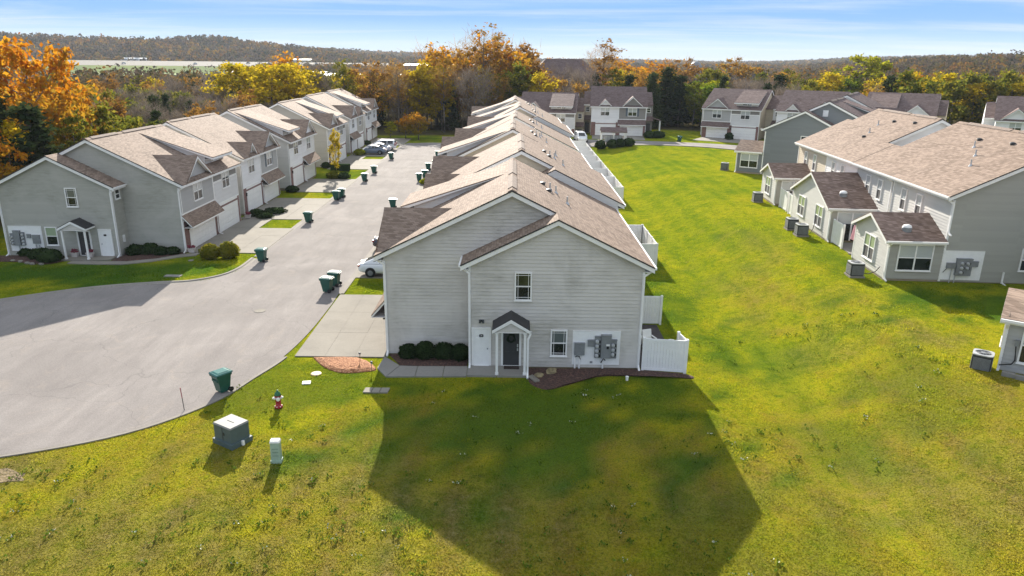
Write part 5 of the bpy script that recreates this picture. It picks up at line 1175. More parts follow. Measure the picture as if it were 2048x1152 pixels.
car('white car parked before the tan entry wing of the far row', 12.2, 134.6, zt(12.2, 134.6) + .04, rad(-84), PW, 'van')

# ------------------------------------------------------------------ utilities on the near lawn
t = thing('fire_hydrant', 'red fire hydrant with a green bonnet and white caps on the near lawn', 'hydrant', (-10.73, 30.3, 0), rad(20))
mb = MB(); mb.lathe([(0.19, 0), (0.19, 0.05), (0.12, 0.06), (0.12, 0.52), (0.155, 0.54), (0.155, 0.60)], (0, 0, 0), 16); build('barrel', mb, 'red', t, True)
mb = MB(); mb.lathe([(0.155, 0.602), (0.15, 0.64), (0.11, 0.74), (0.05, 0.79), (0.04, 0.80), (0.04, 0.86)], (0, 0, 0), 16); build('bonnet', mb, 'green', t, True)
for dx_, dy_, rr in ((1, 0, .07), (-1, 0, .07), (0, -1, .09)):
    mb = MB(); mb.tube([(dx_ * .09, dy_ * .09, .47), (dx_ * .20, dy_ * .20, .47)], rr, 10); mb.tube([(dx_ * .20, dy_ * .20, .47), (dx_ * .24, dy_ * .24, .47)], rr * 0.5, 6); build('cap', mb, 'trim', t)
for a in range(6):
    mb = MB(); c, s = math.cos(a * 1.047), math.sin(a * 1.047); mb.tube([(c * .16, s * .16, .05), (c * .16, s * .16, .09)], .02, 6); build('flange_bolt', mb, 'trim', t)
t = thing('transformer_box', 'grey green transformer box with a pale sloped lid on the near lawn', 'transformer', (-11.68, 27.15, 0), rad(-32))
mb = MB(); mb.box(-.62, .62, -.52, .52, -.05, .20); build('base', mb, 'trans', t)
mb = MB(); mb.frustum(-.54, .54, -.45, .45, .20, -.54, .54, -.45, .45, .86); build('cabinet', mb, 'trans', t)
mb = MB(); mb.frustum(-.565, .565, -.475, .475, .865, -.53, .53, -.44, .44, .93); mb.box(-.20, .20, -.02, .02, .93, .945); build('lid', mb, plain('pale_lid', (0.24, 0.24, 0.225), 0.6), t)
mb = MB(); mb.box(-.012, .012, -.462, -.452, .24, .84); mb.box(.06, .12, -.475, -.452, .5, .62); build('door_seam', mb, 'metal_dk', t)
for s in (-1, 1):
    mb = MB(); mb.box(s * .66 - .05, s * .66 + .05, -.05, .05, .02, .22); build('latch', mb, 'trim', t)
t = thing('utility_pedestal', 'pale green telephone pedestal with a white cap on the near lawn', 'pedestal', (-9.34, 25.6, 0), rad(3))
mb = MB(); mb.frustum(-.19, .19, -.14, .14, -.05, -.18, .18, -.13, .13, .88); build('body', mb, 'ped', t)
mb = MB(); mb.frustum(-.20, .20, -.15, .15, .885, -.17, .17, -.12, .12, .97); build('cap', mb, 'trim', t)
mb = MB(); mb.box(-.21, .21, -.16, .16, -.02, .10); build('collar', mb, 'ped', t)
for q_ in range(3):
    mb = MB(); mb.box(-.12, .12, -.139, -.128, .30 + q_ * .15, .33 + q_ * .15); build('louver', mb, plain('ped_dark', (0.2, 0.28, 0.22)), t)
t = thing('marker_rod', 'thin pink marker rod leaning beside the turning circle kerb', 'marker', (-14.9, 29.85, 0), 0)
mb = MB(); mb.tube([(0, 0, -.1), (-.04, .02, .62)], .018, 6); build('rod', mb, 'metal_dk', t); mb = MB(); mb.tube([(-.04, .02, .62), (-.07, .03, 1.12)], .022, 6); build('rod_sleeve', mb, 'pink', t)
mb = MB(); mb.box(-.2, .2, -.16, .16, -.05, .03); mb.box(-.06, .06, -.015, .015, .03, .036); o = build('meter_lid', mb, 'trim', None, loc=(-10.17, 32.95, 0), rot=rad(8)); tag(o, 'square white meter lid in the grass between hydrant and drive', 'lid')
mb = MB(); mb.lathe([(.27, -.05), (.27, .02), (.22, .035), (.05, .04)], (0, 0, 0), 18); o = build('valve_lid', mb, 'wood', None, loc=(-9.98, 34.05, 0)); tag(o, 'round tan valve lid in the grass below the orange mulch', 'lid')
mb = MB(); mb.lathe([(.36, 0.0), (.36, .018), (.30, .022), (.30, .017), (.1, .017), (.08, .022)], (0, 0, 0), 24); o = build('manhole_cover', mb, 'concrete', None, loc=(-16.02, 43.5, .012)); tag(o, 'pale round manhole cover in the middle of the street', 'manhole cover')
mb = MB(); mb.lathe([(.20, -.03), (.20, .03), (.05, .035)], (0, 0, 0), 16); o = build('valve_lid', mb, 'concrete', None, loc=(-25.4, 55.2, 0)); tag(o, 'round grey lid in the shaded grass by the left walk', 'lid')
mb = MB(); mb.lathe([(.07, -.05), (.07, .14), (.085, .15), (.085, .2), (.03, .21)], (0, 0, 0), 12); o = build('cleanout_pipe', mb, 'trim', None, loc=(5.9, 33.75, 0)); tag(o, 'stubby white pipe cap in the grass before the meters', 'pipe')
for x, y, lb in ((-8.04, 35.6, 'slim solar path light at the tip of the orange mulch by the drive'), (-7.2, 34.45, 'slim solar path light by the start of the porch walk')):
    t = thing('path_light', lb, 'garden light', (x, y, 0), 0, 'solar path lights'); mb = MB(); mb.tube([(0, 0, 0), (0, 0, .42)], .012, 6); build('stake', mb, 'metal_dk', t)
    mb = MB(); mb.lathe([(.045, .40), (.05, .5), (.03, .51)], (0, 0, 0), 8); build('lamp', mb, 'metal_lt', t); mb = MB(); mb.lathe([(.085, .51), (.07, .54), (.02, .56)], (0, 0, 0), 8); build('lamp_cap', mb, 'metal_dk', t)
def rock(x, y, s, lb, z=0):
    mb = MB(); n1, n2 = 9, 6
    for i in range(n2 + 1):
        th = math.pi * i / n2
        for j in range(n1):
            a = 2 * math.pi * j / n1; q = random.uniform(.8, 1.15); mb.v.append((s * q * math.sin(th) * math.cos(a), s * .8 * q * math.sin(th) * math.sin(a), s * .55 * q * math.cos(th)))
    for i in range(n2):
        for j in range(n1): mb.f.append((i * n1 + j, i * n1 + (j + 1) % n1, (i + 1) * n1 + (j + 1) % n1, (i + 1) * n1 + j))
    o = build('rock', mb, 'stone', None, loc=(x, y, z + s * .25), rot=random.uniform(0, 6)); tag(o, lb, 'rock')
rock(1.45, 34.0, .26, 'smaller tan rock beside the splash block in the dark mulch'); rock(2.1, 34.45, .34, 'larger tan rock in the dark mulch under the low window')
mb = MB(); mb.box(-.13, .13, -.38, .38, 0, .05); mb.box(-.13, -.09, -.38, .38, .05, .09); mb.box(.09, .13, -.38, .38, .05, .09); o = build('splash_block', mb, 'concrete', None, loc=(1.15, 33.6, .05), rot=rad(28)); tag(o, 'concrete splash block under the porch downspout', 'splash block')
mb = MB(); mb.box(-.40, .40, -.22, .22, 0, .02)
for k in range(6): mb.box(-.34 + k * .12, -.26 + k * .12, -.18, .18, .02, .026)
o = build('doormat', mb, plain('mat_brown', (0.05, 0.035, 0.03), 0.9, var=.4, scale=12), None, loc=(0.02, 34.9, .105)); tag(o, 'dark patterned doormat before the charcoal front door', 'doormat')

# ------------------------------------------------------------------ coolers
def cooler(label, x, y, z, rz, s=0.88, h=.86):
    r = thing('air_conditioner', label, 'air conditioner', (x, y, z), rz, 'garden air conditioners'); a = s / 2
    mb = MB(); mb.box(-a - .05, a + .05, -a - .05, a + .05, -.15, .05); build('pad', mb, 'concrete', r)
    mb = MB(); c = .08
    mb.slab([(-a + c, -a, h), (a - c, -a, h), (a, -a + c, h), (a, a - c, h), (a - c, a, h), (-a + c, a, h), (-a, a - c, h), (-a, -a + c, h)], (0, 0, -h + .06)); build('cabinet', mb, 'metal_dk', r)
    k = 0
    mb = MB()
    for i in range(11):
        z0 = .13 + i * (h - .22) / 11
        mb.box(-a + .06, a - .06, -a - .014, -a + .01, z0, z0 + .028); mb.box(-a + .06, a - .06, a - .01, a + .014, z0, z0 + .028); mb.box(-a - .014, -a + .01, -a + .06, a - .06, z0, z0 + .028); mb.box(a - .01, a + .014, -a + .06, a - .06, z0, z0 + .028)
    build('louver_panel', mb, 'metal', r)
    mb = MB(); n = 24; R_ = a * .84; o = 0
    ring_o = []
    for j in range(n):
        t_ = 2 * math.pi * j / n; m_ = max(abs(math.cos(t_)), abs(math.sin(t_))); ro = min((a + .015) / m_, a * 1.30); ring_o.append((ro * math.cos(t_), ro * math.sin(t_)))
    for (zz, sc) in ((h + .002, 'o'), (h + .05, 'o'), (h + .06, 'i'), (h + .0, 'i2')):
        for j in range(n):
            t_ = 2 * math.pi * j / n
            if sc == 'o': mb.v.append((*ring_o[j], zz))
            else: mb.v.append((R_ * math.cos(t_), R_ * math.sin(t_), zz))
    for q_ in range(3):
        for j in range(n): mb.f.append((q_ * n + j, q_ * n + (j + 1) % n, (q_ + 1) * n + (j + 1) % n, (q_ + 1) * n + j))
    build('top_cover', mb, 'metal_lt', r)
    mb = MB()
    for rr in (.3, .5, .7, .9):
        R2_ = R_ * rr; P = [(R2_ * math.cos(2 * math.pi * j / 18), R2_ * math.sin(2 * math.pi * j / 18), h + .045) for j in range(19)]; mb.tube(P, .008, 4)
    for j in range(12): t_ = 2 * math.pi * j / 12; mb.bar((.08 * math.cos(t_), .08 * math.sin(t_), h + .05), (R_ * math.cos(t_), R_ * math.sin(t_), h + .05), .012, .012)
    mb.lathe([(.12, h + .03), (.12, h + .06), (.05, h + .075)], (0, 0, 0), 10); build('fan_guard', mb, 'metal', r)
    mb = MB()
    for j in range(3):
        t_ = 2 * math.pi * j / 3; p = [(.06 * math.cos(t_ - .3), .06 * math.sin(t_ - .3), h + .012), (R_ * .92 * math.cos(t_ - .45), R_ * .92 * math.sin(t_ - .45), h + .004), (R_ * .92 * math.cos(t_ + .35), R_ * .92 * math.sin(t_ + .35), h + .03), (.06 * math.cos(t_ + .3), .06 * math.sin(t_ + .3), h + .03)]; mb.slab(p, (0, 0, -.008))
    build('fan', mb, 'black', r)
    return r
for lb, x, y, rz in (('grey air conditioner on the grass at the near corner of the right house', 22.75, 46.3, 3), ('nearer of two air conditioners behind the double window back room', 23.55, 57.9, 3), ('farther of two air conditioners behind the double window back room', 23.6, 60.2, 3), ('grey air conditioner beside the farthest brown roofed back room', 24.7, 72.7, 3)):
    cooler(lb, x, y, zt(x, y) + .05, rad(-rz))
cooler('grey air conditioner at the corner of the slate grey house', 27.9, 96.2, zt(27.9, 96.2) + .05, rad(-31)); cooler('large grey air conditioner by the stone edging at lower right', 22.0, 31.35, 1.86, rad(-36), .82, .8)
def hose(label, pts, z=0):
    mb = MB(); mb.tube(pts, .03, 6); o = build('coolant_line', mb, 'black'); tag(o, label, 'pipe')
hose('black line from the nearest right air conditioner to the wall', [(23.2, 46.3, 2.2), (23.6, 46.2, 2.18), (23.95, 46.0, 2.4), (24.12, 45.9, 2.75)])
hose('black line from the pair of air conditioners to the wall', [(24.0, 57.9, 2.25), (24.3, 57.9, 2.2), (24.6, 58.2, 2.5), (24.75, 58.3, 3.2)])
hose('black line up the grey wall at lower right', [(22.5, 30.9, 2.3), (22.95, 30.75, 2.4), (23.05, 30.72, 2.6), (22.98, 30.78, 3.4)])
mb = MB(); mb.box(-.08, .08, -.06, .06, 0, .28); o = build('disconnect_box', mb, 'metal', None, loc=(22.98, 30.74, 3.3), rot=rad(-36)); tag(o, 'grey electrical box on the grey wall at lower right', 'electrical box')
for i, (x, y) in enumerate([(22.6, 30.3), (23.0, 29.95), (23.4, 29.6), (23.8, 29.3), (24.2, 29.0)]):
    mb = MB(); mb.box(-.26, .26, -.12, .12, -.1, .2); o = build('edging_block', mb, 'concrete_dk', None, loc=(x, y, 1.98 - .02 * i), rot=rad(-38)); tag(o, ('weathered edging block nearest the large cooler', 'second edging block from the large cooler', 'middle edging block of the lower right bed', 'fourth edging block from the large cooler', 'edging block farthest from the large cooler')[i], 'block', 'edging blocks at lower right')

# ------------------------------------------------------------------ white privacy fences
def fence(label, p0, p1, h=1.83, z=None, posts=None, group='white patio fences', bay=2.4):
    (x0, y0), (x1, y1) = p0, p1; d = math.hypot(x1 - x0, y1 - y0); rz = math.atan2(y1 - y0, x1 - x0); zz = zt((x0 + x1) / 2, (y0 + y1) / 2) if z is None else z
    r = thing('privacy_fence', label, 'fence', (x0, y0, zz), rz, group); n = max(1, round(d / bay)); s = d / n
    for i in range(n + 1):
        mb = MB(); u = i * s; mb.box(u - .065, u + .065, -.065, .065, -.3, h + .0); mb.frustum(u - .075, u + .075, -.075, .075, h, u - .05, u + .05, -.05, .05, h + .04); build('post', mb, 'vinyl', r)
    for i in range(n):
        a, b = i * s + .066, (i + 1) * s - .066; [build('rail', MB().box(a, b, -.028, .028, q0, q1), 'vinyl', r) for q0, q1 in ((.05, .19), (h - .16, h - .02))]
        m = max(2, int((b - a) / .15)); w_ = (b - a) / m; mb = MB()
        for k in range(m): mb.box(a + k * w_ + .004, a + (k + 1) * w_ - .004, -.014, .014, .19, h - .16)
        o = build('picket_panel', mb, 'vinyl', r); o['kind'] = 'stuff'
    return r
fence('white fence at the near corner of the first patio, facing the viewer', (6.88, 34.95), (9.02, 34.66)); fence('short white return fence on the first patio corner', (9.05, 34.75), (8.85, 35.85))
fence('white fence dividing the first and second patios', (6.85, 41.98), (9.14, 41.98))
fence('near white wall of the fenced yard behind the second central house', (7.9, 55.2), (11.3, 55.2)); fence('lawn side of the fenced yard behind the second central house', (11.35, 55.25), (11.35, 62.0)); fence('far white wall of the fenced yard behind the second central house', (7.9, 62.0), (11.3, 62.0))
ys_ = [81.6, 89.4, 96.3, 103.5, 109.5, 115.2, 121.3, 127.3]
for k, y in enumerate(ys_): fence('white cross fence %s between the far patios' % ['nearest the viewer', 'second from the viewer', 'third from the viewer', 'fourth from the viewer', 'fourth from the far end', 'third from the far end', 'second from the far end', 'at the far end'][k] if k != 3 else 'white cross fence fourth from the viewer between the far patios', (7.4, y), (12.4, y))
for a, b, nm in ((81.65, 103.4, 'near half of the long white fence along the lawn edge'), (103.55, 127.2, 'far half of the long white fence along the lawn edge')): fence(nm, (12.45, a), (12.45, b))
rx = lambda k: 24.13 + .0594 * (k - 45.4)
fence('white fence stub beside the nearest right back room', (24.9, 51.3), (24.85, 49.95), z=2.0); fence('white fence panel beside the pink parasol', (25.15, 55.7), (25.05, 53.7), z=2.0)
fence('white fence panel beside the farthest brown roofed room', (26.05, 70.1), (25.95, 67.9), z=2.0)
fence('white fence panel behind the double window room', (25.75, 66.9), (25.7, 65.6), z=2.0)
t = thing('parasol', 'closed pink parasol standing between the white fence panels', 'parasol', (25.1, 52.0, 2.0)); mb = MB(); mb.tube([(0, 0, 0), (0, 0, 2.5)], .03, 8); build('pole', mb, 'metal_lt', t)
mb = MB(); mb.lathe([(.06, 1.05), (.26, 1.15), (.20, 1.6), (.12, 2.2), (.09, 2.45), (.13, 2.5), (.02, 2.7)], (0, 0, 0), 10); build('canopy', mb, 'parasol', t); mb = MB(); mb.lathe([(.25, 0), (.25, .08), (.05, .12)], (0, 0, 0), 12); build('base', mb, 'concrete', t)
def chair(label, x, y, z, rz, mat):
    r = thing('garden_chair', label, 'chair', (x, y, z), rz); mb = MB(); mb.box(-.28, .28, -.28, .28, .40, .46); build('seat', mb, mat, r); mb = MB(); mb.slab([(-.28, .26, .46), (.28, .26, .46), (.28, .38, 1.0), (-.28, .38, 1.0)], (0, .05, 0)); build('backrest', mb, mat, r)
    for a in (-1, 1):
        for b in (-1, 1): mb = MB(); mb.box(a * .25 - .03, a * .25 + .03, b * .25 - .03, b * .25 + .03, 0, .40); build('leg', mb, mat, r)
        mb = MB(); mb.box(a * .28 - .03, a * .28 + .03, -.26, .3, .62, .67); build('armrest', mb, mat, r)
chair('white garden chair on the first patio', 7.75, 37.9, .05, rad(20), 'vinyl'); chair('orange red chair on the farthest right patio', 26.7, 66.9, 2.02, rad(100), 'redpaint')
t = thing('patio_table', 'tan topped table on the first patio behind the white fence', 'table', (8.05, 36.3, .05)); mb = MB(); mb.box(-.45, .4, -.4, .4, .68, .74); build('tabletop', mb, 'wood', t)
for a in (-.38, .33):
    for b in (-.33, .33): mb = MB(); mb.box(a - .03, a + .03, b - .03, b + .03, 0, .68); build('leg', mb, 'metal_dk', t)
t = thing('patio_table', 'dark metal table on a far patio inside the white fences', 'table', (9.6, 92.5, .05)); mb = MB(); mb.box(-.9, .9, -.6, .6, .9, 1.0); build('tabletop', mb, 'metal_dk', t)
for a in (-.8, .8):
    for b in (-.5, .5): mb = MB(); mb.box(a - .04, a + .04, b - .04, b + .04, 0, .9); build('leg', mb, 'metal_dk', t)
def cushion(label, x, y, z, sx, sy, sz, mat, name='cushion'):
    mb = MB(); n1, n2 = 12, 6
    for i in range(n2 + 1):
        th = math.pi * i / n2
        for j in range(n1):
            a = 2 * math.pi * j / n1; e = .6; f = lambda v: math.copysign(abs(v) ** e, v); q = random.uniform(.93, 1.05); mb.v.append((sx * q * f(math.sin(th)) * f(math.cos(a)), sy * q * f(math.sin(th)) * f(math.sin(a)), sz * q * math.cos(th)))
    for i in range(n2):
        for j in range(n1): mb.f.append((i * n1 + j, i * n1 + (j + 1) % n1, (i + 1) * n1 + (j + 1) % n1, (i + 1) * n1 + j))
    o = build(name, mb, mat, None, True, loc=(x, y, z)); tag(o, label, name.replace('_', ' '))
cushion('bundled white sheet heaped at the fence corner of the first patio', 8.55, 36.25, .95, .34, .3, .28, 'vinyl', 'covered_heap'); cushion('white storage box lid on the first patio floor', 7.2, 38.6, .3, .35, .3, .28, 'vinyl', 'storage_box')
cushion('black covered grill on the second patio', 7.6, 43.6, .65, .42, .35, .6, 'black', 'covered_grill'); cushion('blue grey cover on the second patio behind the dividing fence', 7.8, 42.6, 1.25, .45, .3, .22, 'blue', 'folded_cover')
mb = MB(); mb.box(6.85, 8.9, 35.2, 41.8, -.05, .03); o = build('patio', mb, plain('patio_dark', (0.06, 0.05, 0.05), .9, var=.3), None); o['kind'] = 'structure'
for (a, b, y0, y1, z_) in ((7.0, 11.2, 55.4, 61.8, .03), (7.4, 12.3, 82, 127, .03)):
    mb = MB(); mb.box(a, b, y0, y1, -.05, z_); o = build('patio', mb, 'concrete', None); o['kind'] = 'structure'
mb = MB(); mb.slab([(25.0, 51.5, 2.03), (27.6, 51.4, 2.03), (28.0, 55.5, 2.03), (25.2, 55.6, 2.03)], (0, 0, -.1)); mb.slab([(25.9, 66.0, 2.03), (28.5, 66, 2.03), (28.7, 70, 2.03), (26.0, 70, 2.03)], (0, 0, -.1)); o = build('patio', mb, 'concrete_dk', None); o['kind'] = 'structure'
# planters on the left porch
for x, y, lb in ((-34.75, 55.6, 'white pot of dark red flowers at the far side of the left porch'), (-33.55, 55.6, 'white pot of dark red flowers at the door side of the left porch'), (-26.2, 57.35, 'small pot of flowers at the left garage corner'), (-26.3, 70.7, 'pot of red flowers between the first two left garages')):
    t = thing('flower_pot', lb, 'flower pot', (x, y, .09)); mb = MB(); mb.frustum(-.2, .2, -.14, .14, 0, -.28, .28, -.2, .2, .36); build('pot', mb, 'terrac', t); mb = MB()
    for k in range(26): a, b, c = random.uniform(-.24, .24), random.uniform(-.16, .16), random.uniform(.36, .6); mb.box(a - .04, a + .04, b - .04, b + .04, c - .04, c + .04)
    build('flowers', mb, 'flower', t)
# mailbox shelter
kx, ky = 17.6, 130.6; kz = zt(kx, ky)
t = thing('mailbox_shelter', 'roofed white posted mailbox shelter standing at the edge of the far lawn', 'shelter', (kx, ky, kz), rad(-3))
for s in (-1, 1):
    mb = MB(); mb.slab([(-2.3, 0, 3.15), (2.3, 0, 3.15), (2.3, s * 1.5, 2.45), (-2.3, s * 1.5, 2.45)], (0, 0, -.12)); build('roof', mb, 'shingle_shaded', t)
mb = MB()
for s in (-1, 1): mb.box(-2.25, 2.25, s * 1.25 - .06, s * 1.25 + .06, 2.28, 2.46)
for u in (-2.1, 2.1): mb.box(u - .06, u + .06, -1.2, 1.2, 2.28, 2.44)
build('beam', mb, 'trim', t)
for u in (-2.1, 0, 2.1):
    for v in (-1.2, 1.2): mb = MB(); mb.box(u - .09, u + .09, v - .09, v + .09, -.3, 2.3); build('post', mb, 'trim', t)
mb = MB(); mb.box(-1.5, 1.5, -.3, .3, .6, 1.75); build('mailbox_cabinet', mb, 'metal', t)
mb = MB(); mb.box(-1.1, 1.1, -.2, .2, -.1, .6); build('pedestal', mb, 'metal_dk', t)
for k in range(6): mb = MB(); mb.box(-1.42 + k * .48, -1.0 + k * .48, -.325, -.302, .7, 1.65); build('mailbox_door', mb, 'metal_lt', t)

# ------------------------------------------------------------------ shrubs and trees
def leaf_quads(P, size, up_bias=0.0, rng=RNG, stretch=1.5):
    """random leaf cards at points P (n,3)"""
    n = len(P); a = rng.normal(size=(n, 3)); a[:, 2] *= (1 - up_bias); a /= np.linalg.norm(a, axis=1)[:, None]; b = rng.normal(size=(n, 3)); b -= (b * a).sum(1)[:, None] * a; b /= np.linalg.norm(b, axis=1)[:, None]
    s = (size * rng.uniform(0.6, 1.35, n))[:, None]; a = a * s * stretch / 2; b = b * s / 2
    V = np.stack([P - a, P - b * .9 + a * .1, P + a, P + b * .9 - a * .1], 1).reshape(-1, 3); Q = np.arange(4 * n).reshape(n, 4); return V, Q
def sphere_pts(n, rng=RNG, shell=0.55):
    d = rng.normal(size=(n, 3)); d /= np.linalg.norm(d, axis=1)[:, None]; r = rng.uniform(shell ** 3, 1, n) ** (1 / 3); return d * r[:, None]
LM = {
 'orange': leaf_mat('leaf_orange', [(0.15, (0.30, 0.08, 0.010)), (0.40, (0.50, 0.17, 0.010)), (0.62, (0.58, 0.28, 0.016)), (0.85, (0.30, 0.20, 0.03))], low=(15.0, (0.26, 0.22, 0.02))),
 'yellow': leaf_mat('leaf_yellow', [(0.15, (0.17, 0.17, 0.012)), (0.42, (0.42, 0.31, 0.012)), (0.65, (0.56, 0.40, 0.016)), (0.85, (0.30, 0.26, 0.02))]),
 'olive': leaf_mat('leaf_olive', [(0.15, (0.055, 0.075, 0.012)), (0.42, (0.12, 0.135, 0.016)), (0.62, (0.20, 0.19, 0.022)), (0.85, (0.30, 0.23, 0.03))]),
 'rust': leaf_mat('leaf_rust', [(0.15, (0.14, 0.075, 0.030)), (0.42, (0.28, 0.14, 0.035)), (0.65, (0.42, 0.24, 0.035)), (0.85, (0.22, 0.17, 0.06))]),
 'cedar': leaf_mat('leaf_cedar', [(0.2, (0.018, 0.032, 0.014)), (0.5, (0.04, 0.06, 0.022)), (0.8, (0.075, 0.09, 0.03))], 0.25),
 'bare': leaf_mat('twig_grey', [(0.2, (0.13, 0.105, 0.09)), (0.5, (0.22, 0.18, 0.15)), (0.8, (0.32, 0.26, 0.19))], 0.2),
 'green': leaf_mat('leaf_green', [(0.2, (0.06, 0.11, 0.012)), (0.5, (0.14, 0.20, 0.014)), (0.8, (0.26, 0.29, 0.02))]),
 'dark': leaf_mat('leaf_dark', [(0.2, (0.012, 0.024, 0.010)), (0.5, (0.028, 0.048, 0.018)), (0.8, (0.055, 0.08, 0.025))], 0.2),
 'lime': leaf_mat('leaf_lime', [(0.2, (0.10, 0.13, 0.012)), (0.5, (0.26, 0.27, 0.014)), (0.8, (0.42, 0.38, 0.02))]),
 'far': leaf_mat('leaf_far', [(0.05, (0.035, 0.042, 0.018)), (0.22, (0.085, 0.075, 0.032)), (0.36, (0.10, 0.080, 0.062)), (0.50, (0.13, 0.095, 0.065)), (0.62, (0.13, 0.115, 0.035)), (0.74, (0.22, 0.105, 0.035)), (0.88, (0.27, 0.17, 0.035))], 0.3, 0.30, tint=True),
}
def tree_proto(kind, h, rad_, cb, nleaf, lsize, seed, mat, shape='round', limbs=14, tr=0.2, sparse=1.0, twigs=0):
    rng = np.random.default_rng(seed); rnd = random.Random(seed); mb = MB(); tips = []
    lean = (rnd.uniform(-.4, .4), rnd.uniform(-.4, .4)); pts = []; top = h * (0.86 if shape != 'cone' else 0.97)
    for k in range(6):
        t = k / 5; pts.append((lean[0] * t * t + rnd.uniform(-.12, .12) * (k > 0), lean[1] * t * t + rnd.uniform(-.12, .12) * (k > 0), -0.4 + (top + .4) * t))
    rr = [tr * (1.25 - t) ** 1.0 * (0.85 if t else 1.2) for t in [k / 5 for k in range(6)]]; mb.tube(pts, rr, 6)
    def on(z): t = (z + .4) / (top + .4); k = min(4, int(t * 5)); f = t * 5 - k; return Vector(pts[k]).lerp(Vector(pts[k + 1]), f)
    for i in range(limbs):
        z0 = cb * h * 0.85 + (top * 0.92 - cb * h * 0.85) * (i / max(1, limbs - 1)) ** 0.9; p = on(z0); a = i * 2.4 + rnd.uniform(-.4, .4)
        tt = (z0 - cb * h) / (h - cb * h); env = rad_ * (math.sqrt(max(.05, 1 - (2 * max(0, tt) - .75) ** 2)) if shape == 'round' else max(.12, 1 - max(0, tt))) * rnd.uniform(.6, 1.0)
        rise = env * rnd.uniform(.35, .95) if shape == 'round' else -.1 * env
        e = p + Vector((math.cos(a) * env, math.sin(a) * env, rise)); m = p.lerp(e, .5) + Vector((0, 0, -.08 * env)); r0 = tr * .42 * (1 - .55 * max(0, tt))
        mb.tube([p, m, e], [r0, r0 * .6, r0 * .22], 4, False); tips += [e, m.lerp(e, .5)]
        for q in range(2):
            b0 = p.lerp(e, rnd.uniform(.35, .7)); b1 = b0 + Vector((math.cos(a + rnd.uniform(-1.2, 1.2)), math.sin(a + rnd.uniform(-1.2, 1.2)), rnd.uniform(.2, 1.0))) * env * .45
            mb.tube([b0, b1], [r0 * .4, r0 * .12], 3, False); tips.append(b1)
    me_t = bpy.data.meshes.new('trunk'); me_t.from_pydata(mb.v, [], mb.f); me_t.materials.append(M['bark']); me_t.polygons.foreach_set('use_smooth', [True] * len(me_t.polygons))
    T = np.array([tuple(t) for t in tips]); n_cl = max(8, int(nleaf / 30))
    if shape == 'cone':
        zz = rng.uniform(cb * h, h, n_cl) ; fr = 1 - (zz - cb * h) / (h - cb * h); zz = cb * h + (h - cb * h) * (1 - fr ** .8); rr_ = rad_ * (1 - (zz - cb * h) / (h - cb * h)) * rng.uniform(.55, 1, n_cl) + .1; aa = rng.uniform(0, 6.283, n_cl); Cc = np.stack([rr_ * np.cos(aa), rr_ * np.sin(aa), zz], 1)
    else:
        c = sphere_pts(n_cl, rng, .45); H2 = (h - cb * h) / 2; Cc = np.stack([c[:, 0] * rad_, c[:, 1] * rad_, cb * h + H2 + c[:, 2] * H2], 1); bul = 1 + .22 * np.sin(3 * np.arctan2(c[:, 1], c[:, 0]) + seed) + .12 * np.sin(5 * np.arctan2(c[:, 1], c[:, 0]) + c[:, 2] * 4 + seed * 2); Cc[:, :2] *= bul[:, None]
        k = int(n_cl * .45); Cc[:k] = T[rng.integers(0, len(T), k)] + rng.normal(size=(k, 3)) * .3
    per = max(4, int(nleaf * sparse / n_cl)); cl = rng.uniform(.45, 1.05, n_cl) * (rad_ / 4.2) ** .5
    P = (Cc[:, None, :] + rng.normal(size=(n_cl, per, 3)) * np.array([.62, .62, .42]) * cl[:, None, None]).reshape(-1, 3); P[:, 2] = np.maximum(P[:, 2], .3)
    V, Q = leaf_quads(P, lsize, .2, rng)
    if twigs:
        d = rng.normal(size=(twigs, 3)); d[:, 2] = np.abs(d[:, 2]) + .5; d /= np.linalg.norm(d, axis=1)[:, None]; B = T[rng.integers(0, len(T), twigs)] + rng.normal(size=(twigs, 3)) * .55; L = rng.uniform(.7, 1.7, twigs)[:, None]; sd = np.cross(d, rng.normal(size=(twigs, 3))); sd /= np.linalg.norm(sd, axis=1)[:, None]; sd *= .022
        V2 = np.stack([B - sd, B + sd, B + d * L + sd * .3, B + d * L - sd * .3], 1).reshape(-1, 3); Q2 = np.arange(4 * twigs).reshape(twigs, 4) + len(V); V = np.vstack([V, V2]); Q = np.vstack([Q, Q2])
    o = np_mesh('crown', V, Q, LM[mat]); me_c = o.data; bpy.data.objects.remove(o); return me_t, me_c, h
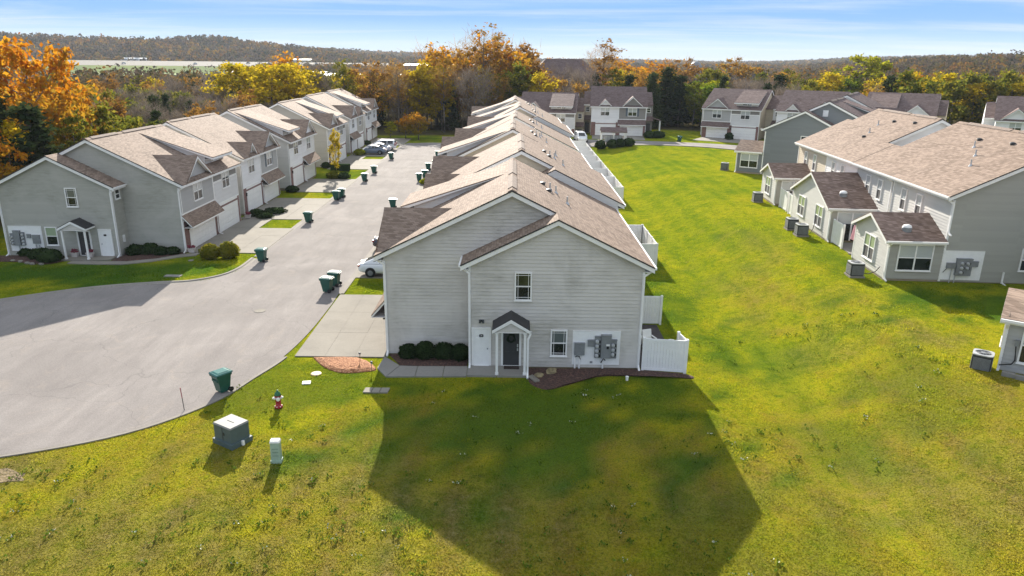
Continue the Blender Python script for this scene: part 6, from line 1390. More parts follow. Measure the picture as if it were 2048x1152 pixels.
PROTO = {
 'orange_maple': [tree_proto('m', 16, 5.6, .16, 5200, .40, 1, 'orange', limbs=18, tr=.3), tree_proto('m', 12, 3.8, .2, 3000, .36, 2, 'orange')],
 'yellow_tree': [tree_proto('y', 13, 3.4, .18, 2700, .36, 3, 'yellow'), tree_proto('y', 11, 3.0, .15, 2300, .34, 4, 'yellow'), tree_proto('y', 14, 3.2, .25, 2400, .36, 5, 'yellow', limbs=18)],
 'olive_tree': [tree_proto('o', 12, 3.4, .12, 2900, .36, 6, 'olive'), tree_proto('o', 10, 3.4, .08, 2700, .36, 7, 'olive'), tree_proto('o', 14, 3.0, .25, 2300, .36, 8, 'olive', limbs=18)],
 'rust_tree': [tree_proto('r', 13, 3.4, .2, 1900, .34, 9, 'rust', twigs=500), tree_proto('r', 11, 3.2, .2, 1700, .34, 10, 'rust', twigs=500)],
 'bare_tree': [tree_proto('b', 12, 3.4, .2, 420, .26, 12, 'bare', twigs=2200, limbs=20), tree_proto('b', 10, 3.2, .12, 420, .26, 13, 'bare', twigs=2200, limbs=18), tree_proto('b', 14, 3.0, .3, 300, .24, 14, 'bare', twigs=2000, limbs=22, tr=.24)],
 'cedar_tree': [tree_proto('c', 11, 2.6, .05, 3400, .34, 15, 'cedar', 'cone', 16), tree_proto('c', 13, 3.0, .05, 3600, .36, 16, 'cedar', 'cone', 18)],
 'tall_tree': [tree_proto('t', 18, 3.2, .38, 1500, .36, 17, 'olive', limbs=20, tr=.24, twigs=500), tree_proto('t', 18, 3.0, .42, 1300, .36, 18, 'yellow', limbs=20, tr=.24, twigs=500), tree_proto('t', 19, 3.2, .45, 800, .32, 19, 'rust', limbs=20, tr=.24, twigs=1200)],
 'green_tree': [tree_proto('g', 11, 3.6, .12, 3000, .36, 20, 'green'), tree_proto('g', 13, 3.6, .2, 2800, .36, 21, 'lime')],
}
ADJ = dict(orange_maple='flame orange maple', yellow_tree='golden yellow tree', olive_tree='olive green tree', rust_tree='half bare rust tree', bare_tree='leafless grey tree', cedar_tree='dark green cedar', tall_tree='tall thin trunked tree', green_tree='lime green tree')
def plant(kind, x, y, h, label=None, group=None, var=None, rz=None, z=None, wide=1.0):
    k = random.randrange(len(PROTO[kind])) if var is None else var; mt, mc, h0 = PROTO[kind][k]; s = h / h0
    r = thing(kind, label, 'tree', (x, y, (zt(x, y) if z is None else z) - .05), random.uniform(0, 6.28) if rz is None else rz, group); r.scale = (s * wide, s * wide, s)
    for n, me in (('trunk', mt), ('crown', mc)): o = bpy.data.objects.new(n, me); COL.objects.link(o); o.parent = r
    return r
def px_x(px, y, z=0): # ground x for a photograph column at distance y
    return (px - 1024) / 1450 * (y * .953 + (15.5 - z) * .30)
BLD = [(-42.5, 55, -26, 152), (-8, 34, 9, 128), (22, 43, 46, 78), (28, 84, 60, 128), (0, 128, 34, 159)]
FARB = []
def free(x, y, m=2.0):
    for a, b, c, d in BLD:
        if a - m < x < c + m and b - m < y < d + m: return False
    # far row houses lie on a slanted line
    u = (x - 37) * math.cos(rad(31)) - (y - 145.6) * math.sin(rad(31)); v = (x - 37) * math.sin(rad(31)) + (y - 145.6) * math.cos(rad(31))
    if -4 < u < 60 and -14 < v < 15.5: return False
    for (cx, cy, rr) in FARB:
        if math.hypot(x - cx, y - cy) < rr: return False
    return True
FARB += [(-87, 116, 9), (-26, 232, 12), (17, 208, 17), (62, 232, 12)]
def landmark(x, y, zone):
    if 'behind the left row' in zone:
        k = min(5, max(0, int((y - 50) / 17))); return 'behind the ' + ('near left', 'second left', 'third left', 'fourth left', 'fifth left', 'last left')[k] + ' house' + (', near edge' if x > -56 else ', deeper in')
    if 'deep left' in zone: return 'of the deep left wood ' + ('toward the maple' if x < -100 else 'behind the golden group' if x > -72 else 'below the highway')
    if 'dark wood' in zone: return ('before' if y < 172 else 'in' if y < 188 else 'behind') + ' the dark wood ' + ('beyond the last left house' if x < -28 else 'past the street end' if x < -14 else 'behind the central roofs')
    if 'far houses' in zone: return 'behind ' + ('the first far house' if x < 16 else 'the shuttered far house' if x < 32 else 'the far gap' if x < 44 else 'the shaded far roofs') + (', close' if y < 178 else ', farther')
    return 'of the right wood ' + ('behind the shaded roofs' if x < 88 else 'by the edge' if x > 112 else 'above the long tan roof') + (', in front' if y < 150 else ', at back')
def belt(zone, poly, n, mix, hr, spacing=5.2, seed=0):
    rnd = random.Random(seed); pts = []; x0, x1 = min(p[0] for p in poly), max(p[0] for p in poly); y0, y1 = min(p[1] for p in poly), max(p[1] for p in poly); tries = 0
    def inside(x, y):
        c = False
        for i in range(len(poly)):
            (ax, ay), (bx_, by_) = poly[i], poly[i - 1]
            if (ay > y) != (by_ > y) and x < (bx_ - ax) * (y - ay) / (by_ - ay) + ax: c = not c
        return c
    while len(pts) < n and tries < n * 60:
        tries += 1; x, y = rnd.uniform(x0, x1), rnd.uniform(y0, y1)
        if not inside(x, y) or not free(x, y, 2.5): continue
        if any((x - a) ** 2 + (y - b) ** 2 < spacing ** 2 for a, b in pts): continue
        pts.append((x, y)); ks = list(mix); k = rnd.choices(ks, [mix[q] for q in ks])[0]; h = rnd.uniform(*hr) * (1.1 if k == 'tall_tree' else .92 if k == 'cedar_tree' else 1)
        hf = (h / (1.1 if k == 'tall_tree' else .92 if k == 'cedar_tree' else 1) - hr[0]) / (hr[1] - hr[0]); sz = ('low', 'middling', 'high')[min(2, int(hf * 3))]; plant(k, x, y, h, (sz + ' ' + ADJ[k] + ' ' + landmark(x, y, zone)), 'trees ' + zone)
# single trees that stand out
plant('orange_maple', px_x(118, 78) - 1, 78, 17.6, 'great flame orange maple towering over the wood at far left', var=0, wide=.84)
plant('orange_maple', px_x(70, 84) - 3, 92, 13.5, 'second orange maple crown merged at the edge of the great maple', var=1, wide=1.0)
plant('orange_maple', px_x(15, 62), 64, 8.5, 'low orange maple glowing at the left picture edge', var=1)
plant('cedar_tree', px_x(95, 66), 66, 11.0, 'broad dark cedar under the great orange maple', var=1, wide=1.5)
plant('cedar_tree', px_x(15, 72), 72, 12, 'dark cedar by the left picture edge', var=0, wide=1.4)
for i, (px, y, h, v) in enumerate([(470, 150, 14.5, 0), (500, 158, 15, 2), (545, 146, 13.6, 1), (585, 150, 14.5, 0), (615, 160, 14, 2), (700, 168, 11.5, 1), (730, 174, 12, 0)]): plant('yellow_tree', px_x(px, y), y, h, ('leftmost', 'second from left', 'third from left', 'middle', 'third from right', 'second from right', 'rightmost')[i] + ' golden yellow tree in the bright row behind the left roofs', 'golden trees behind the left roofs', var=v, wide=1.25)
plant('orange_maple', px_x(560, 166), 166, 15.8, 'orange topped tree rising over the golden group', var=1, wide=1.2)
plant('tall_tree', px_x(962, 176), 176, 23.5, 'tallest half bare rust tree above the central roofs', var=2, wide=1.3)
for px, y, h, v in [(870, 182, 18, 0), (900, 176, 18, 1), (935, 184, 18.5, 0), (1000, 182, 20, 1), (1020, 188, 20, 0), (1040, 180, 16, 0)]: plant('rust_tree' if v == 0 else 'orange_maple', px_x(px, y), y, h, ('rust' if v == 0 else 'orange') + ' tree of the tall clump behind the central row, ' + ('left side' if px < 910 else 'below the tallest crown' if px < 950 else 'right of the tallest crown' if px < 1010 else 'right side'), 'orange trees behind the central row', var=1, wide=1.15)
for px, y, h in [(835, 166, 14), (860, 170, 13.5), (815, 172, 12), (880, 164, 12)]: plant('yellow_tree', px_x(px, y), y, h, {835: 'golden tree left of middle at the dark wood edge', 860: 'golden tree right of middle at the dark wood edge', 815: 'leftmost golden tree at the dark wood edge', 880: 'rightmost golden tree at the dark wood edge'}[px] + ' past the street end', 'golden trees at the street end', var=2, wide=1.1)
plant('tall_tree', px_x(1197, 186), 186, 19.5, 'half bare reddish tree standing high behind the far white gable', var=2, wide=1.35)
plant('rust_tree', px_x(1362, 200), 200, 15.5, 'rust tree beside the silo', wide=1.2); plant('rust_tree', px_x(1462, 205), 205, 16, 'rust tree right of the silo over dark roofs', wide=1.3)
plant('green_tree', px_x(1712, 190), 190, 17.5, 'tall lime green tree alone on the right skyline', var=1, wide=1.25)
plant('green_tree', px_x(1420, 172), 172, 11, 'lime green tree left of the far tan ended house', var=1, wide=1.3); plant('green_tree', px_x(1395, 168), 168, 10, 'bushy green tree in the gap between the far houses', var=0, wide=1.3)
for px, y, h, k in [(1295, 170, 11.5, 'cedar_tree'), (1325, 172, 12.5, 'cedar_tree'), (1350, 168, 11, 'cedar_tree'), (1250, 172, 11, 'cedar_tree')]: plant(k, px_x(px, y), y, h, {1295: 'second cedar from the left', 1325: 'tallest cedar', 1350: 'rightmost cedar', 1250: 'leftmost cedar'}[px] + ' of the dark group behind the shuttered far house', 'cedars behind the far houses', wide=1.5)
for px, y, h, v in [(1640, 178, 12.5, 0), (1890, 150, 12.5, 1), (1930, 148, 12, 2), (1965, 152, 12.5, 1), (2000, 146, 12, 2), (2035, 150, 12.5, 0), (1860, 160, 13, 0)]: plant('yellow_tree' if v != 1 else 'olive_tree', px_x(px, y), y, h, ('olive' if v == 1 else 'golden') + ' tree of the right wood edge ' + ('behind the shaded roofs' if px < 1700 else 'right of the cream ended house' if px < 1920 else 'toward the picture edge'), 'trees of the right wood edge', var=v, wide=1.2)
plant('orange_maple', px_x(1790, 175), 175, 12, 'orange maple in the right wood behind the cream ended house', var=1, wide=1.2); plant('orange_maple', px_x(1250, 225), 225, 15, 'orange maple crown far behind the shuttered house', var=1, wide=1.4); plant('orange_maple', px_x(1290, 235), 235, 15, 'wide orange maple far behind the shuttered house', var=1, wide=1.5); plant('orange_maple', px_x(1120, 240), 240, 15, 'orange maple behind the brown apartment roofs', var=1, wide=1.2)
plant('cedar_tree', px_x(1760, 158), 158, 11.5, 'dark cedar beside the far shaded roof', wide=1.4); plant('cedar_tree', px_x(1545, 170), 170, 11.5, 'dark cedar behind the far tan ended house', wide=1.5)
belt('in the wood behind the left row', [(-50, 46), (-45.5, 70), (-45.5, 155), (-62, 165), (-86, 140), (-78, 100), (-62, 60)], 92, dict(olive_tree=3.2, bare_tree=6.5, rust_tree=1.2, yellow_tree=1.3, cedar_tree=1.6, tall_tree=.6), (7, 10.3), 5.0, 1)
belt('in the deep left wood', [(-86, 140), (-62, 166), (-42, 172), (-60, 215), (-130, 215), (-125, 160)], 42, dict(olive_tree=2.5, bare_tree=6, rust_tree=1.5, yellow_tree=2.5, cedar_tree=1), (8, 11.5), 6.5, 2)
belt('in the dark wood past the street end', [(-44, 158), (-20, 158), (2, 160), (2, 204), (-42, 204)], 52, dict(tall_tree=5, bare_tree=6, olive_tree=2, yellow_tree=1.5, rust_tree=1, cedar_tree=1.5), (11, 15), 4.8, 3)
belt('in the wood behind the far houses', [(4, 164), (34, 162), (60, 150), (70, 200), (4, 204)], 42, dict(bare_tree=4, cedar_tree=3, olive_tree=3, rust_tree=2, yellow_tree=1), (9.5, 13), 5.5, 4)
belt('in the wood at far right', [(72, 150), (86, 126), (100, 108), (150, 120), (140, 200), (74, 205)], 46, dict(olive_tree=4, yellow_tree=3, bare_tree=2, rust_tree=1.5, green_tree=1, cedar_tree=.6), (10, 13.5), 5.5, 5)
# small garden trees
t = plant('yellow_tree', -24.0, 98.4, 6.2, 'thin yellow young tree staked on the lawn between left houses', var=1, wide=.42)
t = plant('orange_maple', -18.9, 146.0, 5.2, 'small round orange tree on the verge at the street end', var=1, wide=1.35); plant('orange_maple', -21.6, 147.2, 4.6, 'smaller orange tree beside the round one at the street end', var=1, wide=1.1); plant('green_tree', -25.0, 149.5, 3.4, 'little lime green bush tree by the last left house', var=1, wide=1.3)
def shrub(label, x, y, r, h, mat='dark', name='shrub', n=420, ls=.11, group=None, z=None, sx=1.0, rz=0.0, inner=None):
    rr = thing(name, label, 'bush', (x, y, zt(x, y) if z is None else z), rz, group); k = sphere_pts(n, RNG, .86); k[:, 2] = np.where(k[:, 2] < -.35, -.35 - k[:, 2] * .0, k[:, 2])
    bump_ = 1 + .13 * np.sin(k[:, 0] * 4.5 + x * 3) * np.sin(k[:, 1] * 5 + y * 2) + .07 * np.sin(k[:, 2] * 8 + x * 5) + RNG.normal(size=len(k)) * .045; P = np.stack([k[:, 0] * r * sx * bump_, k[:, 1] * r * bump_, h * .38 + k[:, 2] * h * .60], 1); P[:, 2] = np.maximum(P[:, 2], .03)
    V, Q = leaf_quads(P, ls, 0, RNG, 1.3); o = np_mesh('foliage', V, Q, LM[mat]); o.parent = rr
    mb = MB(); mb.lathe([(r * .55, .02), (r * .86, h * .25), (r * .86, h * .55), (r * .6, h * .82), (r * .15, h * .93)], (0, 0, 0), 12, sx, 1); q = build('heart', mb, LM[inner or mat], rr, True)
    for a in range(3): mb = MB(); mb.tube([(0, 0, -.05), (math.cos(a * 2.1) * r * .4, math.sin(a * 2.1) * r * .4, h * .5)], .025, 5); build('stem', mb, 'bark', rr)
    return rr
for x, s, lb in ((-5.55, .5, 'leftmost clipped bush by the nearest grey wall'), (-4.65, .62, 'second clipped bush from the left by the nearest grey wall'), (-3.65, .60, 'third clipped bush from the left by the nearest grey wall'), (-2.78, .62, 'clipped bush next to the white downspout by the nearest wall')):
    shrub(lb, x, 36.25, s, .72 + .35 * s * (.8 + .3 * math.sin(x * 5)), 'dark', 'clipped_bush', 1500, .085, 'clipped bushes by the nearest wall', inner='dark')
for i, (x, y, r, h, lb) in enumerate([(-30.5, 56.7, .7, .9, 'leftmost bush of the bed by the tall left wall'), (-29.5, 57.0, .75, .95, 'second bush of the bed by the tall left wall'), (-28.4, 56.7, .6, .75, 'third bush of the bed by the tall left wall'), (-27.6, 57.0, .55, .65, 'bush nearest the garage in the bed by the tall left wall'),
    (-37.4, 55.2, .8, .85, 'bush left of the shaded left porch'), (-36.0, 54.4, .95, 1.0, 'largest bush before the shaded left porch'), (-37.4, 56.2, .6, .8, 'bush under the meters of the left house'), (-38.8, 56.0, .6, .7, 'bush left of the meters of the left house')]):
    shrub(lb, x, y, r, h, 'dark', 'shrub', 500, .13, 'bushes of the left house beds')
shrub('left one of two round golden bushes at the left drive', -24.1, 55.9, .82, 1.25, 'olive', 'round_bush', 900, .12, 'round golden bushes'); shrub('right one of two round golden bushes at the left drive', -22.75, 56.2, .88, 1.35, 'olive', 'round_bush', 900, .12, 'round golden bushes')
for i, (x, y, r, h, m, lb) in enumerate([(-26.0, 72.2, .8, .7, 'dark', 'dark shrub between the first two left drives'), (-24.9, 71.3, .8, .5, 'dark', 'low dark shrub by the first grass square'), (-24.6, 73.8, 1.15, .55, 'dark', 'long low hedge at the second left drive'), (-26.4, 86.0, .8, .8, 'dark', 'dark bush at the corner of the third left house'),
    (-27.3, 105.8, .7, .9, 'dark', 'dark bush at the beige grey left house corner'), (-23.8, 96.5, 1.1, 1.1, 'olive', 'round bush under the thin yellow tree'), (-22.6, 96.3, .9, .9, 'dark', 'dark bush under the thin yellow tree'), (-25.4, 120.6, 1.0, 1.1, 'lime', 'lime bush beside the blue grey saloon'), (-27.2, 136.0, .8, .8, 'dark', 'dark bush before the last left house')]):
    shrub(lb, x, y, r, h, m, 'shrub', 420, .15, 'shrubs along the left drives')
mb = MB(); mb.box(-1.3, 1.3, -.5, .5, .05, .95); o = build('clipped_hedge', mb, LM['dark'], None, loc=(-24.6, 103.3, 0)); tag(o, 'boxy dark hedge by the fourth left drive', 'hedge')
for k, (dx_, lb) in enumerate([(-2.4, 'clipped bush at the left end of the mailbox shelter'), (-.3, 'broad clipped bush before the mailbox shelter'), (1.1, 'clipped bush right of middle before the mailbox shelter'), (2.6, 'clipped bush at the right end of the mailbox shelter')]): shrub(lb, kx + dx_, ky - 1.9, 1.05, 1.5, 'dark', 'clipped_bush', 420, .2, 'clipped bushes of the mailbox shelter')
for x, y, r, lb in ((26.2, 142.6, 1.2, 'dark bush at the right corner of the shuttered far house'), (28.0, 142.9, 1.3, 'dark bush by the white posted far porch'), (9.6, 142.8, 1.0, 'dark bush by the far tan wing'), (41.2, 141.0, .8, 'dark bush between the far tan house garages')): shrub(lb, x, y, r, 1.4, 'dark', 'shrub', 300, .25, 'bushes of the far row')
shrub('dry brown shrub in the stone edged bed at lower right', 24.6, 30.3, .8, .7, 'rust', 'shrub', 600, .12); shrub('dry brown grass clump beside the cooler at lower right', 23.7, 31.0, .5, .5, 'rust', 'shrub', 400, .1)
shrub('yellow green bush at the kerb by the third central house', -11.2, 92.6, .8, .8, 'lime', 'shrub', 420, .13)

# ------------------------------------------------------------------ far buildings
def house(label, x, y, w, d, hw, hr, rz, wall, roof, hip=True, z=None, name='house', win=3):
    zz = zt(x, y) if z is None else z; r = thing(name, label, 'house', (x, y, zz), rz); mb = MB(); mb.box(-w / 2, w / 2, -d / 2, d / 2, -1, hw); build('wall', mb, wall, r); e = .5; i = d / 2 if hip else 0
    a, b = w / 2 + e, d / 2 + e; mb = MB(); mb.add([(-a, -b, hw), (a, -b, hw), (a, b, hw), (-a, b, hw), (-a + i, 0, hr), (a - i, 0, hr)], [(0, 1, 5, 4), (2, 3, 4, 5), (1, 2, 5), (3, 0, 4), (0, 3, 2, 1)]); build('roof', mb, roof, r)
    for k in range(win):
        q = MB(); u = -w / 2 + w * (k + .5) / win; q.box(u - .6, u + .6, -d / 2 - .06, -d / 2 - .01, hw - 2.2, hw - .7); f = build('window', q, 'trim', r); q = MB(); q.box(u - .5, u + .5, -d / 2 - .08, -d / 2 - .065, hw - 2.1, hw - .8); build('pane', q, 'glass', f)
    return r
house('large brown roofed house in the trees behind the far left house', 13.5, 210, 21, 12, 9.0, 14.6, rad(8), 'sid_beige', 'shingle_shaded'); house('brown roofed wing standing before the large house in the trees', 20.5, 200, 15, 10, 7.5, 11.6, rad(-12), 'sid_beige', 'shingle_shaded')
house('dark roofed house among trees behind the far tan ended house', 66, 234, 16, 11, 8.0, 11.8, rad(-8), 'sid_white', 'edge', hip=False); house('grey roofed house deep in the left wood', -87, 116, 8, 9, 5.5, 8.6, rad(20), 'sid_mid', 'shingle_shaded')
house('pale hip roofed house seen over the dark wood', -33, 236, 11, 9, 7.2, 11.4, rad(15), 'sid_slate', 'shingle', win=2)
def shed_building(label, x, y, w, d, h, rz, wall, top, z=None):
    r = thing('warehouse', label, 'warehouse', (x, y, zt(x, y) if z is None else z), rz); mb = MB(); mb.box(-w / 2, w / 2, -d / 2, d / 2, -3, h); build('wall', mb, wall, r); mb = MB(); mb.frustum(-w / 2 - .3, w / 2 + .3, -d / 2 - .3, d / 2 + .3, h, -w / 2, w / 2, -.3, .3, h + 1.2); build('roof', mb, top, r)
    for k in range(int(w // 12)):
        q = MB(); u = -w / 2 + 6 + k * 12; q.box(u - 2, u + 2, -d / 2 - .1, -d / 2 - .02, 0, 3.4); build('loading_door', q, 'metal_lt', r)
shed_building('long dark warehouse with a white roof edge beyond the left wood', -78, 415, 60, 24, 9.5, rad(-9), plain('dark_wall', (0.10, 0.10, 0.11)), 'trim'); shed_building('dim flat warehouse far beyond the golden trees', -160, 520, 70, 30, 8.5, rad(-14), 'sid_slate', 'trim')
shed_building('far brick red warehouse with a white roof near the horizon', -66, 690, 66, 24, 13, rad(-4), 'brick', 'trim'); shed_building('second brick red warehouse lower by the horizon', -78, 640, 40, 14, 6, rad(-4), 'brick', 'trim'); shed_building('white roadside building beyond the highway', -470, 935, 30, 10, 3.6, rad(24), 'sid_white', 'trim', z=6.5)
shed_building('pale flat roofed shop at the left skyline', -270, 960, 26, 12, 4, rad(18), 'sid_pale', 'trim', z=7)
sx_, sy_ = px_x(1382, 330), 330; sz = zt(sx_, sy_); t = thing('silo', 'dark farm silo with a pale domed cap rising from the woods', 'silo', (sx_, sy_, sz)); mb = MB(); mb.lathe([(2.5, -1), (2.5, 15.3)], (0, 0, 0), 20); build('barrel', mb, 'metal', t, True); mb = MB(); mb.lathe([(2.6, 15.31), (2.55, 15.8), (2.1, 17), (1.2, 17.8), (.2, 18.1)], (0, 0, 0), 20); build('dome', mb, 'metal', t, True)
for k in range(5): mb = MB(); mb.lathe([(2.55, 2 + 3 * k), (2.55, 2.2 + 3 * k)], (0, 0, 0), 20); build('hoop', mb, 'metal_lt', t)
# highway on its bank, with small cars
hw = spline([(-820, 690), (-640, 760), (-480, 820), (-340, 862), (-250, 885), (-150, 905)], 6); mb = MB()
for (x, y), (x2, y2) in zip(hw, hw[1:]):
    n = Vector((-(y2 - y), x2 - x, 0)).normalized(); P = []
    for (a, b) in ((x, y), (x2, y2)): P.append([(a + n.x * o, b + n.y * o, 4.2 + h) for o, h in ((-30, -6), (-20, -.5), (20, 4.2), (34, 3))])
    for k in range(3):
        if k == 1: mb.add([P[0][k], P[1][k], P[1][k + 1], P[0][k + 1]], [(0, 1, 2, 3)])
ro = build('highway', mb, 'concrete'); ro['kind'] = 'structure'; mb = MB()
for (x, y), (x2, y2) in zip(hw, hw[1:]):
    n = Vector((-(y2 - y), x2 - x, 0)).normalized()
    for o0, h0, o1, h1 in ((-60, -12, -20, -.52), (20, 4.18, 60, 2)): mb.add([(x + n.x * o0, y + n.y * o0, 4.2 + h0), (x2 + n.x * o0, y2 + n.y * o0, 4.2 + h0), (x2 + n.x * o1, y2 + n.y * o1, 4.2 + h1), (x + n.x * o1, y + n.y * o1, 4.2 + h1)], [(0, 1, 2, 3)])
fm = NT('meadow'); fm.col(fm.ramp(fm.noise(fm.pos(world=True), .04, 4), [(.3, (.12, .19, .02)), (.7, (.22, .27, .03))])); fm.set(Roughness=.95)
bk = build('highway_bank', mb, fm.m); bk['kind'] = 'structure'
def far_car(label, t_, lane, m_):
    k = int(t_ * (len(hw) - 2)); (x, y), (x2, y2) = hw[k], hw[k + 1]; a = math.atan2(y2 - y, x2 - x); r = thing('distant_car', label, 'car', (x - math.sin(a) * lane, y + math.cos(a) * lane, 4.3 + 1.85 + .1175 * lane), a, 'cars on the far highway'); mb = MB(); mb.frustum(-2.3, 2.3, -.9, .9, .3, -2.2, 2.2, -.85, .85, .95); build('body', mb, m_, r); mb = MB(); mb.frustum(-1.8, 1.2, -.85, .85, .95, -1.2, .5, -.7, .7, 1.6); build('cabin', mb, 'glass', r)
    for wx in (-1.4, 1.4): mb = MB(); mb.tube([(wx, -.92, .33), (wx, .92, .33)], .33, 10); build('axle_wheels', mb, 'black', r)
for t_, ln, m_, lb in ((.50, -6, PW, 'tiny white car on the far highway, nearest the maple'), (.62, -5, PS, 'tiny silver car on the far highway before the white building'), (.70, 5, PB, 'tiny dark car on the far highway'), (.78, -5, PW, 'tiny white car on the far highway right of the white building'), (.88, 5, PS, 'tiny silver car farthest right on the highway')): far_car(lb, t_, ln, m_)
for pts, z_ in (([(-560, 560), (-470, 590), (-330, 700), (-300, 780), (-420, 790), (-560, 720)], .3), ([(-900, 800), (-760, 830), (-700, 960), (-860, 960)], 1.5)):
    mb = MB(); mb.add([(x, y, zt(x, y) + z_ + .6) for x, y in pts], [tuple(range(len(pts)))]); o = build('field', mb, fm.m); o['kind'] = 'structure'

# ------------------------------------------------------------------ the far-off woods, one mass
def far_woods(name, n, r0, r1, a0, a1, nl, ls, crown, hh, seed, trunk=False):
    rng = np.random.default_rng(seed); r = np.sqrt(rng.uniform(r0 ** 2, r1 ** 2, n)); a = np.radians(rng.uniform(a0, a1, n)); x, y = r * np.sin(a), r * np.cos(a); keep = np.ones(n, bool)
    for (cx, cy, q) in [(-78, 415, 34), (-78, 395, 30), (-66, 690, 40), (-78, 640, 30), (12.5, 208, 13), (20, 203, 12), (66, 234, 14), (-33, 236, 10), (-455, 900, 26), (-160, 520, 40), (sx_, sy_, 7), (-260, 760, 22)]: keep &= np.hypot(x - cx, y - cy) > q
    ad = np.degrees(a); keep &= ~((ad < -19) & (ad > -50) & (r > 640) & (r < 985)); keep &= ~((ad < -30) & (r > 560) & (r < 900))
    keep &= ~((ad < -20) & (ad > -32) & (r > 300) & (r < 985) & (rng.uniform(size=n) < .8))
    keep &= ~((ad < -6) & (ad > -12.5) & (r > 330) & (r < 430) & (rng.uniform(size=n) < .8))
    x, y = x[keep], y[keep]; n = len(x); z = ZT(x, y); s = rng.uniform(.7, 1.25, n); d = sphere_pts(n * nl, rng, .7).reshape(n, nl, 3)
    P = np.stack([x[:, None] + d[..., 0] * crown * s[:, None], y[:, None] + d[..., 1] * crown * s[:, None], z[:, None] + hh * s[:, None] * (.58 + .46 * d[..., 2])], -1)
    V, Q = leaf_quads(P.reshape(-1, 3), ls, .2, rng, 1.25); o = np_mesh(name, V, Q, LM['far']); at = o.data.attributes.new('tint', 'FLOAT', 'POINT'); at.data.foreach_set('value', np.repeat(np.clip(rng.normal(.5, .26, n) + .5 * (vnoise(x / 70, y / 70, 6) - .5), 0, 1), nl * 4).astype(np.float32)); o['kind'] = 'stuff'; o['label'] = 'brown and rust autumn woods rolling to the horizon'; return o
far_woods('far_woods', 1700, 205, 420, -40, 40, 120, .75, 3.2, 10.5, 31); far_woods('far_woods', 4600, 420, 950, -40, 40, 52, 1.5, 4.2, 10.5, 32)
far_woods('far_woods', 11000, 950, 1700, -38, 38, 26, 3.0, 4.6, 12, 33); far_woods('far_woods', 9000, 1700, 3200, -38, 38, 14, 5.0, 8.0, 12, 34)

# ------------------------------------------------------------------ grass
def poly_mask(x, y, poly):
    c = np.zeros(len(x), bool); n = len(poly)
    for i in range(n):
        (ax, ay), (bx_, by_) = poly[i], poly[i - 1]
        if ay == by_: continue
        k = ((ay > y) != (by_ > y)) & (x < (bx_ - ax) * (y - ay) / (by_ - ay) + ax); c ^= k
    return c
nb = 900000; rg = np.random.default_rng(77); yy = 15 + 100 * rg.uniform(size=nb) ** 1.7; half = .74 * (yy + 6); xx = rg.uniform(-1, 1, nb) * half
road_poly = [(x, y) for x, y in KL] + [(x, y) for x, y in KR[::-1]]
rest = ~poly_mask(xx, yy, road_poly)
for P in ([(-12.4, 36), (-6.5, 36), (-6.9, 34.4), (-6.3, 33.5), (.9, 33.7), (1, 32.9), (1.8, 32.4), (2.7, 32.9), (4.4, 34), (8, 34.2), (9.3, 33.9), (9.2, 54), (12.6, 80), (12.6, 140), (-12.4, 140)], [(-10.8, 36.3), (-8.2, 36.3), (-6.9, 34.7), (-8.7, 34.1), (-9.9, 34.9)], [(7.5, 55), (11.5, 55), (11.5, 62), (7.5, 62)], [(24.2, 45), (46, 44), (48, 80), (26.3, 80)], [(27, 90), (40, 80), (60, 140), (36, 132)], [(-42, 54), (-35, 53.4), (-30, 53.6), (-25.5, 56.5), (-20.4, 57.2), (-20.4, 140), (-42, 140)], [(22.3, 31.4), (24, 28.6), (40, 20), (40, 44), (30, 44)], [(-60, 20), (-43, 20), (-43, 140), (-60, 140)], [(-40, 128), (13, 129.5), (36, 128), (62, 104), (110, 80), (110, 140), (-40, 140)], [(45, 70), (110, 70), (110, 140), (58, 140)]): rest &= ~poly_mask(xx, yy, P)
rest |= poly_mask(xx, yy, [(-11.5, 47.4), (-7, 47.4), (-7, 50.8), (-11.5, 50.8)]) | poly_mask(xx, yy, [(-20.9, 66.9), (-23.7, 66.9), (-23.7, 70.4), (-20.9, 70.4)])
xx, yy = xx[rest], yy[rest]; clump = vnoise(xx * 1.7, yy * 1.7, 4); k2 = rg.uniform(size=len(xx)) < (.45 + .7 * clump) * (1 - S((yy - 42) / 38.0)); xx, yy = xx[k2], yy[k2]; zz = ZT(xx, yy) - .02; n = len(xx)
far_ = np.clip(yy / 45, .6, 3); hgt = (.03 + .07 * vnoise(xx * .9, yy * .9, 8) ** 2) * rg.uniform(.6, 1.5, n) * (.6 + .4 * far_); wd = rg.uniform(.013, .03, n) * far_; ang = rg.uniform(0, 6.283, n); ln = rg.normal(size=(n, 2)) * .05
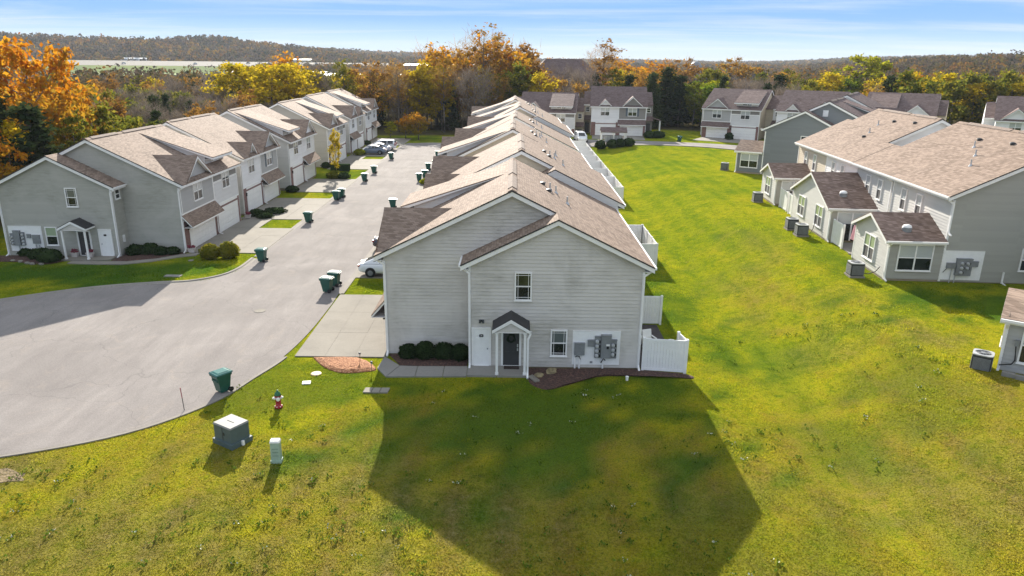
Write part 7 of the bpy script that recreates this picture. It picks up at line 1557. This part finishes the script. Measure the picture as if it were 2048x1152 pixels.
B = np.stack([xx, yy, zz], 1); sd = np.stack([np.cos(ang), np.sin(ang), 0 * ang], 1) * wd[:, None]; tip = np.stack([ln[:, 0], ln[:, 1], hgt], 1)
V = np.stack([B - sd, B + sd, B + tip], 1).reshape(-1, 3); Q = np.arange(3 * n).reshape(n, 3)
o = np_mesh('grass', V, Q, M['tuft'])
for nm_, L_ in (('lush_shade', LUSH_SHADE), ('dry', DRY)):
    at = o.data.attributes.new(nm_, 'FLOAT', 'POINT'); at.data.foreach_set('value', np.repeat(patches(L_, xx, yy, 21), 3).astype(np.float32))
if 1: o['kind'] = 'stuff'; o['label'] = 'short patchy lawn grass, yellow green with dry tufts'
# broad-leaved weeds and white clover heads dotted in the near lawn
rg = np.random.default_rng(5); wx, wy = [], []
while len(wx) < 420:
    y = rg.uniform(16.5, 40); x = rg.uniform(-1, 1) * .72 * (y + 6)
    if vnoise(np.array([x * .22]), np.array([y * .22]), 14)[0] < rg.uniform(.32, .8): continue
    if not poly_mask(np.array([x]), np.array([y]), road_poly)[0] and not (-12.6 < x < 9.4 and y > 32.4) and x < 21: wx.append(x); wy.append(y)
wx, wy = np.array(wx), np.array(wy); m = 9; cx = np.repeat(wx, m) + rg.normal(size=len(wx) * m) * .10; cy = np.repeat(wy, m) + rg.normal(size=len(wx) * m) * .10
P = np.stack([cx, cy, ZT(cx, cy) + rg.uniform(.03, .10, len(cx))], 1); V, Q = leaf_quads(P, .085, -1.2, rg, 1.2); o = np_mesh('weeds', V, Q, leaf_mat('leaf_weed', [(.2, (.06, .10, .012)), (.5, (.11, .17, .018)), (.8, (.19, .24, .03))], .3)); o['kind'] = 'stuff'
sel = rg.choice(len(wx), 95, replace=False); m = 5; cx = np.repeat(wx[sel], m) + rg.normal(size=95 * m) * .09; cy = np.repeat(wy[sel], m) + rg.normal(size=95 * m) * .07
P = np.stack([cx, cy, ZT(cx, cy) + rg.uniform(.07, .13, len(cx))], 1); V, Q = leaf_quads(P, .06, -1.0, rg, 1.1); o = np_mesh('pale_flowers', V, Q, plain('petal', (.55, .56, .42), .8)); o['kind'] = 'stuff'
